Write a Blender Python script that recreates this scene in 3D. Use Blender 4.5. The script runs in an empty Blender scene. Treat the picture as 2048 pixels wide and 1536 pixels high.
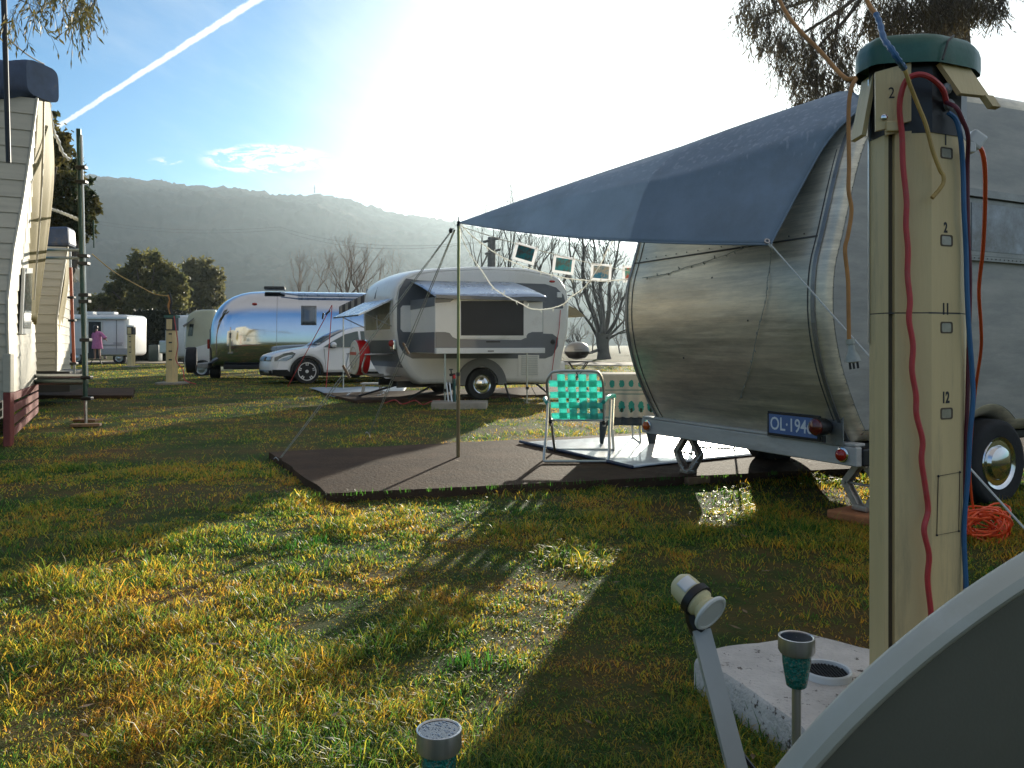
import bpy, bmesh, math, random
import numpy as np
from mathutils import Vector, Matrix, Euler, Quaternion
HAZE_D = 0.00022
GRASS = 1.0
DISH = dict(c=(2109,1610.1,.941), L=(1.007,.033,.638), n=(-.58,1.115,.372), ra=.467, rb=.438, deep=.07)
random.seed(7); RNG = np.random.default_rng(11)
R = math.radians
SC = bpy.context.scene; COL = SC.collection
F = 1600.0; HOR = 688.0; CAMH = 1.05          # focal length and horizon of the 2048 px wide photograph, eye height
SUN_AZ = math.atan2(400.0, F); SUN_EL = R(10.4)
SUN_DIR = Vector((math.sin(SUN_AZ)*math.cos(SUN_EL), math.cos(SUN_AZ)*math.cos(SUN_EL), math.sin(SUN_EL)))

# ---------------- camera ----------------
cam_d = bpy.data.cameras.new('camera'); cam = bpy.data.objects.new('camera', cam_d); COL.objects.link(cam)
cam.location = (0, 0, CAMH); cam.rotation_euler = (R(90), 0, 0)
cam_d.sensor_width = 36; cam_d.lens = F/2048*36; cam_d.shift_y = -(768-HOR)/2048
cam_d.clip_start = 0.05; cam_d.clip_end = 20000
SC.camera = cam

# ---------------- sky ----------------
w = bpy.data.worlds.new('World'); SC.world = w; w.use_nodes = True
nt = w.node_tree; nt.nodes.clear()
def N(t, **kw):
    n = nt.nodes.new(t)
    for k, v in kw.items():
        if k.startswith('i_'): n.inputs[int(k[2:])].default_value = v
        else: setattr(n, k, v)
    return n
def LK(a, b): nt.links.new(a, b)
def M(op, a, b=None, c=None, clamp=False):
    n = nt.nodes.new('ShaderNodeMath'); n.operation = op; n.use_clamp = clamp
    for i, x in enumerate((a, b, c)):
        if x is None: continue
        if isinstance(x, (int, float)): n.inputs[i].default_value = x
        else: LK(x, n.inputs[i])
    return n.outputs[0]
def VM(op, a, b=None):
    n = nt.nodes.new('ShaderNodeVectorMath'); n.operation = op
    for i, x in enumerate((a, b)):
        if x is None: continue
        if isinstance(x, (tuple, Vector)): n.inputs[i].default_value = tuple(x)
        else: LK(x, n.inputs[i])
    return n.outputs['Value'] if op in ('DOT_PRODUCT', 'LENGTH') else n.outputs[0]
def SM(x, lo, hi):
    n = nt.nodes.new('ShaderNodeMapRange'); n.interpolation_type = 'SMOOTHSTEP'
    LK(x, n.inputs[0]); n.inputs[1].default_value = lo; n.inputs[2].default_value = hi
    return n.outputs[0]
sky = N('ShaderNodeTexSky'); sky.sky_type = 'NISHITA'; sky.sun_disc = False
sky.sun_elevation = SUN_EL; sky.sun_rotation = SUN_AZ; sky.altitude = 300; sky.air_density = 1.0; sky.dust_density = 0.6; sky.ozone_density = 2.5
tc = N('ShaderNodeTexCoord'); D = VM('NORMALIZE', tc.outputs['Generated'])
sep = N('ShaderNodeSeparateXYZ'); LK(D, sep.inputs[0])
# flat layer of thin cloud: project the direction on a plane overhead
zz = M('ADD', M('MAXIMUM', sep.outputs[2], 0.0), 0.06)
cmb = N('ShaderNodeCombineXYZ'); LK(M('DIVIDE', sep.outputs[0], zz), cmb.inputs[0]); LK(M('DIVIDE', sep.outputs[1], zz), cmb.inputs[1])
def noise(vec, scale, detail, rough, dist=0, sx=1, sy=1, rz=0):
    mp = N('ShaderNodeMapping'); mp.inputs['Scale'].default_value = (sx, sy, 1); mp.inputs['Rotation'].default_value = (0, 0, rz); LK(vec, mp.inputs[0])
    n = N('ShaderNodeTexNoise'); n.inputs['Scale'].default_value = scale; n.inputs['Detail'].default_value = detail
    n.inputs['Roughness'].default_value = rough; n.inputs['Distortion'].default_value = dist; LK(mp.outputs[0], n.inputs[0]); return n.outputs[0]
cir = noise(cmb.outputs[0], 0.5, 7, 0.62, 0.5, 1.0, 0.5, R(-35))
cosang = VM('DOT_PRODUCT', D, SUN_DIR)
veil = SM(cosang, 0.83, 0.975)            # thin veil of cloud thickening round the sun
cir_m = M('MULTIPLY', SM(cir, 0.46, 0.74), 0.42)
veil_m = M('MULTIPLY', M('POWER', veil, 1.3), M('ADD', 0.55, M('MULTIPLY', cir, 0.9)))
right = M('MULTIPLY', SM(sep.outputs[0], 0.15, 0.55), SM(sep.outputs[2], 0.02, 0.15))
# small bank of puffs low on the left
def puff(cx, cy, hx, hy):
    vx = M('DIVIDE', M('SUBTRACT', M('DIVIDE', sep.outputs[0], sep.outputs[1]), (cx-1024)/F), hx/F)
    vz = M('DIVIDE', M('SUBTRACT', M('DIVIDE', sep.outputs[2], sep.outputs[1]), (HOR-cy)/F), hy/F)
    r = M('SQRT', M('ADD', M('MULTIPLY', vx, vx), M('MULTIPLY', vz, vz)))
    return M('SUBTRACT', 1.0, SM(r, 0.15, 1.0))
pn = noise(D, 26, 8, 0.66, 0.3, 0.55, 1)
pn = N('ShaderNodeTexNoise'); pm_ = N('ShaderNodeMapping'); pm_.inputs['Scale'].default_value = (1, 1, 3.2); LK(D, pm_.inputs[0]); LK(pm_.outputs[0], pn.inputs[0])
pn.inputs['Scale'].default_value = 21; pn.inputs['Detail'].default_value = 9; pn.inputs['Roughness'].default_value = 0.68; pn.inputs['Distortion'].default_value = 0.5; pn = pn.outputs[0]
pf = M('MAXIMUM', puff(530, 318, 165, 40), puff(780, 325, 90, 34)); pf = M('MAXIMUM', pf, M('MULTIPLY', puff(330, 322, 50, 12), 0.5))
pf = M('MAXIMUM', pf, M('MULTIPLY', puff(880, 222, 120, 34), 0.6))
fwd = SM(sep.outputs[1], 0.0, 0.1)
puffs = M('MULTIPLY', M('MULTIPLY', SM(pn, 0.455, 0.56), SM(pf, 0.05, 0.45)), fwd)
# vapour trail: a great circle through two directions
def dirpx(x, y): return Vector(((x-1024)/F, 1, (HOR-y)/F)).normalized()
ta, tb = dirpx(124, 248), dirpx(512, 0); tn = ta.cross(tb).normalized(); tdir = (tb-ta).normalized()
along = VM('DOT_PRODUCT', VM('SUBTRACT', D, tuple(ta)), tuple(tdir))
tw = noise(D, 90, 5, 0.7)
tdist = M('ABSOLUTE', M('ADD', VM('DOT_PRODUCT', D, tuple(tn)), M('MULTIPLY', M('SUBTRACT', tw, 0.5), 0.0040)))
twid = M('ADD', 0.0022, M('MULTIPLY', along, 0.0075))
trail = M('MULTIPLY', M('SUBTRACT', 1.0, SM(M('DIVIDE', tdist, twid), 0.55, 1.25)), M('MULTIPLY', SM(along, -0.03, 0.0), M('SUBTRACT', 1.0, SM(along, 0.9, 1.2))))
trail = M('MULTIPLY', M('MULTIPLY', trail, fwd), M('ADD', 0.55, M('MULTIPLY', tw, 0.8)))
tot = M('ADD', M('MULTIPLY', cir_m, SM(sep.outputs[2], 0.0, 0.2)), M('MULTIPLY', right, 0.45), None)
tot = M('ADD', tot, puffs); tot = M('ADD', tot, M('MULTIPLY', trail, 1.0)); tot = M('MINIMUM', tot, 1.0)
# tint the clear sky, then lay bright cloud over it
mulc = N('ShaderNodeMix'); mulc.data_type = 'RGBA'; mulc.blend_type = 'MULTIPLY'; mulc.inputs[0].default_value = 1.0
LK(sky.outputs[0], mulc.inputs[6]); mulc.inputs[7].default_value = (0.44, 1.18, 1.62, 1)
cl = N('ShaderNodeMix'); cl.data_type = 'RGBA'; LK(tot, cl.inputs[0]); LK(mulc.outputs[2], cl.inputs[6]); cl.inputs[7].default_value = (8.8, 9.2, 9.4, 1)
vl = N('ShaderNodeMix'); vl.data_type = 'RGBA'; LK(M('MINIMUM', veil_m, 1.0), vl.inputs[0]); LK(cl.outputs[2], vl.inputs[6]); vl.inputs[7].default_value = (9.3, 9.5, 9.6, 1)
hi = N('ShaderNodeMix'); hi.data_type = 'RGBA'; LK(M('MULTIPLY', SM(sep.outputs[2], 0.55, 0.85), 0.75), hi.inputs[0]); LK(vl.outputs[2], hi.inputs[6]); hi.inputs[7].default_value = (4.6, 4.2, 3.7, 1)     # unseen warm veil overhead, added to neutralise the blue ambient light
lo = N('ShaderNodeMix'); lo.data_type = 'RGBA'; LK(M('MULTIPLY', M('MULTIPLY', SM(M('MULTIPLY', sep.outputs[1], -1.0), -0.1, 0.5), M('SUBTRACT', 1.0, SM(sep.outputs[2], 0.15, 0.6))), 0.6), lo.inputs[0]); LK(hi.outputs[2], lo.inputs[6]); lo.inputs[7].default_value = (4.4, 4.5, 4.6, 1)     # pale layer added out of view behind the camera to mute reflections and ambient blue
bg = N('ShaderNodeBackground'); LK(lo.outputs[2], bg.inputs[0]); bg.inputs[1].default_value = 0.05
wo = N('ShaderNodeOutputWorld'); LK(bg.outputs[0], wo.inputs[0])

# ---------------- sun ----------------
sl = bpy.data.lights.new('sun', 'SUN'); sl.energy = 5.0; sl.angle = R(0.6); sl.color = (1.0, 0.92, 0.76)
so = bpy.data.objects.new('sun', sl); COL.objects.link(so); so.rotation_euler = SUN_DIR.to_track_quat('Z', 'Y').to_euler(); so.location = (3, 10, 8)

SC.view_settings.view_transform = 'Standard'; SC.view_settings.look = 'None'; SC.view_settings.exposure = 1.12; SC.view_settings.gamma = 1
SC.cycles.max_bounces = 8; SC.cycles.volume_bounces = 0; SC.cycles.transparent_max_bounces = 12; SC.cycles.diffuse_bounces = 3
SC.cycles.volume_max_steps = 16; SC.cycles.sample_clamp_indirect = 6.0

# ---------------- helpers ----------------
def P(px, py, d): return Vector(((px-1024)/F*d, d, CAMH-(py-HOR)/F*d))
def G(px, py, z=0.0):
    d = (CAMH-z)*F/(py-HOR); return Vector(((px-1024)/F*d, d, z))
class MB:
    def __init__(s): s.v = []; s.f = []; s.sm = []
    def add(s, vs, fs, smooth=False):
        o = len(s.v); s.v += [tuple(x) for x in vs]; s.f += [tuple(i+o for i in f) for f in fs]; s.sm += [smooth]*len(fs); return s
    def box(s, c, d, rot=None):
        hx, hy, hz = d[0]/2, d[1]/2, d[2]/2
        vs = [Vector((x, y, z)) for x in (-hx, hx) for y in (-hy, hy) for z in (-hz, hz)]
        if rot is not None: m = rot if isinstance(rot, Matrix) else Euler(rot).to_matrix(); vs = [m @ v for v in vs]
        vs = [v+Vector(c) for v in vs]
        return s.add(vs, [(0, 1, 3, 2), (4, 6, 7, 5), (0, 4, 5, 1), (2, 3, 7, 6), (0, 2, 6, 4), (1, 5, 7, 3)])
    def bbox(s, c, d, b=0.01, rot=None):           # box with chamfered edges
        bm = bmesh.new(); bmesh.ops.create_cube(bm, size=1)
        for v in bm.verts: v.co = Vector((v.co.x*d[0], v.co.y*d[1], v.co.z*d[2]))
        bmesh.ops.bevel(bm, geom=bm.edges[:], offset=min(b, min(d)*0.45), segments=2, affect='EDGES', profile=0.5)
        m = (rot if isinstance(rot, Matrix) else Euler(rot).to_matrix()) if rot is not None else Matrix.Identity(3)
        s.add([m @ v.co+Vector(c) for v in bm.verts], [[v.index for v in f.verts] for f in bm.faces], False); bm.free(); return s
    def tube(s, pts, r, n=8, cap=True, smooth=True):
        pts = [Vector(p) for p in pts]; rs = r if isinstance(r, (list, tuple)) else [r]*len(pts)
        vs = []; up = None
        for i, p in enumerate(pts):
            t = (pts[min(i+1, len(pts)-1)]-pts[max(i-1, 0)])
            if t.length < 1e-9: t = Vector((0, 0, 1))
            t.normalize()
            if up is None: up = t.orthogonal().normalized()
            else:
                up = up-t*up.dot(t); up = up.normalized() if up.length > 1e-6 else t.orthogonal().normalized()
            b = t.cross(up)
            for k in range(n):
                a = 2*math.pi*k/n; vs.append(p+(up*math.cos(a)+b*math.sin(a))*rs[i])
        fs = [(i*n+k, i*n+(k+1) % n, (i+1)*n+(k+1) % n, (i+1)*n+k) for i in range(len(pts)-1) for k in range(n)]
        if cap: fs += [tuple(range(n-1, -1, -1)), tuple(range((len(pts)-1)*n, len(pts)*n))]
        s.add(vs, fs, smooth); return s
    def lathe(s, prof, c=(0, 0, 0), n=24, rot=None, smooth=True, cap=True):     # prof: (r, z) about local z
        m = rot if rot is not None else Matrix.Identity(3)
        vs = [m @ Vector((r*math.cos(2*math.pi*k/n), r*math.sin(2*math.pi*k/n), z))+Vector(c) for r, z in prof for k in range(n)]
        L = len(prof)
        fs = [(i*n+k, i*n+(k+1) % n, (i+1)*n+(k+1) % n, (i+1)*n+k) for i in range(L-1) for k in range(n)]
        if cap:
            if prof[0][0] > 1e-5: fs.append(tuple(range(n-1, -1, -1)))
            if prof[-1][0] > 1e-5: fs.append(tuple(range((L-1)*n, L*n)))
        s.add(vs, fs, smooth); return s
    def prism(s, poly, A, U, V, W, h, smooth=False):         # poly (a,b) in plane A+aU+bV, extruded h along W
        A, U, V, W = Vector(A), Vector(U), Vector(V), Vector(W); n = len(poly)
        vs = [A+U*a+V*b for a, b in poly]+[A+U*a+V*b+W*h for a, b in poly]
        fs = [tuple(range(n-1, -1, -1)), tuple(range(n, 2*n))]
        s.add(vs, fs); o = len(s.v)-2*n
        s.f += [(o+i, o+(i+1) % n, o+n+(i+1) % n, o+n+i) for i in range(n)]; s.sm += [smooth]*n
        return s
    def grid(s, fn, nu, nv, smooth=True):
        vs = [fn(i/nu, j/nv) for i in range(nu+1) for j in range(nv+1)]
        fs = [(i*(nv+1)+j, (i+1)*(nv+1)+j, (i+1)*(nv+1)+j+1, i*(nv+1)+j+1) for i in range(nu) for j in range(nv)]
        return s.add(vs, fs, smooth)
    def sphere(s, c, r, n=12, m=8, sc=(1, 1, 1), rot=None):
        return s.lathe([(max(1e-4, r*math.sin(math.pi*i/m)), -r*math.cos(math.pi*i/m)) for i in range(m+1)], (0, 0, 0), n, None, True, False)._xf(n*(m+1), c, sc, rot)
    def _xf(s, cnt, c, sc, rot):
        m = rot if rot is not None else Matrix.Identity(3)
        for i in range(len(s.v)-cnt, len(s.v)):
            x = s.v[i]; s.v[i] = tuple(m @ Vector((x[0]*sc[0], x[1]*sc[1], x[2]*sc[2]))+Vector(c))
        return s
def tag(o, label=None, cat=None, group=None, kind=None):
    if label: o['label'] = label
    if cat: o['category'] = cat
    if group: o['group'] = group
    if kind: o['kind'] = kind
    return o
FR = {}
def thing(name, label, cat, loc=(0, 0, 0), rz=0.0, group=None, local=False):
    o = bpy.data.objects.new(name, None); COL.objects.link(o); o.location = loc; o.rotation_euler = (0, 0, rz); o.empty_display_size = 0.1
    m = Matrix.Translation(Vector(loc)) @ Matrix.Rotation(rz, 4, 'Z')
    FR[o.name] = Matrix.Identity(4) if local else m.inverted()
    return tag(o, label, cat, group)
def obj(name, mb, mat, parent=None, mod=None, origin=None):
    me = bpy.data.meshes.new(name)
    vs = mb.v
    if parent is not None:
        inv = FR.get(parent.name)
        if inv is not None and inv != Matrix.Identity(4): vs = [tuple(inv @ Vector(v)) for v in vs]
    elif origin is not None:
        vs = [(v[0]-origin[0], v[1]-origin[1], v[2]-origin[2]) for v in vs]
    me.from_pydata(vs, [], mb.f)
    me.polygons.foreach_set('use_smooth', mb.sm)
    me.update()
    bm = bmesh.new(); bm.from_mesh(me); bmesh.ops.recalc_face_normals(bm, faces=bm.faces[:]); bm.to_mesh(me); bm.free()
    if any(mb.sm):
        try: me.set_sharp_from_angle(angle=R(40))
        except Exception: pass
    o = bpy.data.objects.new(name, me); COL.objects.link(o)
    if mat: me.materials.append(mat)
    if parent is not None:
        o.parent = parent; FR[o.name] = FR.get(parent.name, Matrix.Identity(4))
    elif origin is not None: o.location = origin
    if mod:
        for k, kw in mod:
            md = o.modifiers.new(k.lower(), k)
            for a, b in kw.items(): setattr(md, a, b)
    return o
def solo(name, mb, mat, label, cat, group=None, mod=None):
    xs = np.array(mb.v); org = (float(xs[:, 0].mean()), float(xs[:, 1].mean()), float(xs[:, 2].min()))
    return tag(obj(name, mb, mat, None, mod, org), label, cat, group)
def text_mb(body, size, A, U, V, W, depth=0.002, off=0.0, squash=1.0, bold=0.0):
    c = bpy.data.curves.new('lettering', 'FONT'); c.body = body; c.size = size; c.align_x = 'CENTER'; c.align_y = 'CENTER'; c.extrude = depth; c.offset = bold; c.resolution_u = 3
    t = bpy.data.objects.new('lettering', c); COL.objects.link(t); bpy.context.view_layer.update()
    me = bpy.data.meshes.new_from_object(t.evaluated_get(bpy.context.evaluated_depsgraph_get()))
    A, U, V, W = Vector(A), Vector(U), Vector(V), Vector(W)
    mb = MB(); mb.add([A+U*(v.co.x*squash)+V*v.co.y+W*(v.co.z+off) for v in me.vertices], [tuple(p.vertices) for p in me.polygons])
    bpy.data.objects.remove(t); bpy.data.curves.remove(c); bpy.data.meshes.remove(me); return mb
def sag(a, b, s, n=24):
    a, b = Vector(a), Vector(b); return [a.lerp(b, i/n)-Vector((0, 0, s*4*(i/n)*(1-i/n))) for i in range(n+1)]
def spline(pts, n=8):
    pts = [Vector(p) for p in pts]; out = []
    for i in range(len(pts)-1):
        p0, p1, p2, p3 = pts[max(i-1, 0)], pts[i], pts[i+1], pts[min(i+2, len(pts)-1)]
        for k in range(n):
            t = k/n; out.append(0.5*((2*p1)+(p2-p0)*t+(2*p0-5*p1+4*p2-p3)*t*t+(3*p1-p0-3*p2+p3)*t**3))
    return out+[pts[-1]]
# numpy value noise
def vnoise(x, y, seed=0):
    xi = np.floor(x).astype(np.int64); yi = np.floor(y).astype(np.int64); fx = x-xi; fy = y-yi
    fx = fx*fx*(3-2*fx); fy = fy*fy*(3-2*fy)
    def h(a, b):
        n = (a*374761393+b*668265263+seed*1274126177) & 0x7fffffff; n = ((n ^ (n >> 13))*1274126177) & 0x7fffffff; n = n ^ (n >> 16); return (n & 0xffff)/65535.0
    return (h(xi, yi)*(1-fx)+h(xi+1, yi)*fx)*(1-fy)+(h(xi, yi+1)*(1-fx)+h(xi+1, yi+1)*fx)*fy
def fbm(x, y, seed=0, o=4):
    s = 0; a = 0.5
    for k in range(o): s = s+a*vnoise(x*2**k, y*2**k, seed+k); a *= 0.5
    return s/(1-0.5**o)

# ---------------- materials ----------------
def mat(name, col, rough=0.6, metal=0.0, var=0.15, vs=3.0, bump=0.0, bs=40.0, trans=0.0, spec=0.5, coat=0.0, dirt=None, ds=2.0, dth=(0.5, 0.75), stretch=(1, 1, 1), alpha=1.0, rvar=0.0):
    m = bpy.data.materials.new(name); m.use_nodes = True; t = m.node_tree; t.nodes.clear()
    o = t.nodes.new('ShaderNodeOutputMaterial'); b = t.nodes.new('ShaderNodeBsdfPrincipled'); t.links.new(b.outputs[0], o.inputs[0])
    b.inputs['Roughness'].default_value = rough; b.inputs['Metallic'].default_value = metal; b.inputs['Specular IOR Level'].default_value = spec
    b.inputs['Coat Weight'].default_value = coat; b.inputs['Coat Roughness'].default_value = 0.06
    tcn = t.nodes.new('ShaderNodeTexCoord'); mp = t.nodes.new('ShaderNodeMapping'); mp.inputs['Scale'].default_value = stretch; t.links.new(tcn.outputs['Object'], mp.inputs[0])
    c = t.nodes.new('ShaderNodeRGB'); c.outputs[0].default_value = (*col, 1); cur = c.outputs[0]
    if var > 0:
        n = t.nodes.new('ShaderNodeTexNoise'); n.inputs['Scale'].default_value = vs; n.inputs['Detail'].default_value = 6; n.inputs['Roughness'].default_value = 0.65; t.links.new(mp.outputs[0], n.inputs[0])
        r = t.nodes.new('ShaderNodeMapRange'); r.inputs[1].default_value = 0.3; r.inputs[2].default_value = 0.7; r.inputs[3].default_value = 1-var; r.inputs[4].default_value = 1+var; t.links.new(n.outputs[0], r.inputs[0])
        h = t.nodes.new('ShaderNodeHueSaturation'); t.links.new(r.outputs[0], h.inputs['Value']); t.links.new(cur, h.inputs['Color']); cur = h.outputs[0]
        if rvar:
            rr = t.nodes.new('ShaderNodeMapRange'); rr.inputs[1].default_value = 0.3; rr.inputs[2].default_value = 0.7; rr.inputs[3].default_value = rough-rvar; rr.inputs[4].default_value = rough+rvar; t.links.new(n.outputs[0], rr.inputs[0]); t.links.new(rr.outputs[0], b.inputs['Roughness'])
    if dirt:
        n = t.nodes.new('ShaderNodeTexNoise'); n.inputs['Scale'].default_value = ds; n.inputs['Detail'].default_value = 9; n.inputs['Roughness'].default_value = 0.75; t.links.new(mp.outputs[0], n.inputs[0])
        r = t.nodes.new('ShaderNodeMapRange'); r.inputs[1].default_value = dth[0]; r.inputs[2].default_value = dth[1]; t.links.new(n.outputs[0], r.inputs[0])
        x = t.nodes.new('ShaderNodeMix'); x.data_type = 'RGBA'; t.links.new(r.outputs[0], x.inputs[0]); t.links.new(cur, x.inputs[6]); x.inputs[7].default_value = (*dirt, 1); cur = x.outputs[2]
    t.links.new(cur, b.inputs['Base Color'])
    if bump > 0:
        n = t.nodes.new('ShaderNodeTexNoise'); n.inputs['Scale'].default_value = bs; n.inputs['Detail'].default_value = 5; t.links.new(mp.outputs[0], n.inputs[0])
        bp = t.nodes.new('ShaderNodeBump'); bp.inputs['Strength'].default_value = min(1, bump); bp.inputs['Distance'].default_value = 0.01; t.links.new(n.outputs[0], bp.inputs['Height']); t.links.new(bp.outputs[0], b.inputs['Normal'])
    if trans > 0:
        tr = t.nodes.new('ShaderNodeBsdfTranslucent'); t.links.new(cur, tr.inputs[0]); ms = t.nodes.new('ShaderNodeMixShader'); ms.inputs[0].default_value = trans
        t.links.new(b.outputs[0], ms.inputs[1]); t.links.new(tr.outputs[0], ms.inputs[2]); t.links.new(ms.outputs[0], o.inputs[0])
    return m
def glass(name, col=(0.02, 0.03, 0.035), rough=0.04):
    m = mat(name, col, rough, 0, 0.1, 1.5, spec=0.8, coat=0.4); return m
X = {}
X['white'] = mat('white_paint', (0.72, 0.72, 0.70), 0.35, 0, 0.06, 2.5, coat=0.2, dirt=(0.5, 0.48, 0.42), ds=3, dth=(0.6, 0.95))
X['whitebody'] = mat('caravan_white', (0.78, 0.76, 0.71), 0.3, 0, 0.05, 1.5, coat=0.35, dirt=(0.42, 0.38, 0.31), ds=2.2, dth=(0.55, 1.0))
X['greybody'] = mat('caravan_grey', (0.115, 0.125, 0.14), 0.35, 0, 0.08, 1.5, coat=0.3)
X['black'] = mat('black_plastic', (0.012, 0.012, 0.013), 0.45, 0, 0.2, 8)
X['rubber'] = mat('tyre_rubber', (0.018, 0.018, 0.019), 0.8, 0, 0.3, 12, bump=0.3, bs=60)
X['chrome'] = mat('chrome', (0.72, 0.73, 0.75), 0.1, 1, 0.05, 3)
X['steel'] = mat('galvanised_steel', (0.42, 0.43, 0.44), 0.35, 0.9, 0.2, 14, rvar=0.1)
X['alu'] = mat('aluminium_tube', (0.58, 0.58, 0.56), 0.3, 0.9, 0.1, 8)
X['red'] = mat('red_vinyl', (0.55, 0.012, 0.015), 0.4, 0, 0.1, 5)
X['glass'] = glass('window_glass')
X['lens_red'] = mat('red_lens', (0.45, 0.02, 0.01), 0.12, 0, 0.1, 30, spec=0.8, trans=0.2)
X['lens_orange'] = mat('orange_lens', (0.7, 0.14, 0.02), 0.12, 0, 0.1, 30, spec=0.8, trans=0.3)
X['cream'] = mat('cream_pvc', (0.68, 0.52, 0.26), 0.5, 0, 0.1, 7, bump=0.12, bs=120, dirt=(0.27, 0.22, 0.14), ds=9, dth=(0.52, 0.82), stretch=(1, 1, 0.12))
X['greenpaint'] = mat('green_paint', (0.012, 0.05, 0.042), 0.4, 0.2, 0.3, 10, dirt=(0.2, 0.2, 0.16), ds=14, dth=(0.6, 0.8))
X['orangepaint'] = mat('orange_paint', (0.42, 0.10, 0.045), 0.5, 0.1, 0.3, 8)
X['rope'] = mat('white_rope', (0.62, 0.62, 0.58), 0.8, 0, 0.25, 120, trans=0.15)
X['cable'] = mat('white_cable', (0.92, 0.92, 0.88), 0.5, 0, 0.05, 40, trans=0.55)
X['darkrope'] = mat('grey_rope', (0.32, 0.32, 0.27), 0.8, 0, 0.45, 60)
X['wood'] = mat('weathered_wood', (0.22, 0.13, 0.07), 0.75, 0, 0.35, 10, bump=0.4, bs=50)
X['concrete'] = mat('concrete', (0.33, 0.30, 0.25), 0.85, 0, 0.2, 6, bump=0.5, bs=70, dirt=(0.1, 0.08, 0.06), ds=9, dth=(0.6, 0.75))
# ================= ground =================
def gh(x, y):
    f = np.clip(1-np.abs(y)/60, 0.15, 1)
    return (fbm(x*1.3, y*1.3, 3, 3)-0.55)*0.045*f+(fbm(x*7, y*7, 9, 2)-0.5)*0.014*f-0.004
def axis(lim, d0, g):
    a = [0.0]; d = d0
    while a[-1] < lim: a.append(a[-1]+d); d *= g
    return np.array(a)
gx = axis(2500, 0.07, 1.03); gx = np.concatenate([-gx[:0:-1], gx]); gyp = axis(2500, 0.09, 1.022); gym = axis(900, 0.2, 1.12); gy = np.concatenate([-gym[:0:-1], gyp])
XX, YY = np.meshgrid(gx, gy, indexing='ij'); ZZ = gh(XX, YY)
me = bpy.data.meshes.new('ground'); nx, ny = len(gx), len(gy)
idx = np.arange(nx*ny).reshape(nx, ny); q = np.stack([idx[:-1, :-1], idx[1:, :-1], idx[1:, 1:], idx[:-1, 1:]], -1).reshape(-1, 4)
def np_mesh(me, co, faces, smooth=False):
    n = faces.shape[1]; me.vertices.add(len(co)); me.vertices.foreach_set('co', co.astype(np.float32).ravel())
    me.loops.add(faces.size); me.loops.foreach_set('vertex_index', faces.astype(np.int32).ravel())
    me.polygons.add(len(faces)); me.polygons.foreach_set('loop_start', (np.arange(len(faces))*n).astype(np.int32))
    if smooth: me.polygons.foreach_set('use_smooth', np.ones(len(faces), bool))
    me.update(calc_edges=True)
np_mesh(me, np.stack([XX, YY, ZZ], -1).reshape(-1, 3), q, True)
def nodes(m): return m.node_tree.nodes, m.node_tree.links
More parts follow.
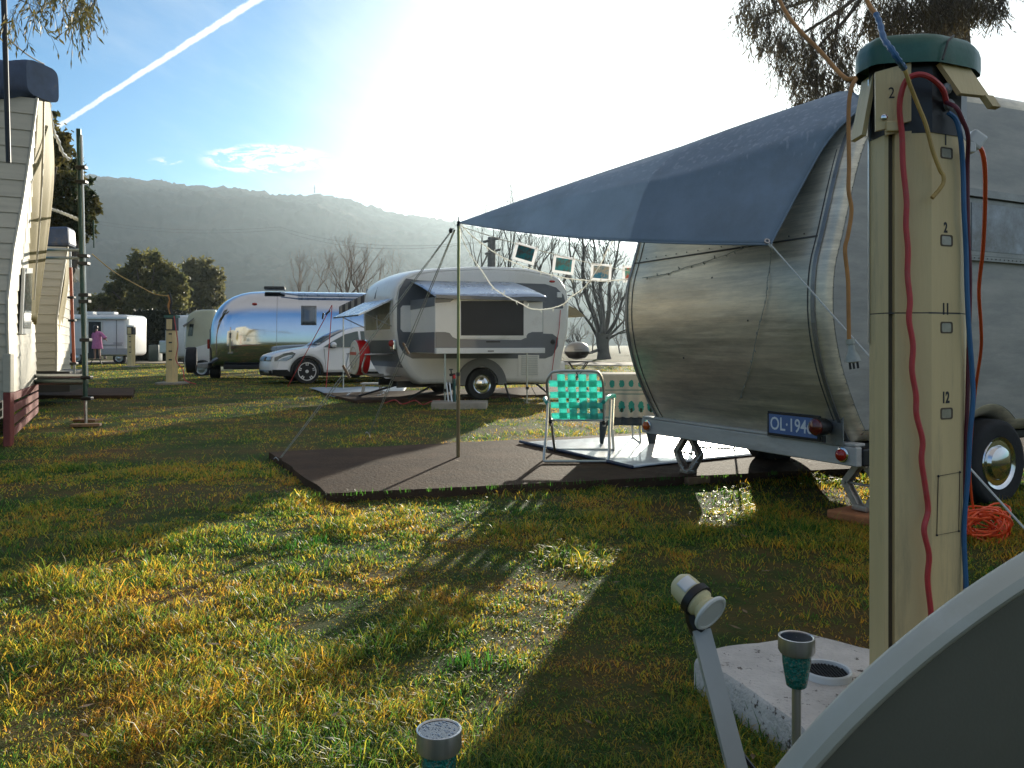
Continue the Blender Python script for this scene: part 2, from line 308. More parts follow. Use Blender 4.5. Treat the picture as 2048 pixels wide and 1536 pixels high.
def lawn_material(name, blade):
    m = bpy.data.materials.new(name); m.use_nodes = True; ns, ls = nodes(m); ns.clear()
    out = ns.new('ShaderNodeOutputMaterial'); geo = ns.new('ShaderNodeNewGeometry')
    def nz(scale, det, ro=0.6, off=0):
        mp = ns.new('ShaderNodeMapping'); mp.inputs['Location'].default_value = (off, off*2, 0); mp.inputs['Scale'].default_value = (1, 1, 0.0); ls.new(geo.outputs['Position'], mp.inputs[0])
        n = ns.new('ShaderNodeTexNoise'); n.inputs['Scale'].default_value = scale; n.inputs['Detail'].default_value = det; n.inputs['Roughness'].default_value = ro; ls.new(mp.outputs[0], n.inputs[0]); return n.outputs[0]
    def mth(op, a, b, cl=False):
        n = ns.new('ShaderNodeMath'); n.operation = op; n.use_clamp = cl
        for i, x in enumerate((a, b)):
            if isinstance(x, (int, float)): n.inputs[i].default_value = x
            else: ls.new(x, n.inputs[i])
        return n.outputs[0]
    big = nz(1.1, 5, 0.62); fine = nz(9, 3, 0.6, 5)
    v = mth('ADD', mth('MULTIPLY', big, 0.72), mth('MULTIPLY', fine, 0.28))
    if blade:
        at = ns.new('ShaderNodeAttribute'); at.attribute_name = 'rnd'; v = mth('ADD', v, mth('MULTIPLY', mth('SUBTRACT', at.outputs['Fac'], 0.5), 0.26))
    else:
        v = mth('ADD', v, mth('MULTIPLY', mth('SUBTRACT', nz(60, 4, 0.8, 9), 0.5), 0.3))
    cr = ns.new('ShaderNodeValToRGB'); ls.new(v, cr.inputs[0]); e = cr.color_ramp
    if blade: stops = [(0.30, (0.022, 0.075, 0.012)), (0.43, (0.055, 0.125, 0.022)), (0.50, (0.17, 0.19, 0.03)), (0.57, (0.34, 0.26, 0.04)), (0.66, (0.36, 0.185, 0.036)), (0.8, (0.38, 0.23, 0.09))]
    else: stops = [(0.30, (0.025, 0.05, 0.012)), (0.45, (0.05, 0.075, 0.02)), (0.55, (0.105, 0.085, 0.03)), (0.68, (0.12, 0.07, 0.03)), (0.8, (0.06, 0.04, 0.025))]
    e.elements[0].position = stops[0][0]; e.elements[0].color = (*stops[0][1], 1); e.elements[1].position = stops[-1][0]; e.elements[1].color = (*stops[-1][1], 1)
    for p_, c_ in stops[1:-1]: k = e.elements.new(p_); k.color = (*c_, 1)
    b = ns.new('ShaderNodeBsdfPrincipled'); b.inputs['Roughness'].default_value = 0.45 if blade else 0.9; b.inputs['Specular IOR Level'].default_value = 0.45 if blade else 0.1
    ls.new(cr.outputs[0], b.inputs['Base Color'])
    if blade:
        tr = ns.new('ShaderNodeBsdfTranslucent'); hs = ns.new('ShaderNodeHueSaturation'); hs.inputs['Value'].default_value = 2.8; hs.inputs['Saturation'].default_value = 1.05; ls.new(cr.outputs[0], hs.inputs['Color']); ls.new(hs.outputs[0], tr.inputs[0])
        ms = ns.new('ShaderNodeMixShader'); ms.inputs[0].default_value = 0.6; ls.new(b.outputs[0], ms.inputs[1]); ls.new(tr.outputs[0], ms.inputs[2]); ls.new(ms.outputs[0], out.inputs[0])
    else:
        bp = ns.new('ShaderNodeBump'); bp.inputs['Distance'].default_value = 0.03; bp.inputs['Strength'].default_value = 0.8; ls.new(nz(45, 6, 0.7), bp.inputs['Height']); ls.new(bp.outputs[0], b.inputs['Normal']); ls.new(b.outputs[0], out.inputs[0])
    return m
X['soil'] = lawn_material('lawn_thatch', False); X['blade'] = lawn_material('grass_blades', True)
me.materials.append(X['soil']); ground = bpy.data.objects.new('ground', me); COL.objects.link(ground); tag(ground, kind='structure')

# pads ---------------------------------------------------------------
def slab_poly(name, pts, z0, z1, m, bev=0.01):
    mb = MB(); n = len(pts)
    mb.add([(p[0], p[1], z0) for p in pts]+[(p[0], p[1], z1) for p in pts], [tuple(range(n-1, -1, -1)), tuple(range(n, 2*n))]+[(i, (i+1) % n, n+(i+1) % n, n+i) for i in range(n)])
    return obj(name, mb, m)
X['pad'] = mat('old_concrete_pad', (0.072, 0.046, 0.030), 0.85, 0, 0.35, 2.2, bump=0.8, bs=45, dirt=(0.03, 0.022, 0.016), ds=5, dth=(0.5, 0.8), spec=0.08)
UX = Vector((0.92, 0.39, 0)).normalized(); UY = Vector((-0.47, 0.88, 0)).normalized()
pa, pb = G(540, 905, .05), G(655, 985, .06); pad1 = [pb, pb+Vector((0.965, 0.262, 0))*9, pa+UX*9.3, pa]
# crumbled outline
def rough_poly(pts, step=0.12, amp=0.012, z=0):
    out = []; pts = [Vector((p[0], p[1], 0)) for p in pts]
    for i in range(len(pts)):
        a, b = pts[i], pts[(i+1) % len(pts)]; n = max(1, int((b-a).length/step)); nn = Vector((-(b-a).y, (b-a).x, 0)).normalized()
        for k in range(n): out.append(a.lerp(b, k/n)+nn*random.uniform(-amp, amp))
    return out
tag(slab_poly('concrete_pad', rough_poly(pad1), -0.2, 0.055, X['pad']), kind='structure')
pad2 = [G(60, 797), G(265, 797), G(270, 781), G(60, 781)]
tag(slab_poly('concrete_pad', rough_poly(pad2, .3, .02), -0.2, 0.06, X['pad']), kind='structure')
U2 = Vector((0.891, 0.454, 0)); V2 = Vector((-0.454, 0.891, 0)); O2 = Vector((-2.15, 14.3, 0))
pad3 = [O2+U2*(-0.6)+V2*0.12, O2+U2*4.8+V2*0.12, O2+U2*4.8+V2*2.6, O2+U2*(-0.6)+V2*2.6]
tag(slab_poly('concrete_pad', rough_poly(pad3, .3, .02), -0.2, 0.05, X['pad']), kind='structure')
X['gravel'] = mat('gravel', (0.36, 0.30, 0.22), 0.9, 0, 0.25, 1.5, bump=0.6, bs=40)
road = [(-60, 41.5), (-20, 43), (-8, 44), (8, 37), (30, 30), (60, 25), (60, 29.5), (30, 35), (8, 44), (-8, 49), (-60, 48)]
tag(slab_poly('gravel_road', road, -0.2, 0.035, X['gravel']), kind='structure')
MASK = [[(p[0], p[1]) for p in q] for q in (pad1, pad2, pad3)]+[road]

# hills --------------------------------------------------------------
sk = [(-2500, 420), (-600, 380), (0, 352), (175, 347), (240, 350), (300, 358), (400, 370), (480, 372), (560, 385), (640, 385), (700, 395), (780, 420), (830, 428), (900, 438), (1000, 456), (1100, 474), (1280, 505), (1500, 545), (1900, 590), (2600, 620), (5000, 640)]
cols = np.linspace(-2400, 4600, 1700); sy = np.interp(cols, [s[0] for s in sk], [s[1] for s in sk]); Dr = 1250.0
rows = np.concatenate([np.linspace(0, 1, 100), np.linspace(1.02, 1.5, 8)])
co = []
ang = np.arctan2(cols-1024, F)
for t in rows:
    dd = 520+(Dr-520)*t                     # distance along the view ray on the map
    hx = (cols-1024)/F*dd; hy = np.full_like(hx, dd); Hr = (HOR-sy)/F*Dr
    prof = np.clip(t, 0, 1)**0.85 if t <= 1 else 1-((t-1)*1.6)
    gul = (fbm(hx/160+3, hy/260, 21, 4)-0.5)*Hr*0.42*math.sin(min(t, 1)*math.pi)
    z = Hr*prof+gul+((fbm(hx/11, hy/11, 5, 3)-0.5)*13+(fbm(hx/4, hy/4, 8, 2)-.5)*5)*min(1, t*3)-3
    co.append(np.stack([hx, hy, z], -1))
co = np.array(co); nr, nc = co.shape[:2]; idx = np.arange(nr*nc).reshape(nr, nc)
me = bpy.data.meshes.new('forested_hills'); np_mesh(me, co.reshape(-1, 3), np.stack([idx[:-1, :-1], idx[:-1, 1:], idx[1:, 1:], idx[1:, :-1]], -1).reshape(-1, 4), False)
X['hill'] = mat('forest_hill', (0.026, 0.036, 0.032), 0.95, 0, 0.5, 0.02, bump=0, spec=0.1, dirt=(0.05, 0.045, 0.035), ds=0.008, dth=(0.5, 0.62))
me.materials.append(X['hill']); o = bpy.data.objects.new('hills', me); COL.objects.link(o); tag(o, kind='structure')

# haze ---------------------------------------------------------------
hz = MB().box((0, 900, 149), (7000, 3600, 302)); HZ = obj('haze', hz, None)
tag(HZ, kind='stuff'); hm = bpy.data.materials.new('haze'); hm.use_nodes = True; ns, ls = nodes(hm); ns.clear()
ho = ns.new('ShaderNodeOutputMaterial'); pv = ns.new('ShaderNodeVolumePrincipled'); pv.inputs['Color'].default_value = (0.74, 0.90, 1.0, 1); pv.inputs['Density'].default_value = HAZE_D; pv.inputs['Anisotropy'].default_value = 0.6
ls.new(pv.outputs[0], ho.inputs['Volume']); HZ.data.materials.append(hm)

# ================= caravan shells =================
def inset(poly, e):
    n = len(poly); out = []
    ar = sum(poly[i][0]*poly[(i+1) % n][1]-poly[(i+1) % n][0]*poly[i][1] for i in range(n)); sg = 1 if ar > 0 else -1
    for i in range(n):
        p0, p1, p2 = Vector(poly[i-1]), Vector(poly[i]), Vector(poly[(i+1) % n])
        d1 = (p1-p0).normalized(); d2 = (p2-p1).normalized(); n1 = Vector((-d1.y, d1.x))*sg; n2 = Vector((-d2.y, d2.x))*sg; m_ = n1+n2
        if m_.length < 1e-6: m_ = n1
        m_.normalize(); out.append(p1+m_*(e/max(0.4, m_.dot(n1))))
    return out
def loft_body(poly, W, r=0.05, crown=0.05, ztop=2.0, y0=0.0, steps=4, mid=6):
    ys = []; es = []
    for k in range(steps+1): a = k/steps*math.pi/2; ys.append(r*(1-math.cos(a))); es.append(r*(1-math.sin(a)))
    left = list(zip(ys, es)); midp = [(r+(W-2*r)*k/mid, 0) for k in range(1, mid)]
    rings = left+midp+[(W-y, e) for y, e in reversed(left)]
    mb = MB(); vs = []; n = len(poly)
    for y, e in rings:
        pp = inset(poly, e) if e > 1e-6 else [Vector(p) for p in poly]; c = 1-(2*y/W-1)**2
        for p in pp: vs.append((p[0], y0+y, p[1]+crown*c*min(1, max(0, (p[1]-ztop+0.5)/0.5))))
    fs = [(i*n+k, i*n+(k+1) % n, (i+1)*n+(k+1) % n, (i+1)*n+k) for i in range(len(rings)-1) for k in range(n)]
    mb.add(vs, fs, True); mb.add(vs[:n], [tuple(range(n))]); mb.add(vs[-n:], [tuple(range(n))]); return mb
def wheel(parent, c, axis, r, wdt, hub, name='wheel', rimr=0.62, hubstyle='cap'):
    # axis points outward to the visible face
    a = Vector(axis).normalized(); rot = a.to_track_quat('Z', 'Y').to_matrix()
    t = MB().lathe([(r*0.6, -wdt/2), (r*0.93, -wdt/2), (r*0.985, -wdt*0.42), (r, -wdt*0.3), (r, wdt*0.3), (r*0.985, wdt*0.42), (r*0.93, wdt/2), (r*0.86, wdt*0.52), (r*rimr, wdt*0.46), (r*rimr*0.98, wdt*0.3)], c, 36, rot)
    w_ = obj(name, t, X['rubber'], parent)
    h = MB()
    if hubstyle == 'cap':
        h.lathe([(r*rimr, wdt*0.42), (r*rimr*0.97, wdt*0.5), (r*rimr*0.9, wdt*0.47), (r*rimr*0.82, wdt*0.40), (r*rimr*0.66, wdt*0.42), (r*rimr*0.6, wdt*0.55), (r*rimr*0.42, wdt*0.62), (r*rimr*0.2, wdt*0.66), (0.001, wdt*0.67)], c, 32, rot)
    obj('hubcap' if hubstyle == 'cap' else 'rim', h, hub, w_) if hubstyle == 'cap' else None
    return w_

# ---- silver caravan ----
O1 = Vector((2.05, 4.72, 0)); U1 = Vector((0.8899, 0.4561, 0)); V1 = Vector((-0.4561, 0.8899, 0)); A1 = math.atan2(U1.y, U1.x)
def S1(a, v, z): return O1+U1*a+V1*v+Vector((0, 0, z))
rear1 = [(0, .46), (-.08, .58), (-.20, .82), (-.27, 1.03), (-.305, 1.25), (-.29, 1.5), (-.225, 1.71), (-.12, 2.05), (-.03, 2.28), (.09, 2.46)]
rs = spline([(a, 0, z) for a, z in rear1], 3); top1 = spline([(.09, 0, 2.46), (.3, 0, 2.6), (.8, 0, 2.69), (2.5, 0, 2.74), (4.0, 0, 2.68), (4.6, 0, 2.5), (5.0, 0, 2.0), (5.15, 0, 1.3), (5.0, 0, .46)], 4)
arch = [(1.25+.30*math.cos(t), .27+.30*math.sin(t)) for t in np.linspace(math.asin(.19/.3), math.pi-math.asin(.19/.3), 14)]
poly1 = [(p.x, p.z) for p in rs[:-1]]+[(p.x, p.z) for p in top1]+[(1.7, .46)]+arch+[(0.5, .46)]
poly1 = [Vector(p) for p in poly1]
def metal_skin():
    m = mat('weathered_aluminium', (0.78, 0.69, 0.53), 0.42, 0.62, 0.22, 2.0, bump=0.10, bs=7, dirt=(0.30, 0.27, 0.22), ds=1.6, dth=(0.42, 0.8), stretch=(1.0, 0.5, 3.0), rvar=0.1)
    ns, ls = nodes(m); b = [n for n in ns if n.type == 'BSDF_PRINCIPLED'][0]
    tcn = ns.new('ShaderNodeTexCoord'); mp = ns.new('ShaderNodeMapping'); mp.inputs['Scale'].default_value = (3, 1.2, 34); ls.new(tcn.outputs['Object'], mp.inputs[0])
    n = ns.new('ShaderNodeTexNoise'); n.inputs['Scale'].default_value = 1.4; n.inputs['Detail'].default_value = 8; n.inputs['Roughness'].default_value = 0.7; n.inputs['Distortion'].default_value = 0.6; ls.new(mp.outputs[0], n.inputs[0])
    src = b.inputs['Base Color'].links[0].from_socket; h = ns.new('ShaderNodeHueSaturation'); r = ns.new('ShaderNodeMapRange'); r.inputs[1].default_value = .3; r.inputs[2].default_value = .7; r.inputs[3].default_value = 0.8; r.inputs[4].default_value = 1.16
    ls.new(n.outputs[0], r.inputs[0]); ls.new(r.outputs[0], h.inputs['Value']); ls.new(src, h.inputs['Color']); ls.new(h.outputs[0], b.inputs['Base Color'])
    r2 = ns.new('ShaderNodeMapRange'); r2.inputs[1].default_value = .3; r2.inputs[2].default_value = .7; r2.inputs[3].default_value = .28; r2.inputs[4].default_value = .5; ls.new(n.outputs[0], r2.inputs[0]); ls.new(r2.outputs[0], b.inputs['Roughness'])
    return m
X['skin'] = metal_skin()
cv = thing('silver_caravan', 'large bare aluminium caravan with bulging rear wall beside the near power post', 'caravan', O1, A1, local=True)
obj('body', loft_body(poly1, 2.0, 0.08, 0.07, 2.4), X['skin'], cv)
X['sideshade'] = mat('dull_shaded_side_skin', (0.40, 0.38, 0.35), 0.5, 0.45, 0.2, 3.0, bump=0.08, bs=7, dirt=(0.22, 0.23, 0.23), ds=2.2, dth=(0.42, 0.8), stretch=(.6, 1, 3), rvar=0.08)  # darker side tone painted in as shade, carried by a thin added plate
obj('shaded_side_panel', MB().prism(inset(poly1, .085), (0, -.0005, 0), (1, 0, 0), (0, 0, 1), (0, -1, 0), .003), X['sideshade'], cv)
def arc_strip(mb, v0, v1, off, pts, th=0.006):
    for i in range(len(pts)-1):
        (a0, z0), (a1, z1) = pts[i], pts[i+1]; d = Vector((a1-a0, z1-z0)); nn = Vector((-d.y, d.x)).normalized()
        q = [(a0+nn.x*off, v0, z0+nn.y*off), (a1+nn.x*off, v0, z1+nn.y*off), (a1+nn.x*off, v1, z1+nn.y*off), (a0+nn.x*off, v1, z0+nn.y*off)]
        k = [(x+nn.x*th, y, z+nn.y*th) for x, y, z in q]; mb.add(q+k, [(4, 5, 6, 7), (0, 1, 5, 4), (2, 3, 7, 6), (1, 2, 6, 5), (3, 0, 4, 7), (3, 2, 1, 0)])
prof = [(p.x, p.z) for p in rs+top1[1:6]]
X['trim'] = mat('aluminium_trim', (0.30, 0.30, 0.29), 0.45, 0.8, 0.25, 6, dirt=(0.12, 0.11, 0.10), ds=12, dth=(0.5, .8))
X['seam'] = mat('dark_seam', (0.10, 0.095, 0.085), 0.7, 0.3, 0.3, 9)
mb = MB()
for v in (0.055, 1.91): arc_strip(mb, v, v+0.028, 0.001, prof)
for k, p in enumerate(spline([(a, 0.02, z) for a, z in prof], 4)):
    if k % 3 == 0: mb.sphere((p.x+0.085, -0.003, p.z), 0.0035, 6, 4)
obj('edge_trim', mb, X['trim'], cv)
mb = MB()
arc_strip(mb, 0.10, 1.92, 0.0005, [(-.236, 1.68), (-.2325, 1.69)], 0.003); arc_strip(mb, 1.35, 1.92, 0.0005, [(-.118, 2.055), (-.115, 2.065)], 0.003); arc_strip(mb, 0.105, 0.112, 0.0003, prof, 0.003); arc_strip(mb, 1.85, 1.857, 0.0003, prof, 0.003)
obj('panel_seam', mb, X['seam'], cv)
mb = MB()   # rivets on rear skin
for k in range(16):
    v = 0.2+k*0.12; mb.sphere((-.236+0.001, v, 1.71), 0.005, 6, 4)
for v, z in ((.6, 1.2), (1.3, .95), (.95, 1.5)): mb.sphere((np.interp(z, [p.z for p in rs], [p.x for p in rs]), v, z), 0.007, 6, 4)
obj('rivet', mb, X['seam'], cv)
# side window, drip rail, sill, louvre panel
mb = MB().box((1.83, -0.02, 2.02), (1.75, 0.05, 0.035)); mb.box((1.83, -0.03, 2.045), (1.78, 0.02, 0.015)); obj('drip_rail', mb, X['trim'], cv)
wf = obj('window', MB().box((1.83, -0.009, 1.81), (1.70, 0.022, 0.37)), X['trim'], cv)
X['frost'] = mat('frosted_pane', (0.33, 0.36, 0.40), 0.3, 0.0, 0.35, 9, spec=0.6, dirt=(0.16, 0.15, 0.13), ds=5, dth=(0.35, .65))
obj('pane', MB().box((1.83, -0.021, 1.81), (1.62, 0.006, 0.31)), X['frost'], wf)
obj('window_sill', MB().box((1.83, -0.018, 1.605), (1.78, 0.04, 0.03)), X['trim'], cv)
mb = MB()
for k in range(40): mb.sphere((0.98+k*0.045, -0.039, 1.605), 0.004, 6, 4)
obj('sill_rivets', mb, X['seam'], cv)
# chassis rail and bumper
X['bumper'] = mat('white_timber_rail', (0.52, 0.50, 0.46), 0.55, 0.1, 0.18, 5, bump=0.15, bs=60, dirt=(0.16, 0.13, 0.10), ds=5, dth=(.5, .85), stretch=(1, .3, 2))
bp_ = MB().bbox((-0.05, 1.00, 0.39), (0.05, 2.08, 0.115), 0.008); bp_.bbox((-0.03, 1.00, 0.458), (0.09, 2.06, 0.018), 0.005); bump = obj('bumper', bp_, X['bumper'], cv)
obj('bumper_end', MB().bbox((0.03, -0.015, 0.385), (0.11, 0.07, 0.10), 0.008), X['black'], bump)
mb = MB().box((2.5, 0.55, 0.37), (4.9, 0.06, 0.12)).box((2.5, 1.55, 0.37), (4.9, 0.06, 0.12)).box((2.4, 1.05, 0.43), (4.7, 1.95, 0.04)); mb.tube([(1.25, 0.1, .27), (1.25, 2.0, .27)], 0.035); obj('chassis', mb, X['black'], cv)
for vv in (1.95, 0.05):
    w_ = MB().lathe([(0.045, 0), (0.045, 0.012), (0.036, 0.016)], (-0.0765, vv, 0.395), 20, Vector((-1, 0, 0)).to_track_quat('Z', 'Y').to_matrix()); lt = obj('marker_light', w_, X['chrome'], cv)
    obj('lens', MB().lathe([(0.035, 0.0), (0.034, 0.02), (0.02, 0.032), (0.001, 0.036)], (-0.0875, vv, 0.395), 20, Vector((-1, 0, 0)).to_track_quat('Z', 'Y').to_matrix()), X['lens_orange'] if vv > 1 else X['lens_red'], lt)
# plate bracket and number plate
br = obj('plate_bracket', MB().bbox((-0.085, 0.345, 0.545), (0.008, 0.61, 0.20), 0.003).box((-0.045, 0.10, 0.55), (0.075, 0.008, 0.19)), X['trim'], cv)
npf = obj('number_plate', MB().bbox((-0.097, 0.415, 0.535), (0.014, 0.43, 0.158), 0.004), X['black'], cv)
X['plateblue'] = mat('plate_blue', (0.10, 0.17, 0.36), 0.4, 0, 0.1, 10)
obj('plate_face', MB().box((-0.1055, 0.415, 0.535), (0.004, 0.395, 0.122)), X['plateblue'], npf)
X['platewhite'] = mat('plate_white', (0.75, 0.77, 0.8), 0.4, 0, 0.05, 10)
obj('plate_lettering', text_mb('OL·1946', 0.118, (-0.1075, 0.425, 0.533), (0, -1, 0), (0, 0, 1), (-1, 0, 0), 0.0012, 0, 0.84, 0.0012), X['platewhite'], npf)
rq = Vector((-1, 0, 0)).to_track_quat('Z', 'Y').to_matrix()
tl = obj('tail_lamp', MB().lathe([(0.035, 0), (0.05, 0.03), (0.055, 0.10), (0.052, 0.105)], (-0.089, 0.150, 0.555), 24, rq).tube([(-0.13, 0.150, 0.5), (-0.13, 0.150, 0.46)], 0.014), X['black'], cv)
X['darklens'] = mat('dark_red_lens', (0.12, 0.012, 0.01), 0.15, 0, 0.2, 30, spec=0.8)
obj('lens', MB().lathe([(0.05, 0.105), (0.048, 0.115), (0.03, 0.125), (0.001, 0.13)], (-0.089, 0.150, 0.555), 24, rq), X['darklens'], tl)
wheel(cv, (1.25, 0.02, 0.27), (0, -1, 0), 0.285, 0.17, X['chrome']); wheel(cv, (1.25, 1.93, 0.30), (0, 1, 0), 0.285, 0.17, X['chrome'])
X['jack'] = mat('jack_steel', (0.42, 0.38, 0.32), 0.5, 0.5, 0.3, 12, dirt=(0.22, 0.10, 0.05), ds=10, dth=(.5, .7))
def jack(v, zt, zb, hw, a=0.12):
    zm = (zt+zb)/2+0.01; j = MB()
    pts = [((v-0.025, zt), (v-hw, zm)), ((v+0.025, zt), (v+hw, zm)), ((v-hw, zm), (v-0.025, zb)), ((v+hw, zm), (v+0.025, zb))]
    for (y0, z0), (y1, z1) in pts:
        c = ((a), (y0+y1)/2, (z0+z1)/2); L = math.hypot(y1-y0, z1-z0); an = math.atan2(z1-z0, y1-y0)
        for da in (-0.022, 0.022): j.box((c[0]+da, c[1], c[2]), (0.006, L, 0.038), Matrix.Rotation(an, 3, 'X'))
        j.box(c, (0.044, L*0.9, 0.006), Matrix.Rotation(an, 3, 'X'))
    j.bbox((a, v, zt-0.008), (0.09, 0.1, 0.02), .004); j.bbox((a, v, zb+0.012), (0.09, 0.1, 0.03), .004)
    j.tube([(a, v-hw-0.03, zm), (a, v+hw+0.03, zm)], 0.008); 
    for s in (-1, 1): j.tube([(a-.03, v+s*hw, zm), (a+.03, v+s*hw, zm)], 0.013)
    obj('corner_jack', j, X['jack'], cv)
jack(1.62, 0.335, 0.055, 0.135, 0.06); jack(0.02, 0.335, 0.065, 0.125, 0.06)
b1 = solo('timber_block', MB().bbox(S1(0.06, 1.62, 0.02), (0.28, 0.34, 0.055), 0.008, Matrix.Rotation(A1, 3, 'Z')), X['wood'], 'brown timber block under the left jack of the silver caravan', 'timber block')
X['brick'] = mat('orange_brick', (0.42, 0.16, 0.06), 0.8, 0, 0.2, 12, bump=0.3)
b2 = solo('paver', MB().bbox(S1(0.06, 0.0, 0.025), (0.26, 0.36, 0.055), 0.012, Matrix.Rotation(A1+0.1, 3, 'Z')), X['brick'], 'orange paver under the right jack of the silver caravan', 'paver')

# ---- blue tarp awning ----
PT = Vector((-0.47, 7.05, 2.12)); TB = P(1541, 489, 4.78)
TC = S1(0.0, 0.0, 0); 
CR = spline([S1(.11, .03, 2.50), P(1690, 243, 4.76), P(1648, 292, 4.80), P(1604, 370, 4.80), P(1572, 430, 4.79), TB], 7)      # right edge, roof corner down to the low corner
TOPE = spline([S1(.11, .03, 2.50), S1(.30, .35, 2.68), S1(.50, .75, 2.765), S1(.62, 1.15, 2.79)], 6)   # over the roof
DA = sag(S1(.62, 1.15, 2.79), PT, -0.02, 20); BA = sag(TB, PT, 0.05, 20)
def samp(c, t):
    x = t*(len(c)-1); i = min(int(x), len(c)-2); return c[i].lerp(c[i+1], x-i)
def coons(s, t):      # s: right edge (0) to pole (1);  t: top (0) to bottom (1)
    l0 = samp(CR, t); l1 = PT; tp = samp(DA, s); bt = samp(BA, s)
    # corner of the top edge: blend roof curve in
    c00, c01, c10, c11 = DA[0], TB, PT, PT
    le = samp(LE, t); 
    p = tp*(1-t)+bt*t+le*(1-s)+l1*s-(c00*(1-s)*(1-t)+c01*(1-s)*t+c10*s*(1-t)+c11*s*t)
    p.z += 0.032*math.sin(s*9+t*5)*math.sin(math.pi*min(1, s*1.1))*math.sin(math.pi*t)+0.022*math.sin(t*16-s*4)*(1-s)*math.sin(math.pi*t)*math.sin(math.pi*s)
    p.z -= 0.03*math.sin(math.pi*t)*math.sin(math.pi*s); return p
LE = list(reversed(TOPE))+CR[1:]
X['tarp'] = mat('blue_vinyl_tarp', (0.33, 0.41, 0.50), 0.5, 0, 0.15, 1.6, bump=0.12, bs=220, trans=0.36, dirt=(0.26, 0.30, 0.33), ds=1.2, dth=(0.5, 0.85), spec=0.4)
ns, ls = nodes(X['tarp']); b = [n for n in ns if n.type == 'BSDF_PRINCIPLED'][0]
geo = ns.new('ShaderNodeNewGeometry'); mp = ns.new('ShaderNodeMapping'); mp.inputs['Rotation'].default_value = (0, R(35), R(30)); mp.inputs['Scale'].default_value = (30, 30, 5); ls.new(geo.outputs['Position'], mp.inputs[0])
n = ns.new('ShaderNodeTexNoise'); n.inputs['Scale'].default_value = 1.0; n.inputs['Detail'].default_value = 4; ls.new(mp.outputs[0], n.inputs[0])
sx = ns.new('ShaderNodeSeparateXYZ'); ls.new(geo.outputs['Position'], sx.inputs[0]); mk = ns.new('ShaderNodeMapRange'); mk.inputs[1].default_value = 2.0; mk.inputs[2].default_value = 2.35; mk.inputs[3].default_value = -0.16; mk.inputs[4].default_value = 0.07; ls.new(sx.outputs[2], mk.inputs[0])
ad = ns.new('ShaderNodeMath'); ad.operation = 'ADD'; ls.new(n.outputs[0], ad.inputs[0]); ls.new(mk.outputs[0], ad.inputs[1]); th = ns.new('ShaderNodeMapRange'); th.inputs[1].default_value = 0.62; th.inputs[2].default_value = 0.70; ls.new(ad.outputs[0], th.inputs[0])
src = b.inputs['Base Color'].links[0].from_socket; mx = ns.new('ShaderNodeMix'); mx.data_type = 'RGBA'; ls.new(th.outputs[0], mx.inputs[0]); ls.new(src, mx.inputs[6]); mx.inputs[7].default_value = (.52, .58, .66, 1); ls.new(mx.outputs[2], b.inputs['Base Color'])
tp = thing('tarp_awning', 'dark blue vinyl tarp stretched from the silver caravan roof to a tall pole', 'tarp', S1(.11, .03, 2.5))
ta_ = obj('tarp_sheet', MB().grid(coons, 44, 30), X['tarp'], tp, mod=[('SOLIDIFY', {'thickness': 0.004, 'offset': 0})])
mb = MB()
hem = [coons(s/44, 1.0) for s in range(45)]; mb.tube(hem, 0.006, 6); mb.tube([coons(0, t/30) for t in range(31)], 0.006, 6)
obj('hem', mb, X['tarp'], tp)
X['eyelet'] = X['steel']
obj('eyelet', MB().lathe([(0.009, -.004), (0.018, -.004), (0.018, .004), (0.009, .004), (0.009, -.004)], TB+Vector((-.02, 0, .02)), 16, Euler((R(60), 0, 0)).to_matrix(), cap=False), X['steel'], tp)
# white corner rope with knot
kn = MB()
for k in range(5): kn.tube([TB+Vector((0.012*math.cos(a+k), 0.012*math.sin(a*1.3+k), 0.012*math.sin(a+k*.7)))-Vector((0, 0, .012*k*.3)) for a in np.linspace(0, 6.28, 14)], 0.004, 5, False)
stake1 = Vector((2.14, 2.79, 0.02)); rp = MB().tube(sag(TB, stake1, 0.01), 0.0045, 6)
rt = thing('guy_rope', 'white rope from the low corner of the blue tarp down past the power post', 'rope', stake1, group='guy ropes of the blue tarp')
obj('cord', rp, X['rope'], rt); obj('knot', kn, X['rope'], rt)
# pole
pw = MB().tube([(-0.475, 7.05, 0.04), (-0.472, 7.05, 1.0)], 0.0155, 10); pl = thing('awning_pole', 'tall thin green and timber tarp pole standing on the brown pad', 'pole', (-0.475, 7.05, 0.055))
X['polewood'] = mat('varnished_pole', (0.20, 0.15, 0.07), 0.35, 0.1, 0.3, 10, coat=0.3, stretch=(1, 1, .1)); X['polegreen'] = mat('green_yellow_pole', (0.16, 0.20, 0.08), 0.3, 0.4, 0.3, 6, coat=0.3, stretch=(1, 1, .1))
obj('lower_tube', MB().tube([(-0.475, 7.05, 0.055), (-0.473, 7.05, 0.78)], 0.0165, 12), X['polewood'], pl)
obj('upper_tube', MB().tube([(-0.473, 7.05, 0.78), (-0.47, 7.05, 2.11)], 0.0135, 12), X['polegreen'], pl)
obj('collar', MB().tube([(-0.473, 7.05, 0.77), (-0.473, 7.05, 0.80)], 0.019, 12), X['black'], pl)
obj('top_spike', MB().tube([(-0.47, 7.05, 2.09), (-0.47, 7.05, 2.105)], 0.018, 12).tube([(-0.47, 7.05, 2.1), (-0.47, 7.05, 2.17)], 0.005, 8), X['black'], pl)
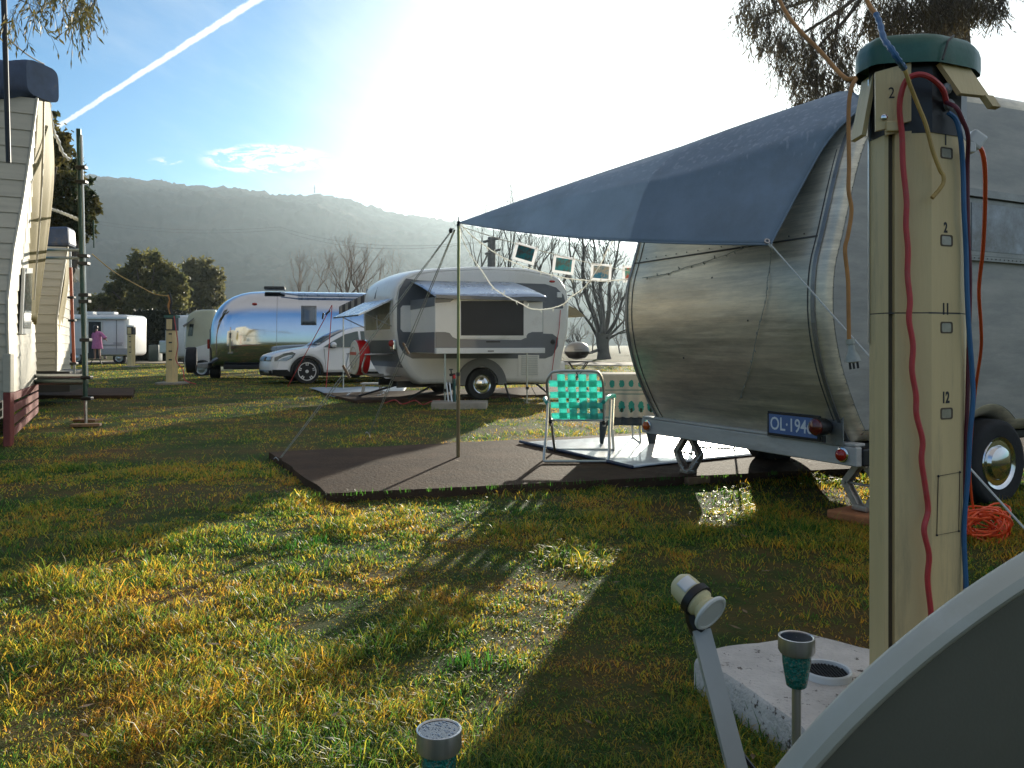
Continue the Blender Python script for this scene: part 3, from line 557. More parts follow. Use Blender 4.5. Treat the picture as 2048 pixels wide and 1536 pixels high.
# guy ropes of the pole
def guy(a, b, lab, slider_t, tie=True):
    t = thing('guy_rope', lab, 'rope', b, group='guy ropes of the blue tarp'); a, b = Vector(a), Vector(b)
    s1 = a.lerp(b, slider_t); off = Vector((0.028, 0, 0.0)); m1 = MB().tube([a, s1, b], 0.0042, 6).tube([a+off*.25, s1+off, b+off*.3], 0.0036, 6)
    obj('cord', m1, X['darkrope'], t)
    d = (b-a).normalized(); obj('slider', MB().bbox(s1+off*0.5, (0.022, 0.014, 0.13), 0.004, (0, R(-28) if a.x > b.x else R(30), 0)), X['wood'], t)
    obj('peg', MB().tube([b+Vector((-.02, 0, .03)), b+Vector((0.01, 0, 0.0)), b+Vector((.03, 0, -.08))], 0.005, 6).tube([b+Vector((-.02, 0, .03)), b+Vector((-.035, 0, .015))], 0.005, 6), X['steel'], t)
guy(PT-Vector((0.05, 0, 0.05)), G(556, 921, 0.03), 'grey guy rope running furthest left from the pole top to the pad corner', 0.62)
guy(PT-Vector((0.04, -0.02, 0.06)), G(737, 869, 0.03), 'grey guy rope with dark slider pegged in grass behind the brown pad', 0.52)
solo('rope_knot', MB().sphere(PT+Vector((-.07, 0, -.07)), 0.018, 8, 6, (1, 1, 1.4)).sphere(PT+Vector((0.0, -.01, -.0)), 0.016, 8, 6), X['black'], 'dark knot of cord tied round the top of the tarp pole', 'knot')
# ================= two tone caravan =================
A2 = math.atan2(U2.y, U2.x)
def trace(O, U, V, px, py, off=0.0):
    o = O+V*off; r = (px-1024)/F; a = (r*o.y-o.x)/(U.x-r*U.y); d = o.y+a*U.y; return (a, CAMH-(py-HOR)/F*d)
def T2(px, py, off=0.0): return Vector(trace(O2, U2, V2, px, py, off))
def poly_plate(pts, off, th, mapf):            # plate on the side wall: local y from off-th to off
    mb = MB(); q = [mapf(*p, off) for p in pts]; mb.prism([(p.x, p.y) for p in q], (0, off, 0), (1, 0, 0), (0, 0, 1), (0, -1, 0), th); return mb
def smooth_poly(pts, n=3):
    pts = [Vector((p[0], p[1], 0)) for p in pts]; N_ = len(pts); out = []
    for i in range(N_):
        p0, p1, p2, p3 = pts[i-1], pts[i], pts[(i+1) % N_], pts[(i+2) % N_]
        for k in range(n):
            t = k/n; out.append(0.5*((2*p1)+(p2-p0)*t+(2*p0-5*p1+4*p2-p3)*t*t+(3*p1-p0-3*p2+p3)*t**3))
    return [(p.x, p.y) for p in out]
out2 = [(842, 769), (822, 753), (806, 728), (797, 700), (791, 665), (789, 625), (791, 592), (797, 570), (810, 555), (835, 544), (880, 538), (968, 534), (1050, 537), (1100, 547), (1122, 558), (1135, 579), (1140, 604), (1140, 640), (1137, 672), (1130, 700), (1125, 727), (1119, 767)]
pp = [T2(*p) for p in out2]; top_ = [Vector((p.x, p.y)) for p in spline([(p.x, p.y, 0) for p in pp], 3)]
zb = 0.30; wc = T2(962, 774); wc = Vector((wc.x, 0.30)); ra = 0.33
archp = [Vector((wc.x+ra*math.cos(t), 0.30+ra*math.sin(t))) for t in np.linspace(0.02, math.pi-0.02, 16)]
poly2 = top_+archp
rc = thing('two_tone_caravan', 'small rounded white and grey caravan with fold-out room and spare wheel', 'caravan', O2, A2, local=True)
obj('body', loft_body(poly2, 2.0, 0.10, 0.06, 2.1, 0, 5), X['whitebody'], rc)
grey2 = [(812, 557), (840, 561), (930, 564), (1032, 566), (1090, 568), (1112, 575), (1127, 590), (1131, 607), (1125, 617), (1086, 618), (1086, 667), (1105, 668), (1116, 676), (1116, 692), (1104, 712), (1090, 717), (824, 717), (808, 708), (798, 690), (794, 660), (794, 610), (799, 578)]
obj('grey_panel', poly_plate(grey2, 0.002, 0.006, T2), X['greybody'], rc)
obj('white_panel', poly_plate([(801, 616), (805, 611), (830, 611), (830, 664), (806, 664), (801, 658)], -0.003, 0.006, T2), X['whitebody'], rc)
mb = poly_plate([(1000+5, 618), (1010, 618), (1010, 619), (1005, 619)], -0.002, 0.004, T2)
# roof band trim and beading
bd = MB(); q = [T2(*p) for p in [(791, 600), (797, 573), (810, 558), (835, 547), (880, 541), (968, 538), (1050, 541), (1100, 551), (1120, 562), (1132, 582), (1136, 606)]]
bd.tube([(p.x, 0.012, p.y) for p in q], 0.012, 6); obj('beading', bd, X['whitebody'], rc)
# fold-out room, 1.2 m deep
PR = 1.2
def TF(px, py, off=-PR): return T2(px, py, off)
fl, fr = TF(870, 650).x, TF(1086, 650).x; zt, zb_ = TF(870, 594).y, TF(870, 707).y
room = MB().bbox(((fl+fr)/2, -PR/2, (zt+zb_)/2), (fr-fl, PR, zt-zb_), 0.015); ro = obj('fold_out_room', room, X['whitebody'], rc)
def front_plate(pts, off=0.0, th=0.006, name='plate', m='greybody', par=None):
    q = [TF(*p) for p in pts]; mb = MB().prism([(p.x, p.y) for p in q], (0, -PR-off, 0), (1, 0, 0), (0, 0, 1), (0, -1, 0), th); return obj(name, mb, X[m], par or ro)
front_plate([(870.5, 664), (890, 664), (899, 666), (905, 674), (914, 678), (1042, 680), (1050, 676), (1056, 667), (1064, 664), (1085.5, 664), (1085.5, 696), (870.5, 696)], 0, 0.006, 'grey_panel')
front_plate([(870.5, 596), (908, 598), (900, 604), (870.5, 606)], 0, 0.006, 'grey_panel'); front_plate([(1048, 599), (1085.5, 596), (1085.5, 604), (1056, 605)], 0, 0.006, 'grey_panel')
rim = front_plate([(915, 599), (1052, 599), (1052, 676), (920, 676), (915, 672)], -0.001, 0.02, 'window_frame', 'whitebody')
X['screen'] = mat('dark_mesh_screen', (0.014, 0.015, 0.017), 0.5, 0, 0.3, 2)
front_plate([(921, 602), (1046, 602), (1046, 671), (921, 671)], 0.012, 0.012, 'mesh_screen', 'screen', rim)
front_plate([(972, 682), (1000, 682), (1000, 685), (972, 685)], 0.006, 0.003, 'badge', 'black')
# side of the room
sd = MB().box((fl-0.003, -PR/2, (zt+zb_)/2-0.22), (0.006, PR-0.02, 0.22)); zl = TF(870, 664).y
sd = MB().prism([(-PR+0.01, zb_+0.01), (-0.01, zb_+0.01), (-0.01, zl), (-PR+0.01, zl)], (fl-0.001, 0, 0), (0, 1, 0), (0, 0, 1), (-1, 0, 0), 0.006)
obj('grey_panel', sd, X['greybody'], ro); zu = TF(870, 612).y
obj('grey_panel', MB().prism([(-PR+0.01, zu), (-0.01, zu-0.02), (-0.01, zt), (-PR+0.01, zt)], (fl-0.001, 0, 0), (0, 1, 0), (0, 0, 1), (-1, 0, 0), 0.006), X['greybody'], ro)
tr = MB().bbox(((fl+fr)/2, -PR-0.02, TF(978, 701.5).y), (fr-fl+0.01, 0.10, 0.095), 0.008); obj('white_sill', tr, X['white'], ro)
front_plate([(972, 701), (984, 701), (984, 703), (972, 703)], 0.072, 0.003, 'badge', 'black')
# metal roof flap over the room
h0, h1 = T2(822, 563), T2(1050, 566); e0, e1 = T2(872, 594, -PR-0.12), T2(1094, 594, -PR-0.12)
X['bluemetal'] = mat('pale_blue_metal', (0.36, 0.43, 0.55), 0.3, 0.5, 0.12, 3, rvar=0.1)
mb = MB()
A_, B_, C_, D_ = Vector((h0.x, -.01, h0.y)), Vector((e1.x, -.01, h1.y)), Vector((e1.x, -PR-.12, e1.y)), Vector((e0.x, -PR-.12, e0.y))
def flap(u, v):
    p = (A_*(1-u)+B_*u)*(1-v)+(D_*(1-u)+C_*u)*v; p.z += 0.012*abs(math.sin(u*3*math.pi))-0.01+0.02*math.sin(v*math.pi); return p
fo = obj('metal_flap', mb.grid(flap, 24, 6), X['bluemetal'], rc, mod=[('SOLIDIFY', {'thickness': 0.012, 'offset': 1})])
obj('flap_lip', MB().box(((e0.x+e1.x)/2, -PR-0.125, (e0.y+e1.y)/2-0.02), (e1.x-e0.x, 0.02, 0.055)), X['greybody'], fo)
for px, base in ((890, 812), (1054, 806)):
    a = TF(px, 700).x; L_ = MB().tube([(a, -PR, zb_), (a, -PR, 0.02)], 0.013, 8).tube([(a, -PR, zb_-.25), (a, -PR, zb_-.65)], 0.018, 8).box((a, -PR, 0.012), (0.08, 0.08, 0.02)); obj('support_leg', L_, X['alu'], rc)
    obj('leg_clamp', MB().bbox((a, -PR-0.01, zb_-.62), (0.05, 0.05, 0.05), .01), X['black'], rc)
# lower hatch, vents, filler
obj('service_hatch', poly_plate([(1036, 710), (1078, 710), (1078, 753), (1036, 753)], -0.001, 0.006, T2), X['whitebody'], rc)
v_ = MB()
for k in range(11): v_.add(*(lambda m_: (m_.v, m_.f))(poly_plate([(1043, 712+k*3.6), (1075, 712+k*3.6), (1075, 714.2+k*3.6), (1043, 714.2+k*3.6)], -0.004, 0.01, T2)))
obj('vent', v_, X['alu'], rc)
fc = T2(1105, 684); obj('filler_cap', MB().lathe([(.05, 0), (.05, .012), (.035, .014), (.03, .03), (.001, .032)], (fc.x, -0.004, fc.y), 20, Vector((0, -1, 0)).to_track_quat('Z', 'Y').to_matrix()), X['black'], rc)
fc = T2(1118, 590); obj('side_lamp', MB().bbox((fc.x, -0.012, fc.y), (.11, .03, .11), .02), X['white'], rc)
fc = T2(1104, 563); obj('marker_lamp', MB().sphere((fc.x, -0.005, fc.y), .07, 12, 6, (1, .35, .35)), X['lens_red'], rc)
# red cord down the side
obj('red_cable', MB().tube([(T2(x, y).x, -0.02, T2(x, y).y) for x, y in [(1120, 620), (1117, 660), (1109, 700), (1104, 735), (1101, 765)]], 0.006, 6), X['red'], rc)
# wheel, fender
fd = MB(); R0, R1 = 0.345, 0.52; n = 20
ptf = [(wc.x+R1*1.0*math.cos(t), 0.28+R1*0.97*math.sin(t)) for t in np.linspace(0.0, math.pi, n)]+[(wc.x+R0*math.cos(t), 0.28+R0*math.sin(t)) for t in np.linspace(math.pi, 0, n)]
obj('mudguard', MB().prism(ptf, (0, 0.002, 0), (1, 0, 0), (0, 0, 1), (0, -1, 0), 0.05), mat('satin_grey', (0.17, 0.175, 0.18), .4, 0, .06, 2, coat=.2), rc)
wheel(rc, (wc.x, 0.03, 0.30), (0, -1, 0), 0.30, 0.17, X['chrome']); wheel(rc, (wc.x, 1.95, 0.30), (0, 1, 0), 0.30, 0.17, X['chrome'])
obj('chassis', MB().box((1.85, 0.45, .30), (3.2, .06, .12)).box((1.85, 1.55, .30), (3.2, .06, .12)).tube([(wc.x, .1, .3), (wc.x, 1.9, .3)], .03).tube([(0.3, .5, .3), (-.25, 1.2, .06)], .02).tube([(.9, .2, .3), (.35, .1, .06)], .02).tube([(3.0, .2, .3), (3.3, .1, .05)], .02), X['black'], rc)
# rear end: window opening with propped hatch, lamps, grab rail, spare wheel
def rearprof(z): # a of rear skin at height z on side outline
    zs = [p.y for p in pp[:9]]; return float(np.interp(z, sorted(zs), [x for _, x in sorted(zip(zs, [p.x for p in pp[:9]]))]))
a_r = rearprof(1.5)
rw = MB()
def rp_(v, z, o): return (rearprof(z)-o, v, z)
def rear_patch(v0, v1, z0, z1, o, th=0.012, n=6):
    mb = MB(); L = [(v, z) for z in np.linspace(z0, z1, n) for v in (v0, v1)]
    vs = [rp_(v, z, o) for v, z in L]+[rp_(v, z, o+th) for v, z in L]; k = len(L); fs = []
    for i in range(n-1): fs += [(2*i, 2*i+1, 2*i+3, 2*i+2), (k+2*i, k+2*i+1, k+2*i+3, k+2*i+2), (2*i, 2*i+2, k+2*i+2, k+2*i), (2*i+1, 2*i+3, k+2*i+3, k+2*i+1)]
    fs += [(0, 1, k+1, k), (k-2, k-1, 2*k-1, 2*k-2)]; return mb.add(vs, fs)
zwin0, zwin1 = 1.27, 1.84
wf = obj('rear_window', rear_patch(0.18, 1.82, zwin0, zwin1, -0.004, .02), X['whitebody'], rc)
X['annex'] = mat('cream_window_view', (0.36, 0.33, 0.20), 0.25, 0, 0.25, 4, spec=.7)
obj('pane', rear_patch(0.24, 1.76, zwin0+.05, zwin1-.04, 0.012, .006), X['annex'], wf)
obj('inner_frame', rear_patch(0.95, 1.0, zwin0+.05, zwin1-.25, 0.020, .01), X['white'], wf)
ht = MB(); hz_ = 1.86; ah = rearprof(hz_)-0.02
q = [(ah, .12, hz_), (ah, 1.88, hz_), (ah-.62, 1.88, hz_-.30), (ah-.62, .12, hz_-.30)]
hb = obj('hatch', ht.add(q, [(0, 1, 2, 3)]), X['bluemetal'], rc, mod=[('SOLIDIFY', {'thickness': 0.03, 'offset': 0})])
for v in (.16, 1.84): obj('hatch_strut', MB().tube([(ah-.50, v, hz_-.26), (rearprof(zwin0+.1)-.01, v, zwin0+.1)], .009, 6), X['alu'], hb)
obj('rear_band', rear_patch(0.1, 1.9, 0.62, 1.12, -0.002, .012), X['greybody'], rc)
for v in (.16, 1.84):
    l_ = obj('lamp_cluster', MB().bbox((rearprof(1.0)-.03, v, 1.03), (.07, .24, .2), .03), X['chrome'], rc)
    obj('lens', MB().sphere((rearprof(1.06)-.06, v-.03 if v < 1 else v+.03, 1.06), .065, 12, 8), X['lens_red'], l_)
gp = spline([(rearprof(.9), .35, .86), (-.32, .35, .86), (-.36, .42, .82), (-.36, .46, .5), (rearprof(.5), .5, .45)], 5); obj('grab_rail', MB().tube(gp, .016, 8), X['alu'], rc); gp = [(x, 2.0-y, z) for x, y, z in gp]; obj('grab_rail', MB().tube(gp, .016, 8), X['alu'], rc)
sw = MB().lathe([(.30, 0), (.325, .03), (.33, .10), (.325, .19), (.30, .215)], (-.24, .80, .80), 32, Vector((-1, 0, 0)).to_track_quat('Z', 'Y').to_matrix()); so_ = obj('spare_wheel_cover', sw, X['red'], rc)
X['creamvinyl'] = mat('cream_vinyl', (0.66, 0.62, 0.52), .4, 0, .08, 4)
rz_ = Vector((-1, 0, 0)).to_track_quat('Z', 'Y').to_matrix()
face = obj('cover_face', MB().lathe([(.318, .208), (.305, .224), (.26, .23), (.245, .226), (.24, .23), (.001, .236)], (-.24, .80, .80), 40, rz_), X['creamvinyl'], so_)
obj('cover_stripe', MB().box((-.478, .80, .875), (.006, .40, .055)), mat('faded_red', (.55, .12, .07), .5, 0, .3, 20), so_)
obj('cover_ring', MB().lathe([(.20, .232), (.20, .238), (.19, .238), (.19, .232), (.20, .232)], (-.24, .80, .80), 36, rz_, cap=False), X['chrome'], so_)
# roof vent hatch, strap over the rear
obj('roof_strap', MB().tube([(T2(x, 560).x*0+rearprof(z)-.012 if z < 2.2 else T2(x, 560).x, 1.2, z+.02) for x, z in [(800, 1.9), (800, 2.0), (803, 2.12)]], .012, 6), X['greybody'], rc)
# striped awning on the far side
def stripes(name, c1, c2, scale):
    m = mat(name, c1, .7, 0, .1, 5, trans=.25); ns, ls = nodes(m); tcn = ns.new('ShaderNodeTexCoord'); sp = ns.new('ShaderNodeSeparateXYZ'); ls.new(tcn.outputs['Object'], sp.inputs[0])
    a = ns.new('ShaderNodeMath'); a.operation = 'MULTIPLY'; a.inputs[1].default_value = scale; ls.new(sp.outputs[1], a.inputs[0]); b_ = ns.new('ShaderNodeMath'); b_.operation = 'SINE'; ls.new(a.outputs[0], b_.inputs[0])
    g = ns.new('ShaderNodeMath'); g.operation = 'GREATER_THAN'; g.inputs[1].default_value = 0; ls.new(b_.outputs[0], g.inputs[0]); mx = ns.new('ShaderNodeMix'); mx.data_type = 'RGBA'; ls.new(g.outputs[0], mx.inputs[0]); mx.inputs[6].default_value = (*c1, 1); mx.inputs[7].default_value = (*c2, 1)
    for n in ns:
        if n.type in ('BSDF_PRINCIPLED', 'BSDF_TRANSLUCENT'): ls.new(mx.outputs[2], n.inputs[0])
    return m
X['stripe'] = stripes('striped_canvas', (.10, .09, .085), (.42, .38, .33), 38)
def fringe(u, v):
    y = 2.0+u*2.4; x = 0.22+0.02*math.sin(u*60); z = 2.10-.19*u-v*.19-(.035*abs(math.sin(u*26)) if v > .9 else 0); return (x, y, z)
aw = obj('striped_awning', MB().grid(lambda u, v: (0.25+v*2.8, 2.0+u*2.4, 2.12-.19*u), 6, 4), X['stripe'], rc, mod=[('SOLIDIFY', {'thickness': .01})])
obj('fringe', MB().grid(fringe, 72, 4), X['stripe'], aw, mod=[('SOLIDIFY', {'thickness': .006})])
for ax_ in (.3, 2.9): obj('awning_pole', MB().tube([(ax_, 4.36, 0.0), (ax_, 4.36, 1.93)], .015, 8), X['alu'], rc)
# tan canopy at the right end
cn = MB(); zr = 1.86; ar = max(p.x for p in pp)-.02
prf = [(0, 0), (.16, -.03), (.34, -.10), (.50, -.22), (.52, -.25), (.34, -.24), (0, -.22)]
cn.prism([(ar+a*1.0, zr+z) for a, z in prf], (0, .25, 0), (1, 0, 0), (0, 0, 1), (0, 1, 0), 1.5); obj('tan_canopy', cn, mat('tan_canvas', (.40, .34, .22), .7, 0, .1, 6, trans=.3), rc)
obj('canopy_strut', MB().tube([(ar+.48, .27, zr-.24), (ar-.02, .27, zr-.85)], .008, 6), X['alu'], rc)
obj('drawbar', MB().box((4.2, 1.0, .42), (1.5, .1, .1)).bbox((3.82, .8, .56), (.3, .4, .26), .04), X['white'], rc)

# ================= white wagon car =================
cw = Vector((-5.38, 21.0, 0)); U3 = U2; V3 = V2; O3 = cw-U3*0.90
LC = 4.75; WC = 1.82
def warp(x, y, z):
    c = WC/2; t = y-c; fx = min(1, x/0.9); tp_ = 0.80+0.20*math.sin(fx*math.pi/2); bk = max(0, (x-4.1)/.65); tp_ *= 1-.12*bk*bk
    if z > .93: tp_ *= 1-0.30*min(1, (z-.93)/.62)**1.1
    if z < .35: tp_ *= 1-.04*(.35-z)/.15
    nose = 0.17*(1-(2*y/WC-1)**2)*max(0, 1-x/1.2)
    return (x-nose, c+t*tp_, z)
def warpmb(mb): mb.v = [warp(*v) for v in mb.v]; return mb
up = spline([(0.06, 0, .24), (.02, 0, .40), (.03, 0, .55), (.07, 0, .70), (.16, 0, .78), (.55, 0, .89), (1.0, 0, .96), (1.18, 0, .985), (1.45, 0, 1.14), (1.75, 0, 1.31), (2.05, 0, 1.43), (2.4, 0, 1.495), (3.0, 0, 1.51), (3.8, 0, 1.46), (4.3, 0, 1.36), (4.55, 0, 1.15), (4.68, 0, .95), (4.73, 0, .7), (4.70, 0, .30)], 3)
def arch_pts(cx, r): return [(cx+r*math.cos(t), .31+r*math.sin(t)) for t in np.linspace(-.2, math.pi+.2, 16)]
pcar = [(p.x, p.z) for p in up]+arch_pts(3.62, .37)+arch_pts(.90, .37); pcar = [Vector(p) for p in pcar]
X['carwhite'] = mat('white_car_paint', (.80, .81, .82), .22, 0, .03, 1, coat=.8)
car = thing('wagon_car', 'white station wagon parked nose left in front of the polished trailer', 'car', O3, A2, local=True)
def subdiv_long(mb): return mb
cb = loft_body(pcar, WC, .13, .03, 1.6, 0, 6, 8); obj('body', warpmb(cb), X['carwhite'], car)
obj('underbody', MB().bbox((2.3, WC/2, .38), (4.3, WC-.3, .36), .05), X['black'], car)
def side_plate(pts, th=.008, off=.004, sub=True):
    q = pts
    if sub:
        q = []
        for i in range(len(pts)):
            a, b = Vector(pts[i]), Vector(pts[(i+1) % len(pts)]); n = max(1, int((b-a).length/.12))
            q += [tuple(a.lerp(b, k/n)) for k in range(n)]
    mb = MB().prism([tuple(p) for p in q], (0, -off, 0), (1, 0, 0), (0, 0, 1), (0, 1, 0), th); return warpmb(mb)
X['carglass'] = glass('car_glass', (.015, .05, .045), .03)
obj('side_window', side_plate([(1.32, .96), (1.62, 1.14), (1.95, 1.31), (2.25, 1.39), (2.32, 1.40), (2.32, .97)]), X['carglass'], car)
obj('side_window', side_plate([(2.38, .97), (2.38, 1.40), (3.0, 1.41), (3.3, 1.38), (3.35, .98)]), X['carglass'], car)
ws = MB(); wp = [(1.24, 1.02), (1.45, 1.145), (1.75, 1.315), (2.0, 1.41)]
def wsf(u, v):
    i = v*(len(wp)-1); k = min(int(i), len(wp)-2); f = i-k; x = wp[k][0]*(1-f)+wp[k+1][0]*f; z = wp[k][1]*(1-f)+wp[k+1][1]*f
    y = .14+u*(WC-.28); X_ = warp(x, y, z); return (X_[0]-.006, X_[1], X_[2]+.012+.03*(1-(2*u-1)**2))
X['windscreen'] = glass('windscreen_glass', (.05, .10, .11), .05); obj('windscreen', ws.grid(wsf, 14, 6), X['windscreen'], car)
# black wheel arch cladding and sill
def arc_band(cx, r0, r1, t0=-.15, t1=math.pi+.15): return [(cx+r1*math.cos(t), .31+r1*math.sin(t)) for t in np.linspace(t0, t1, 20)]+[(cx+r0*math.cos(t), .31+r0*math.sin(t)) for t in np.linspace(t1, t0, 20)]
for cx in (.90, 3.62): obj('arch_cladding', side_plate(arc_band(cx, .365, .435), .02, .012, False), X['black'], car)
obj('sill', side_plate([(1.32, .20), (3.2, .20), (3.2, .30), (1.32, .30)], .03, .014), X['black'], car)
X['rim'] = mat('alloy_rim', (.62, .63, .65), .35, .3, .06, 6)
def alloy(cx, near):
    yy = .09 if near else WC-.09; sgn = -1 if near else 1; rot = Vector((0, sgn, 0)).to_track_quat('Z', 'Y').to_matrix()
    w_ = obj('wheel', MB().lathe([(.24, -.1), (.315, -.1), (.33, -.06), (.33, .06), (.315, .105), (.25, .11), (.235, .09)], (cx, yy, .33), 36, rot), X['rubber'], car)
    r_ = MB().lathe([(.235, .105), (.24, .112), (.222, .112), (.215, .07), (.22, .0), (.235, 0)], (cx, yy, .33), 36, rot, cap=False)
    for k in range(10):
        a = (k//2)*2*math.pi/5+(.13 if k % 2 else -.13)+.3; d = rot @ Vector((math.cos(a), math.sin(a), 0)); t_ = rot @ Vector((-math.sin(a), math.cos(a), 0)); nn = rot @ Vector((0, 0, 1)); c0 = Vector((cx, yy, .33))
        p = [c0+d*.04+t_*.013+nn*.075, c0+d*.04-t_*.013+nn*.075, c0+d*.225-t_*.014+nn*.1, c0+d*.225+t_*.014+nn*.1]; p2 = [x-nn*.03 for x in p]
        r_.add(p+p2, [(0, 1, 2, 3), (4, 5, 6, 7), (0, 1, 5, 4), (1, 2, 6, 5), (2, 3, 7, 6), (3, 0, 4, 7)])
    r_.lathe([(.05, .07), (.045, .09), (.001, .095)], (cx, yy, .33), 16, rot); obj('rim', r_, X['rim'], w_)
    obj('brake_disc', MB().lathe([(.19, .01), (.19, .02), (.001, .02)], (cx, yy, .33), 24, rot), X['black'], w_)
for cx in (.90, 3.62): alloy(cx, True); alloy(cx, False)
X['headlamp'] = mat('headlamp', (.32, .34, .33), .08, .3, .3, 18, spec=.9, coat=.8)
def front_patch(y0, y1, z0, z1, off, n=8, wrap=0):   # on the nose: x from profile
    zs = [p.z for p in up[:16]]; xs = [p.x for p in up[:16]]
    def fx(z): return float(np.interp(z, zs, xs))
    return MB().grid(lambda u, v: (lambda w_: (w_[0]-off, w_[1], w_[2]))(warp(fx(z0+(z1-z0)*v)+0.0, y0+(y1-y0)*u, z0+(z1-z0)*v)), n, 4, True)
obj('grille', front_patch(.42, 1.40, .60, .72, .012, 10), X['black'], car, mod=[('SOLIDIFY', {'thickness': .02})])
mbg = MB()
for k in range(3): mbg.v, mbg.f, mbg.sm = (lambda m_: (mbg.v+m_.v, mbg.f+[tuple(i+len(mbg.v) for i in f) for f in m_.f], mbg.sm+m_.sm))(front_patch(.45, 1.37, .615+k*.035, .627+k*.035, .022, 10))
obj('grille_bars', mbg, X['chrome'], car, mod=[('SOLIDIFY', {'thickness': .008})])
obj('headlight', side_plate([(.10, .60), (.10, .70), (.30, .785), (.52, .83), (.60, .80), (.52, .69), (.38, .61)], .02, .004), X['headlamp'], car)
obj('lamp_rim', side_plate([(.40, .62), (.53, .69), (.61, .80), (.52, .84), (.30, .795), (.30, .785), (.51, .825), (.58, .795), (.51, .70)], .02, .007, False), X['black'], car)
obj('headlight', front_patch(.06, .42, .60, .72, .006, 6), X['headlamp'], car, mod=[('SOLIDIFY', {'thickness': .012})])
obj('lower_grille', front_patch(.02, 1.78, .22, .36, .012, 14), X['black'], car, mod=[('SOLIDIFY', {'thickness': .02})])
obj('bumper_insert', side_plate([(.05, .22), (.05, .38), (.40, .38), (.50, .28), (.50, .22)], .02, .006), X['black'], car)
obj('fog_light', front_patch(.10, .42, .28, .35, .03, 5), X['headlamp'], car, mod=[('SOLIDIFY', {'thickness': .012})])
mr = obj('mirror', MB().sphere((1.58, -.10, 1.03), .11, 12, 8, (.75, 1.05, .68)), X['carwhite'], car); obj('mirror_base', MB().bbox((1.56, -.02, .965), (.14, .16, .05), .015), X['black'], mr)
obj('door_seam', side_plate([(1.40, .32), (1.408, .32), (1.35, .93), (1.342, .93)], .012, .008, False), X['black'], car)
obj('roof_rail', warpmb(MB().tube([(x, .12, float(np.interp(x, [2.2, 2.6, 3.0, 3.8], [1.475, 1.535, 1.55, 1.50]))) for x in np.linspace(2.2, 3.8, 10)], .014, 6)), X['alu'], car)

# ================= polished trailer =================
U4 = Vector((.974, .228, 0)); V4 = Vector((-.228, .974, 0)); O4 = Vector((-9.05, 23.7, 0)); A4 = math.atan2(U4.y, U4.x)
def T4(px, py, off=0.0): return trace(O4, U4, V4, px, py, off)
X['mirror'] = mat('polished_aluminium', (.70, .74, .80), .07, 1.0, .04, 1.2, bump=.012, bs=3.0, stretch=(1, 1, 1))
at = thing('polished_trailer', 'long mirror polished rounded aluminium trailer behind the white car', 'caravan', O4, A4, local=True)
LA, WA, HA = 7.6, 2.5, 2.72
def sect(x):
    e = min(x, LA-x); sh = (1-max(0, (1.55-e)/1.55)**2.3)**(1/2.3) if e < 1.55 else 1; sw_ = (1-max(0, (.95-e)/.95)**2.4)**(1/2.4) if e < .95 else 1
    zt_ = 1.35+1.35*sh; w_ = (WA/2)*(.45+.55*sw_); pts = []
    n = 26
    for k in range(n+1):
        t = math.pi*k/n; c, s = math.cos(t), math.sin(t); y = w_*math.copysign(abs(c)**.62, c); z = 1.05+(zt_-1.05)*abs(s)**.78; pts.append((x, WA/2-y, z))
    for k in range(1, n//2):
        t = math.pi+math.pi*k/(n//2); c, s = math.cos(t), math.sin(t); y = w_*math.copysign(abs(c)**.38, c); z = 1.05-.70*abs(s)**.5; pts.append((x, WA/2-y, z))
    return pts
xs_ = [0, .02, .06, .12, .2, .32, .48, .68, .92, 1.2, 1.55]+list(np.linspace(2.0, LA-1.6, 8))+[LA-x for x in (1.55, 1.2, .92, .68, .48, .32, .2, .12, .06, .02, 0)]
rg = [sect(x) for x in xs_]; n = len(rg[0]); mb = MB(); mb.add([p for r_ in rg for p in r_], [(i*n+k, i*n+(k+1) % n, (i+1)*n+(k+1) % n, (i+1)*n+k) for i in range(len(rg)-1) for k in range(n)]+[tuple(range(n)), tuple((len(rg)-1)*n+k for k in range(n))], True)
obj('shell', mb, X['mirror'], at)
def side_y(z):  # near side y of the shell at height z
    s = ((max(z, 1.06)-1.05)/(HA-.02-1.05))**(1/.78) if z > 1.05 else 0; s = min(1, s); c = math.sqrt(max(0, 1-s*s)); return WA/2-(WA/2)*c**.62
a0, z0 = T4(602, 650); a1, z1 = T4(633, 611); zc = (z0+z1)/2
wn = MB().grid(lambda u, v: (a0+(a1-a0)*u, side_y(z0+(z1-z0)*v)-.02, z0+(z1-z0)*v), 2, 5); wo_ = obj('window', wn, X['trim'], at, mod=[('SOLIDIFY', {'thickness': .03})])
wn = MB().grid(lambda u, v: (a0+.04+(a1-a0-.08)*u, side_y(z0+.04+(z1-z0-.08)*v)-.042, z0+.04+(z1-z0-.08)*v), 2, 5); obj('pane', wn, glass('grey_pane', (.10, .12, .14), .15), wo_, mod=[('SOLIDIFY', {'thickness': .008})])
a_, z_ = T4(508, 607); obj('marker_lamp', MB().sphere((a_, side_y(z_)-.02, z_), .06, 10, 6, (1.3, .5, .6)), X['lens_red'], at)
obj('roof_vent', MB().bbox((1.9, .75, 2.78), (.62, .5, .10), .03), X['black'], at); obj('roof_vent', MB().bbox((5.0, .9, 2.77), (.6, .5, .10), .03), X['trim'], at)
obj('awning_roll', MB().tube([(2.6, side_y(2.5)-.06, 2.56), (LA-.6, side_y(2.5)-.06, 2.56)], .055, 12).tube([(2.1, side_y(2.5)+.02, 2.62), (2.6, side_y(2.5)-.06, 2.56)], .03, 8), X['bluemetal'], at)
sm_ = MB()
for x in (2.0, 4.2): sm_.tube([(x, side_y(z)-.004, z) for z in np.linspace(.6, 2.5, 14)], .006, 5)
obj('shell_seam', sm_, X['trim'], at)
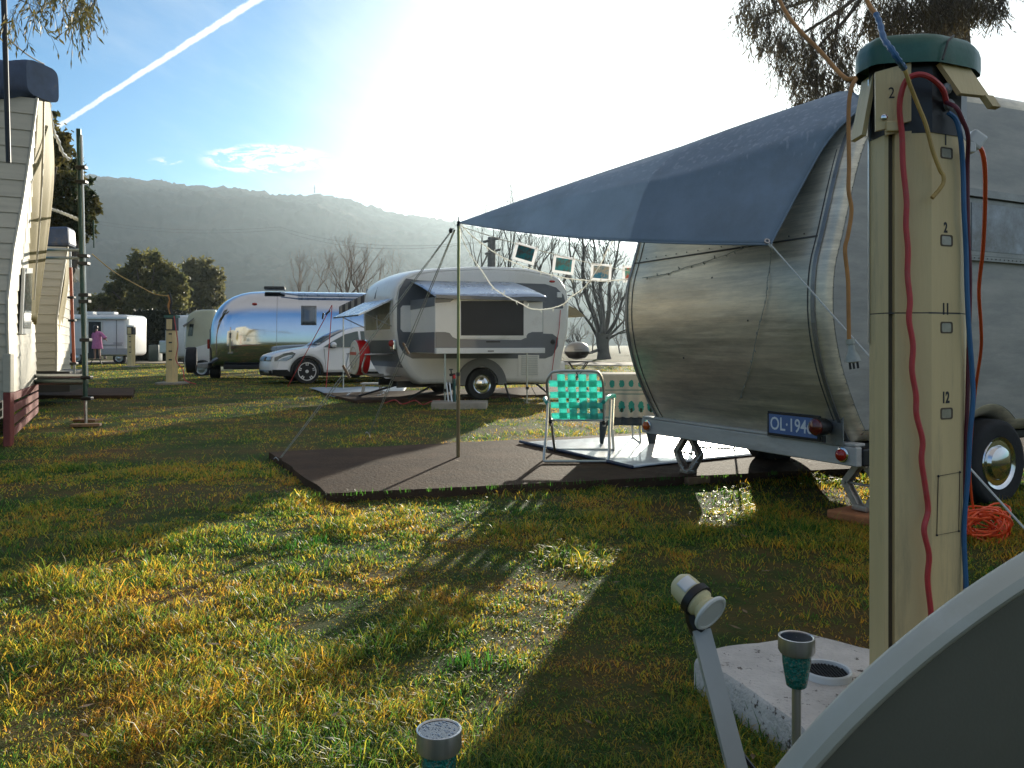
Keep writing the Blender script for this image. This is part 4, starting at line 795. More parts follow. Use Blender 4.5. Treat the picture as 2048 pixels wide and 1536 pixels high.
obj('skirt', MB().bbox((LA/2, WA/2, .36), (LA-.9, WA-.25, .14), .03), X['black'], at)
rb = obj('rear_bumper', MB().bbox((-.12, WA/2, .40), (.30, WA-.1, .16), .03), X['trim'], at); obj('bumper_reflector', MB().bbox((-.29, .35, .40), (.02, .30, .06), .008), X['lens_red'], rb)
obj('edge_strip', MB().tube([(0.0-.01, WA/2-.5, z) for z in np.linspace(.5, 1.5, 6)], .012, 6), X['trim'], at)
for v in (.62, 1.9): obj('tail_lamp', MB().bbox((-.03, v, 1.05), (.06, .14, .30), .03), X['lens_red'], at)
wheel(at, (4.3, .1, .34), (0, -1, 0), .34, .22, X['rim']); wheel(at, (5.2, .1, .34), (0, -1, 0), .34, .22, X['rim'])
wheel(at, (.12, 1.05, .19), (-1, 0, 0), .19, .28, X['rim'])
# ================= power posts =================
post = thing('power_post', 'tall cream power post with green cap and numbered slots in the right foreground', 'power post', (1.07, 2.13, 0))
sec = [(.947, 2.12), (.955, 2.052), (.963, 2.047), (.965, 2.062), (.977, 2.057), (.977, 2.041), (1.063, 2.027), (1.160, 2.070), (1.182, 2.092), (1.203, 2.118), (1.192, 2.20), (1.12, 2.235), (.985, 2.205)]
def up_prism(mb, sec, z0, z1): return mb.prism(sec, (0, 0, z0), (1, 0, 0), (0, 1, 0), (0, 0, 1), z1-z0)
zj = CAMH-(626-HOR)/F*2.04
obj('column', up_prism(MB(), sec, 0.05, zj-0.0015), X['cream'], post); obj('column', up_prism(MB(), sec, zj+0.0015, 1.592), X['cream'], post)
def scl(sec, s): cx, cy = 1.07, 2.125; return [(cx+(x-cx)*s, cy+(y-cy)*s) for x, y in sec]
out_ = [(.947, 2.12), (.955, 2.050), (1.063, 2.025), (1.160, 2.068), (1.203, 2.118), (1.192, 2.20), (1.12, 2.235), (.985, 2.205)]
obj('joint', up_prism(MB(), scl(out_, .985), zj-0.002, zj+0.002), X['seam'], post)
X['groove'] = mat('groove_brown', (0.10, 0.075, 0.045), .7, 0, .2, 6); obj('groove_strip', MB().prism([(.9645, 2.0605), (.9775, 2.0555), (.9775, 2.059), (.9645, 2.064)], (0, 0, .05), (1, 0, 0), (0, 1, 0), (0, 0, 1), 1.54), X['groove'], post)
obj('collar', up_prism(MB(), scl(out_, 1.012), 1.586, 1.79), X['black'], post)
cap_o = scl(out_, 1.30); X['capgreen'] = mat('green_plastic_cap', (0.03, 0.12, 0.085), .42, 0, .2, 8, bump=.15, bs=40, dirt=(.10, .12, .07), ds=7, dth=(.55, .85))
mb = MB(); n = len(cap_o); rings = [(1.30, 1.762), (1.31, 1.775), (1.31, 1.805), (1.27, 1.822), (1.15, 1.836), (.8, 1.848), (.4, 1.853)]
def fine(o, k=4): return [tuple(Vector(o[i]).lerp(Vector(o[(i+1) % len(o)]), j/k)) for i in range(len(o)) for j in range(k)]
of = fine(out_, 5); of = [tuple((Vector(of[i-1])+Vector(of[i])*2+Vector(of[(i+1) % len(of)]))/4) for i in range(len(of))]; n = len(of)
def tilt(x, y, z): return (x, y, z+(x-1.07)*-0.02+(y-2.12)*.05)
vs = [tilt(*p, z) for s, z in rings for p in scl(of, s)]; mb.add(vs, [(i*n+k, i*n+(k+1) % n, (i+1)*n+(k+1) % n, (i+1)*n+k) for i in range(len(rings)-1) for k in range(n)]+[tuple(range((len(rings)-1)*n, len(rings)*n))], True)
vs = [tilt(*p, 1.764) for p in scl(of, 1.28)]+[tilt(*p, 1.79) for p in scl(of, 1.22)]; mb.add(vs, [(k, (k+1) % n, n+(k+1) % n, n+k) for k in range(n)]+[tuple(range(n, 2*n))])
obj('cap', mb, X['capgreen'], post)
obj('cap_seam', MB().tube([Vector(tilt(1.072, 1.992, 1.765)), Vector(tilt(1.085, 1.992, 1.81)), Vector(tilt(1.12, 2.03, 1.838)), Vector(tilt(1.16, 2.12, 1.850))], 0.003, 5), X['seam'], post)
# frames of the two front faces
def face(a, b):
    a, b = Vector((*a, 0)), Vector((*b, 0)); u = (b-a).normalized(); return a, u, Vector((u.y, -u.x, 0))
fA, uA, nA = face((.955, 2.050), (1.063, 2.025)); fB, uB, nB = face((1.063, 2.027), (1.160, 2.070))
ZV = Vector((0, 0, 1))
def onface(f, u, n, px, py, off=0.0):      # hit of the pixel ray with the face
    r = Vector(((px-1024)/F, 1, -(py-HOR)/F)); o = Vector((0, 0, CAMH)); t = (f-Vector((0, 0, 0))).dot(n)/r.dot(n); return o*0+Vector((0, 0, CAMH))+r*t+n*off
# flap marked 2
p0 = onface(fA, uA, nA, 1748, 150, .006)
pts = [onface(fA, uA, nA, x, y, .010) for x, y in ((1747, 150), (1818, 130), (1818, 246), (1796, 252), (1796, 268), (1768, 274), (1767, 262), (1748, 266))]
fl_ = MB(); k = len(pts); fl_.add(pts+[p+nA*.012 for p in pts], [tuple(range(k)), tuple(range(k, 2*k))]+[(i, (i+1) % k, k+(i+1) % k, k+i) for i in range(k)])
fo_ = obj('outlet_flap', fl_, X['cream'], post); tag(fo_, 'closed cream outlet flap marked 2')
c_ = onface(fA, uA, nA, 1782, 258, .027); obj('latch', MB().bbox(c_, (.034, .012, .026), .003, Matrix((uA, -nA, ZV)).transposed()), X['cream'], fo_)
X['ink'] = mat('black_ink', (.02, .02, .022), .6, 0, .3, 40)
obj('lettering', text_mb('2', .040, onface(fA, uA, nA, 1779, 192, .0225), uA, ZV, nA, .0004, 0, .8), X['ink'], fo_)
obj('lock', MB().lathe([(.008, 0), (.008, .004), (.004, .006), (.001, .006)], onface(fA, uA, nA, 1764, 240, .023), 14, nA.to_track_quat('Z', 'Y').to_matrix()), X['chrome'], fo_)
# open flap on the right face
q = [onface(fB, uB, nB, 1868, 132, .005), onface(fB, uB, nB, 1925, 138, .005)]
dn = (nB*.22-ZV*.80+uB*.52).normalized()*.095
pts = [q[0], q[1], q[1]+dn, q[0]+dn*.98]; nn = (q[1]-q[0]).cross(dn).normalized(); nn = nn if nn.z > 0 else -nn
fl_ = MB().add(pts+[p+nn*.012 for p in pts], [(0, 1, 2, 3), (4, 5, 6, 7), (0, 1, 5, 4), (1, 2, 6, 5), (2, 3, 7, 6), (3, 0, 4, 7)]); fo2 = obj('outlet_flap', fl_, X['cream'], post); tag(fo2, 'open cream outlet flap hanging outwards')
e = pts[2]+nn*.006; w_ = (pts[3]-pts[2]).normalized(); dd = dn.normalized()
obj('latch', MB().add([e-w_*.01+nn*(-.006), e+w_*.022-nn*.006, e+w_*.022-nn*.006+dd*.035, e-w_*.01-nn*.006+dd*.035, e-w_*.01+nn*.010, e+w_*.022+nn*.010, e+w_*.022+nn*.010+dd*.035, e-w_*.01+nn*.010+dd*.035], [(0, 1, 2, 3), (4, 5, 6, 7), (0, 1, 5, 4), (1, 2, 6, 5), (2, 3, 7, 6), (3, 0, 4, 7)]), X['cream'], fo2)
obj('lock', MB().lathe([(.008, -.003), (.008, .006), (.001, .007)], pts[3].lerp(pts[2], .5)-dn*.18-nn*.002, 14, (-nn).to_track_quat('Z', 'Y').to_matrix()), X['chrome'], fo2)
# left flap seen edge on
q0 = Vector((.948, 2.10, 1.76)); obj('outlet_flap', MB().add([q0, q0+Vector((0, .07, 0)), q0+Vector((-.030, .07, -.16)), q0+Vector((-.030, 0, -.16)), q0+Vector((.010, 0, 0)), q0+Vector((.010, .07, 0)), q0+Vector((-.018, .07, -.163)), q0+Vector((-.018, 0, -.163))], [(0, 1, 2, 3), (4, 5, 6, 7), (0, 1, 5, 4), (1, 2, 6, 5), (2, 3, 7, 6), (3, 0, 4, 7)]), X['cream'], post)
# sockets and plugs under the open flap
for px, py in ((1885, 180), (1890, 212)):
    c_ = onface(fB, uB, nB, px, py, .006); obj('socket', MB().lathe([(.014, 0), (.014, .010), (.008, .016), (.001, .016)], c_, 16, nB.to_track_quat('Z', 'Y').to_matrix()), mat('clear_grey', (.25, .25, .24), .3), post)
# numbers and slots
for s, y, ys in (('1', 281, 306), ('2', 456, 481), ('11', 619, 655), ('12', 796, 827)):
    obj('lettering', text_mb(s, .040 if len(s) > 1 else .036, onface(fB, uB, nB, 1891, y, .0004), uB, ZV, nB, .0005, 0, .72, .0013), X['ink'], post)
    c_ = onface(fB, uB, nB, 1893, ys, .0); m_ = Matrix((uB, -nB, ZV)).transposed(); W_, H_, r_ = .022, .0145, .006
    ro_ = [(W_-r_+r_*math.cos(t) if c > 0 else -(W_-r_)+r_*math.cos(t), (H_-r_ if s_ > 0 else -(H_-r_))+r_*math.sin(t)) for c, s_, t0 in ((1, 1, 0), (-1, 1, math.pi/2), (-1, -1, math.pi), (1, -1, 1.5*math.pi)) for t in np.linspace(t0, t0+math.pi/2, 5)]
    sl_ = MB(); k = len(ro_); o1 = [c_+uB*a+ZV*b+nB*.0015 for a, b in ro_]; o2 = [c_+uB*a*.82+ZV*b*.8+nB*.0015 for a, b in ro_]; o3 = [c_+uB*a*.8+ZV*b*.78+nB*.0003 for a, b in ro_]; o0 = [c_+uB*a*1.03+ZV*b*1.03+nB*.0001 for a, b in ro_]
    sl_.add(o0+o1+o2+o3, [(j*k+i, j*k+(i+1) % k, (j+1)*k+(i+1) % k, (j+1)*k+i) for j in range(3) for i in range(k)]); fr_ = obj('meter_slot', sl_, X['groove'], post)
    X.setdefault('slotglass', mat('slot_cover', (.33, .31, .23), .25, 0, .15, 60, coat=.4)); obj('slot_cover', MB().add(o3, [tuple(range(k))]), X['slotglass'], fr_)
cs = [onface(fB, uB, nB, x, y, .0012) for x, y in ((1876, 952), (1919, 944), (1917, 1062), (1873, 1070))]
obj('access_panel', MB().tube(cs+[cs[0]], .0012, 4, False, False), X['groove'], post)
for c_, (dx, dy) in zip(cs, ((3, 5), (-3, 5), (-3, -5), (3, -5))): obj('screw', MB().sphere(c_, .003, 8, 6), X['ink'], post)
# slim metal edge strip on the left corner
obj('edge_strip', MB().box((.9445, 2.118, 1.4), (.003, .006, .70)), X['alu'], post)
# cords on the near post ------------------------------------------------
def cord(name, pts, r, m, lab, cat='cord', n=7):
    P_ = [P(x, y, d) for x, y, d in pts]; mb = MB().tube(spline(P_, n), r, 8); return solo(name, mb, X[m], lab, cat)
X['redcord'] = mat('red_cord', (.50, .045, .045), .45, 0, .12, 20, dirt=(.3, .12, .1), ds=30, dth=(.5, .9)); X['bluecord'] = mat('blue_cord', (.03, .12, .26), .45, 0, .15, 20); X['orangecord'] = mat('orange_cord', (.95, .12, .03), .4, 0, .1, 20); X['browncord'] = mat('brown_cord', (.46, .20, .05), .5, 0, .3, 10); X['tancord'] = mat('tan_cord', (.50, .32, .09), .5, 0, .3, 10); X['purple'] = mat('dark_red_cord', (.13, .02, .035), .45, 0, .2, 20)
rc_ = [(1893, 205, 2.03), (1885, 178, 2.0), (1862, 156, 1.97), (1838, 149, 1.97), (1815, 158, 1.98), (1803, 185, 1.99), (1799, 220, 2.0), (1804, 270, 2.01), (1806, 330, 2.015), (1813, 400, 2.015), (1812, 450, 2.015), (1816, 500, 2.015), (1815, 550, 2.015), (1820, 600, 2.01), (1818, 640, 2.01), (1826, 690, 2.01), (1824, 740, 2.01), (1832, 790, 2.01), (1833, 830, 2.01), (1845, 880, 2.01), (1843, 920, 2.01), (1850, 970, 2.01), (1856, 1020, 2.01), (1848, 1060, 2.0), (1858, 1110, 2.0), (1855, 1160, 2.0), (1862, 1230, 2.0), (1860, 1300, 1.98), (1875, 1420, 1.96), (1890, 1540, 1.95)]
cord('power_cable', rc_, .0068, 'redcord', 'thick red cord wriggling down the front of the near power post')
cord('power_cable', [(1896, 225, 2.03), (1912, 240, 2.03), (1921, 275, 2.03), (1926, 340, 2.05), (1928, 420, 2.05), (1932, 500, 2.06), (1934, 580, 2.06), (1938, 660, 2.06), (1944, 740, 2.07), (1946, 800, 2.07), (1940, 870, 2.07), (1936, 950, 2.07), (1928, 1060, 2.07), (1932, 1170, 2.06), (1936, 1300, 2.05), (1940, 1480, 2.04)], .0065, 'bluecord', 'blue cord down the right edge of the near power post')
cord('power_cable', [(1893, 205, 2.02), (1912, 215, 1.99), (1925, 240, 2.0), (1936, 272, 2.02), (1935, 330, 2.07), (1936, 450, 2.08), (1940, 560, 2.08), (1937, 700, 2.09), (1933, 860, 2.09), (1926, 1000, 2.09), (1926, 1180, 2.09), (1930, 1400, 2.08)], .0055, 'purple', 'dark red cord behind the blue cord on the near power post')
oc = thing('power_cable', 'thin bright orange cord running from a white plug to a coil on the grass', 'cord', P(1960, 1040, 4.4))
pts = spline([P(*p) for p in [(1950, 290, 2.2), (1963, 300, 2.22), (1970, 340, 2.3), (1970, 420, 2.5), (1966, 500, 2.7), (1958, 580, 2.9), (1962, 650, 3.1), (1962, 700, 3.3), (1951, 780, 3.6), (1944, 860, 3.9), (1940, 940, 4.15), (1944, 1000, 4.3), (1950, 1030, 4.35)]], 6)
obj('cord', MB().tube(pts, .0065, 7), X['orangecord'], oc)
cl_ = MB()
for k in range(22):
    a0 = random.uniform(0, 6.28); ww, hh = random.uniform(.09, .14), random.uniform(.05, .075); cx = P(1968+random.uniform(-14, 12), 1045, 4.35+random.uniform(-.08, .1)); cx.z = .075+random.uniform(-.03, .03); tl_ = random.uniform(-.35, .35)
    cl_.tube([cx+Vector((ww*math.cos(t)*(1+.1*math.sin(3*t+k)), .5*hh*math.sin(t*2+k), hh*math.sin(t)+ww*math.cos(t)*tl_)) for t in np.linspace(a0, a0+6.1, 22)], .0055, 5, False)
obj('coil', cl_, X['orangecord'], oc)
obj('plug', MB().bbox(P(1951, 280, 2.2), (.045, .03, .045), .008, (0, R(35), 0)).bbox(P(1940, 296, 2.2), (.02, .03, .03), .004), X['white'], oc)
cord('power_cable', [(1545, -30, 2.25), (1570, 22, 2.2), (1600, 62, 2.15), (1640, 102, 2.1), (1675, 142, 2.05), (1695, 158, 2.02), (1712, 156, 2.0)], .0055, 'browncord', 'orange brown cord coming down from upper left to the green cap')
hc = thing('hanging_plug', 'brown lead hanging left of the near power post ending in a clear plug', 'plug', P(1706, 735, 2.0))
obj('cord', MB().tube(spline([P(*p) for p in [(1712, 158, 2.0), (1704, 172, 1.99), (1698, 205, 1.99), (1697, 260, 1.99), (1698, 330, 1.99), (1697, 380, 1.99), (1703, 420, 1.99), (1696, 470, 1.99), (1690, 500, 1.99), (1696, 560, 1.99), (1697, 620, 1.99), (1698, 680, 1.99)]], 6), .0052, 8), X['browncord'], hc)
X['clearplug'] = mat('clear_plug', (.55, .56, .50), .15, 0, .2, 30, coat=.6, trans=.4); pc = P(1700, 678, 1.99); ml = Matrix.Rotation(R(-8), 3, 'Y')
obj('plug_body', MB().lathe([(.008, 0), (.011, .0), (.011, -.012), (.008, -.014), (.010, -.03), (.018, -.045), (.020, -.056), (.006, -.06)], pc, 18, ml), X['clearplug'], hc)
for dx in (-.009, 0, .010): obj('pin', MB().box(pc+ml @ Vector((dx, 0, -.066)), (.005, .002, .018), ml), X['black'], hc)
cord('dangling_lead', [(1806, 132, 1.96), (1812, 146, 1.96), (1820, 170, 1.97), (1838, 215, 1.985), (1852, 250, 1.99), (1865, 300, 1.995), (1880, 340, 2.0), (1887, 352, 2.0), (1885, 370, 2.0), (1864, 396, 1.995)], .0052, 'tancord', 'short tan lead dangling with a hooked end over the near power post', 'cord', 5)
bt = thing('taped_rope', 'blue taped rope crossing over the green cap of the near power post', 'rope', P(1806, 132, 1.95))
obj('cord', MB().tube(spline([P(*p) for p in [(1722, -30, 2.05), (1738, 10, 2.02), (1752, 30, 2.0)]], 5), .006, 8), X['browncord'], bt)
pts = spline([P(*p) for p in [(1752, 28, 2.0), (1760, 48, 1.97), (1768, 78, 1.92), (1784, 100, 1.88), (1798, 122, 1.88), (1808, 136, 1.92)]], 6); obj('tape', MB().tube(pts, [.007+.0012*math.sin(i*1.9) for i in range(len(pts))], 8), X['bluecord'], bt)
# concrete base of the near post with drain vent
zs_ = .10; base = [G(1389, 1312, zs_), G(1400, 1301, zs_), G(1448, 1290, zs_), G(1572, 1276, zs_), G(1588, 1262, zs_), G(1606, 1261, zs_), G(1745, 1297, zs_), G(1870, 1345, zs_), Vector((1.42, 1.70, 0)), Vector((.98, 1.52, 0)), G(1640, 1500, zs_), G(1600, 1452, zs_), G(1448, 1350, zs_)]
bo = fine([(p.x, p.y) for p in base], 6); bo = [(x+random.uniform(-.004, .004), y+random.uniform(-.004, .004)) for x, y in bo]
mb = MB(); n = len(bo); cxy = Vector((sum(x for x, y in bo)/n, sum(y for x, y in bo)/n))
rg = [(1.0, -.1), (1.0, zs_-.022), (.985, zs_-.008), (.96, zs_)]
vs = [(cxy.x+(x-cxy.x)*s, cxy.y+(y-cxy.y)*s, z) for s, z in rg for x, y in bo]; mb.add(vs, [(i*n+k, i*n+(k+1) % n, (i+1)*n+(k+1) % n, (i+1)*n+k) for i in range(3) for k in range(n)]+[tuple(range(3*n, 4*n))], True)
X['basecon'] = mat('pale_concrete_base', (.60, .55, .50), .85, 0, .22, 5, bump=.7, bs=90, dirt=(.09, .07, .05), ds=24, dth=(.585, .63))
bs_ = thing('concrete_footing', 'pale speckled concrete base slab round the foot of the near power post', 'concrete base', (1.05, 2.1, 0)); obj('slab', mb, X['basecon'], bs_)
vc = G(1652, 1337, .12); vr = obj('vent_ring', MB().lathe([(.068, -.03), (.070, -.002), (.067, .002), (.062, .0), (.060, -.012), (.060, -.03)], vc, 36), X['white'], bs_)
gm = MB().lathe([(.059, -.016), (.001, -.0155)], vc, 30, cap=False)
for k in range(-6, 7):
    hw = math.sqrt(max(0, .058**2-(k*.009)**2)); gm.tube([vc+Vector((-hw, k*.009, -.011)), vc+Vector((hw, k*.009, -.011))], .002, 4); gm.tube([vc+Vector((k*.009, -hw, -.009)), vc+Vector((k*.009, hw, -.009))], .002, 4)
obj('grate', gm, X['black'], bs_)
MASK.append([(x, y) for x, y in bo])

# far power posts (one kind, two copies)
def far_post(loc, lab, w, h, cab):
    t = thing('power_post', lab, 'power post', loc, 0, 'cream power posts in the distance')
    L = Vector(loc); s = w/2; se = [(-s, -s*.6), (-s*.6, -s), (s*.6, -s), (s, -s*.6), (s, s), (-s, s)]
    def pr(m_, k, z0, z1, nm, mt): return obj(nm, MB().prism([(x*k, y*k) for x, y in se], L+Vector((0, 0, z0)), (1, 0, 0), (0, 1, 0), (0, 0, 1), z1-z0), X[mt], t)
    pr(0, 1, .03, h*.78, 'column', 'cream'); pr(0, 1.12, h*.78, h*.97, 'collar', 'black'); pr(0, 1.35, h*.965, h, 'cap', 'white' if not cab else 'capgreen'); pr(0, 2.9 if cab else 2.2, 0, .05, 'foot', 'concrete')
    obj('outlet_flap', MB().bbox(L+Vector((0, -s*1.2, h*.87)), (w*.62, .02, h*.15), .006), X['cream'], t)
    for k in range(4): obj('meter_slot', MB().box(L+Vector((.02, -s-.004, h*(.73-.125*k))), (w*.36, .006, .035)), X['black'], t)
    return t
fp = G(343, 768); far_post((fp.x, fp.y, 0), 'cream power post with dark collar and cables standing left of the polished trailer', .235, 1.80, True)
fp2 = G(262, 734); far_post((fp2.x, fp2.y, 0), 'smaller cream power post in front of the dark hedge', .27, 1.9, False)
for k, pts in enumerate([[(336, 590), (340, 600), (337, 612), (341, 628)], [(339, 586), (343, 604), (341, 618), (344, 628)]]):
    cord('post_lead', [(x, y, fp.y) for x, y in pts], .03, 'black' if k else 'browncord', ['brown lead rising from the far cream power post', 'black lead rising from the far cream power post'][k])
cord('power_cable', [(348, 632, 20.8), (352, 660, 20.8), (356, 690, 20.8), (352, 720, 20.8), (366, 740, 20.6), (370, 760, 20.5), (392, 768, 20.4)], .012, 'redcord', 'thin red cord drooping from the far cream power post to the grass')
cord('overhead_cable', [(184, 508, 19), (230, 545, 19.6), (280, 573, 20.2), (310, 588, 20.6), (338, 592, 20.9)], .012, 'tancord', 'tan overhead cable sagging from the scaffold to the far cream power post', 'cable')

# ================= satellite dish =================
# long rim axis, short rim axis and normal of the reflector
DC = P(*DISH['c']); Lx = Vector(DISH['L']).normalized(); nd = Vector(DISH['n']); nd = (nd-Lx*nd.dot(Lx)).normalized(); Sx = nd.cross(Lx).normalized()
RA, RB = DISH['ra'], DISH['rb']
sd_ = thing('satellite_dish', 'grey satellite dish with pale rim seen from behind in the bottom right corner', 'satellite dish', DC)
def dishp(r, t, off=0): return DC+Lx*(RA*r*math.cos(t))+Sx*(RB*r*math.sin(t))-nd*(DISH['deep']*(1-r*r))+nd*off
X['dishback'] = mat('dish_back_grey', (.18, .172, .135), .5, .1, .1, 4, bump=.05, bs=300); X['dishrim'] = mat('dish_rim', (.46, .45, .38), .5, .1, .08, 5, dirt=(.5, .5, .45), ds=20, dth=(.5, .8))
m1 = MB().grid(lambda u, v: dishp(v, u*2*math.pi), 96, 14); obj('reflector', m1, X['dishback'], sd_, mod=[('SOLIDIFY', {'thickness': .003, 'offset': 0})])
def rimp(u, v):
    t = u*2*math.pi; pr_ = [(1.0, 0.002), (1.012, .004), (1.02, 0), (1.025, -.018), (1.015, -.023), (.99, -.020)]; k = v*5; i = min(int(k), 4); f = k-i
    r = pr_[i][0]*(1-f)+pr_[i+1][0]*f; o = pr_[i][1]*(1-f)+pr_[i+1][1]*f; return DC+Lx*(RA*r*math.cos(t))+Sx*(RB*r*math.sin(t))+nd*o
obj('rim', MB().grid(rimp, 128, 10), X['dishrim'], sd_, mod=[('SOLIDIFY', {'thickness': .003, 'offset': 0})])
am = [P(1402, 1262, 1.30), P(1430, 1372, 1.26), P(1462, 1500, 1.21), P(1500, 1640, 1.16)]
def bar(mb, a, b, w, h):
    a, b = Vector(a), Vector(b); d = (b-a).normalized(); s = d.cross(Vector((0, 1, 0))).normalized(); t = d.cross(s); k = [a+s*w/2+t*h/2, a-s*w/2+t*h/2, a-s*w/2-t*h/2, a+s*w/2-t*h/2]; k += [p+(b-a) for p in k]; return mb.add(k, [(0, 1, 2, 3), (4, 5, 6, 7), (0, 1, 5, 4), (1, 2, 6, 5), (2, 3, 7, 6), (3, 0, 4, 7)])
arm_low = DC+Lx*(-RA*.9)-nd*.05
ab = MB(); bar(ab, am[0], am[3], .029, .024)
bar(ab, am[3], P(1560, 1900, 1.08), .029, .024)
X['armpaint'] = mat('arm_grey_paint', (.42, .43, .40), .45, .2, .08, 6); obj('arm', ab, X['armpaint'], sd_)
lb, lf = P(1364, 1171, 1.31), P(1424, 1229, 1.262); ld = (lf-lb).normalized(); lq = ld.to_track_quat('Z', 'Y').to_matrix(); LL = (lf-lb).length
X['lnbcream'] = mat('lnb_cream', (.62, .56, .32), .45, 0, .06, 14); X['lnbwhite'] = mat('lnb_white', (.66, .67, .62), .5, 0, .04, 14)
ln = obj('receiver', MB().lathe([(.001, -.012), (.015, -.010), (.022, -.002), (.0235, .010), (.0235, LL*.46), (.0235, LL*.62), (.018, LL*.70), (.021, LL*.76), (.021, LL*.80), (.026, LL*.86), (.0275, LL*.90)], lb, 32, lq), X['lnbcream'], sd_)
obj('feed_cap', MB().lathe([(.0265, LL*.88), (.031, LL*.91), (.032, LL*.97), (.030, LL), (.026, LL*1.0), (.0255, LL*.985), (.001, LL*.985)], lb, 36, lq), X['lnbwhite'], ln)
obj('clamp', MB().lathe([(.0245, LL*.38), (.028, LL*.39), (.028, LL*.56), (.0245, LL*.57)], lb, 28, lq, cap=False).bbox(P(1393, 1232, 1.31), (.034, .03, .062), .008, (0, R(-12), 0)).tube([P(1384, 1200, 1.31), P(1388, 1240, 1.305), P(1402, 1262, 1.30)], .014, 8), X['black'], sd_)
sx_ = lq @ Vector((1, 0, 0)); su = (ld.cross(Vector((0, -1, 0)))).normalized(); 
if su.z < 0: su = -su
nrm = (Vector((0, -1, 0))-ld*Vector((0, -1, 0)).dot(ld)+su*.35).normalized(); su2 = ld.cross(nrm).normalized()
stk = MB().grid(lambda u, v: lb+ld*(LL*.04+LL*.30*u)+(nrm*math.cos((v-.5)*1.1)+su2*math.sin((v-.5)*1.1))*.0239, 6, 8); so2 = obj('sticker', stk, X['white'], ln, mod=[('SOLIDIFY', {'thickness': .0004, 'offset': 1})])
obj('coax', MB().tube(spline([P(1418, 1300, 1.28), P(1462, 1440, 1.235), P(1480, 1500, 1.22), P(1520, 1560, 1.2), P(1560, 1680, 1.15)], 5), .0035, 6), X['black'], sd_)
obj('mount_bar', MB().tube([DC-nd*.10+Lx*(-RA*.5), DC-nd*.09+Lx*(RA*.2)], .014, 8).tube([DC-nd*.1, DC-nd*.12+Vector((.05, -.1, -.6))], .018, 8), X['black'], sd_)

# ================= solar lights =================
X['brushed'] = mat('brushed_steel', (.58, .57, .55), .3, .8, .25, 3, stretch=(14, 14, .4)); X['tealglass'] = mat('teal_crackle_glass', (.015, .30, .25), .12, 0, .5, 190, bump=1.0, bs=160, coat=1, trans=.35, dirt=(.45, .50, .36), ds=170, dth=(.54, .60)); X['panel'] = mat('solar_panel', (.015, .022, .04), .12, .2, .5, 90, coat=.8)
def solar(px, py, d, ground, lab, panel_wet):
    c = P(px, py, d); t = thing('solar_light', lab, 'solar light', (c.x, c.y, ground), 0, 'solar stake lights with teal glass')
    c0 = Vector((c.x, c.y, 0)); z = c.z
    hd = obj('steel_head', MB().lathe([(.0285, -.0015), (.0305, .0), (.033, -.0005), (.0332, -.026), (.0305, -.031), (.027, -.032)], c0+Vector((0, 0, z)), 40, cap=False), X['brushed'], t)
    obj('solar_panel', MB().lathe([(.0295, -.002), (.001, -.002)], c0+Vector((0, 0, z)), 36, cap=False), X['panel'], hd)
    if panel_wet:
        dm = MB()
        for k in range(70):
            a = random.uniform(0, 6.28); r = .026*math.sqrt(random.random()); dm.sphere(c0+Vector((r*math.cos(a), r*math.sin(a), z-.0018)), random.uniform(.0007, .0022), 7, 4, (1, 1, .55))
        obj('dew', dm, mat('dew', (.25, .3, .36), .05, 0, .1, 5, coat=1, spec=1), hd)
    obj('glass_shade', MB().lathe([(.0265, -.030), (.0255, -.05), (.0215, -.075), (.0185, -.092), (.0165, -.094)], c0+Vector((0, 0, z)), 36), X['tealglass'], t)
    obj('stake', MB().tube([c0+Vector((0, 0, z-.092)), c0+Vector((0, 0, max(ground, z-.235)))], .0085, 16), X['brushed'], t)
    obj('spike', MB().tube([c0+Vector((0, 0, max(ground, z-.215))), c0+Vector((0, 0, ground-.05))], .0065, 10), X['black'], t)
solar(878, 1457, 1.17, 0, 'solar stake light with dew on its round panel standing alone in the grass', True)
solar(1593, 1272, 1.50, 0, 'solar stake light in front of the pale concrete base', False)

# ================= chair, table, mat =================
chd = 6.95
ch = thing('lawn_chair', 'folding aluminium lawn chair woven in two tones of teal webbing', 'chair', P(1157, 935, chd)*1)
zg = .058
def CP(px, py, d): return P(px, py, d)
X['frame'] = mat('chair_tube', (.50, .50, .47), .32, .85, .15, 10)
# back frame: inverted U tilted back towards us
bk = spline([P(1101, 850, 7.02), P(1097, 800, 6.90), P(1094, 766, 6.82), P(1101, 749, 6.79), P(1112, 743, 6.78), P(1150, 742, 6.78), P(1190, 743, 6.78), P(1201, 750, 6.79), P(1206, 768, 6.82), P(1208, 800, 6.90), P(1208, 852, 7.02)], 5)
obj('back_frame', MB().tube(bk, .0125, 10), X['frame'], ch)
# front and rear floor loops
fd_, rd_ = 1680/(935-688)-.12, 7.25
l1 = spline([P(1097, 788, 6.93), P(1093, 860, 6.78), P(1088, 915, 6.70), P(1093, 931, 6.68), P(1104, 934.5, 6.68), P(1150, 935.5, 6.68), P(1200, 935, 6.68), P(1212, 930, 6.68), P(1218, 910, 6.70), P(1219, 860, 6.80), P(1222, 800, 6.95)], 5)
for p in l1: p.z = max(p.z, zg+.012)
obj('front_legs', MB().tube(l1, .0125, 10), X['frame'], ch)
l2 = spline([P(1103, 842, 7.05), P(1107, 880, 7.25), P(1111, 905, 7.4), P(1120, 915, 7.42), P(1135, 917, 7.42), P(1205, 916, 7.42), P(1222, 914, 7.4), P(1227, 905, 7.38), P(1224, 850, 7.2), P(1221, 800, 7.1)], 5)
for p in l2: p.z = max(p.z, zg+.012)
obj('rear_legs', MB().tube(l2, .0125, 10), X['frame'], ch)
st_ = spline([P(1103, 840, 7.02), P(1106, 838, 7.25), P(1110, 836, 7.42), P(1215, 834, 7.42), P(1214, 838, 7.2), P(1208, 842, 7.02)], 4)
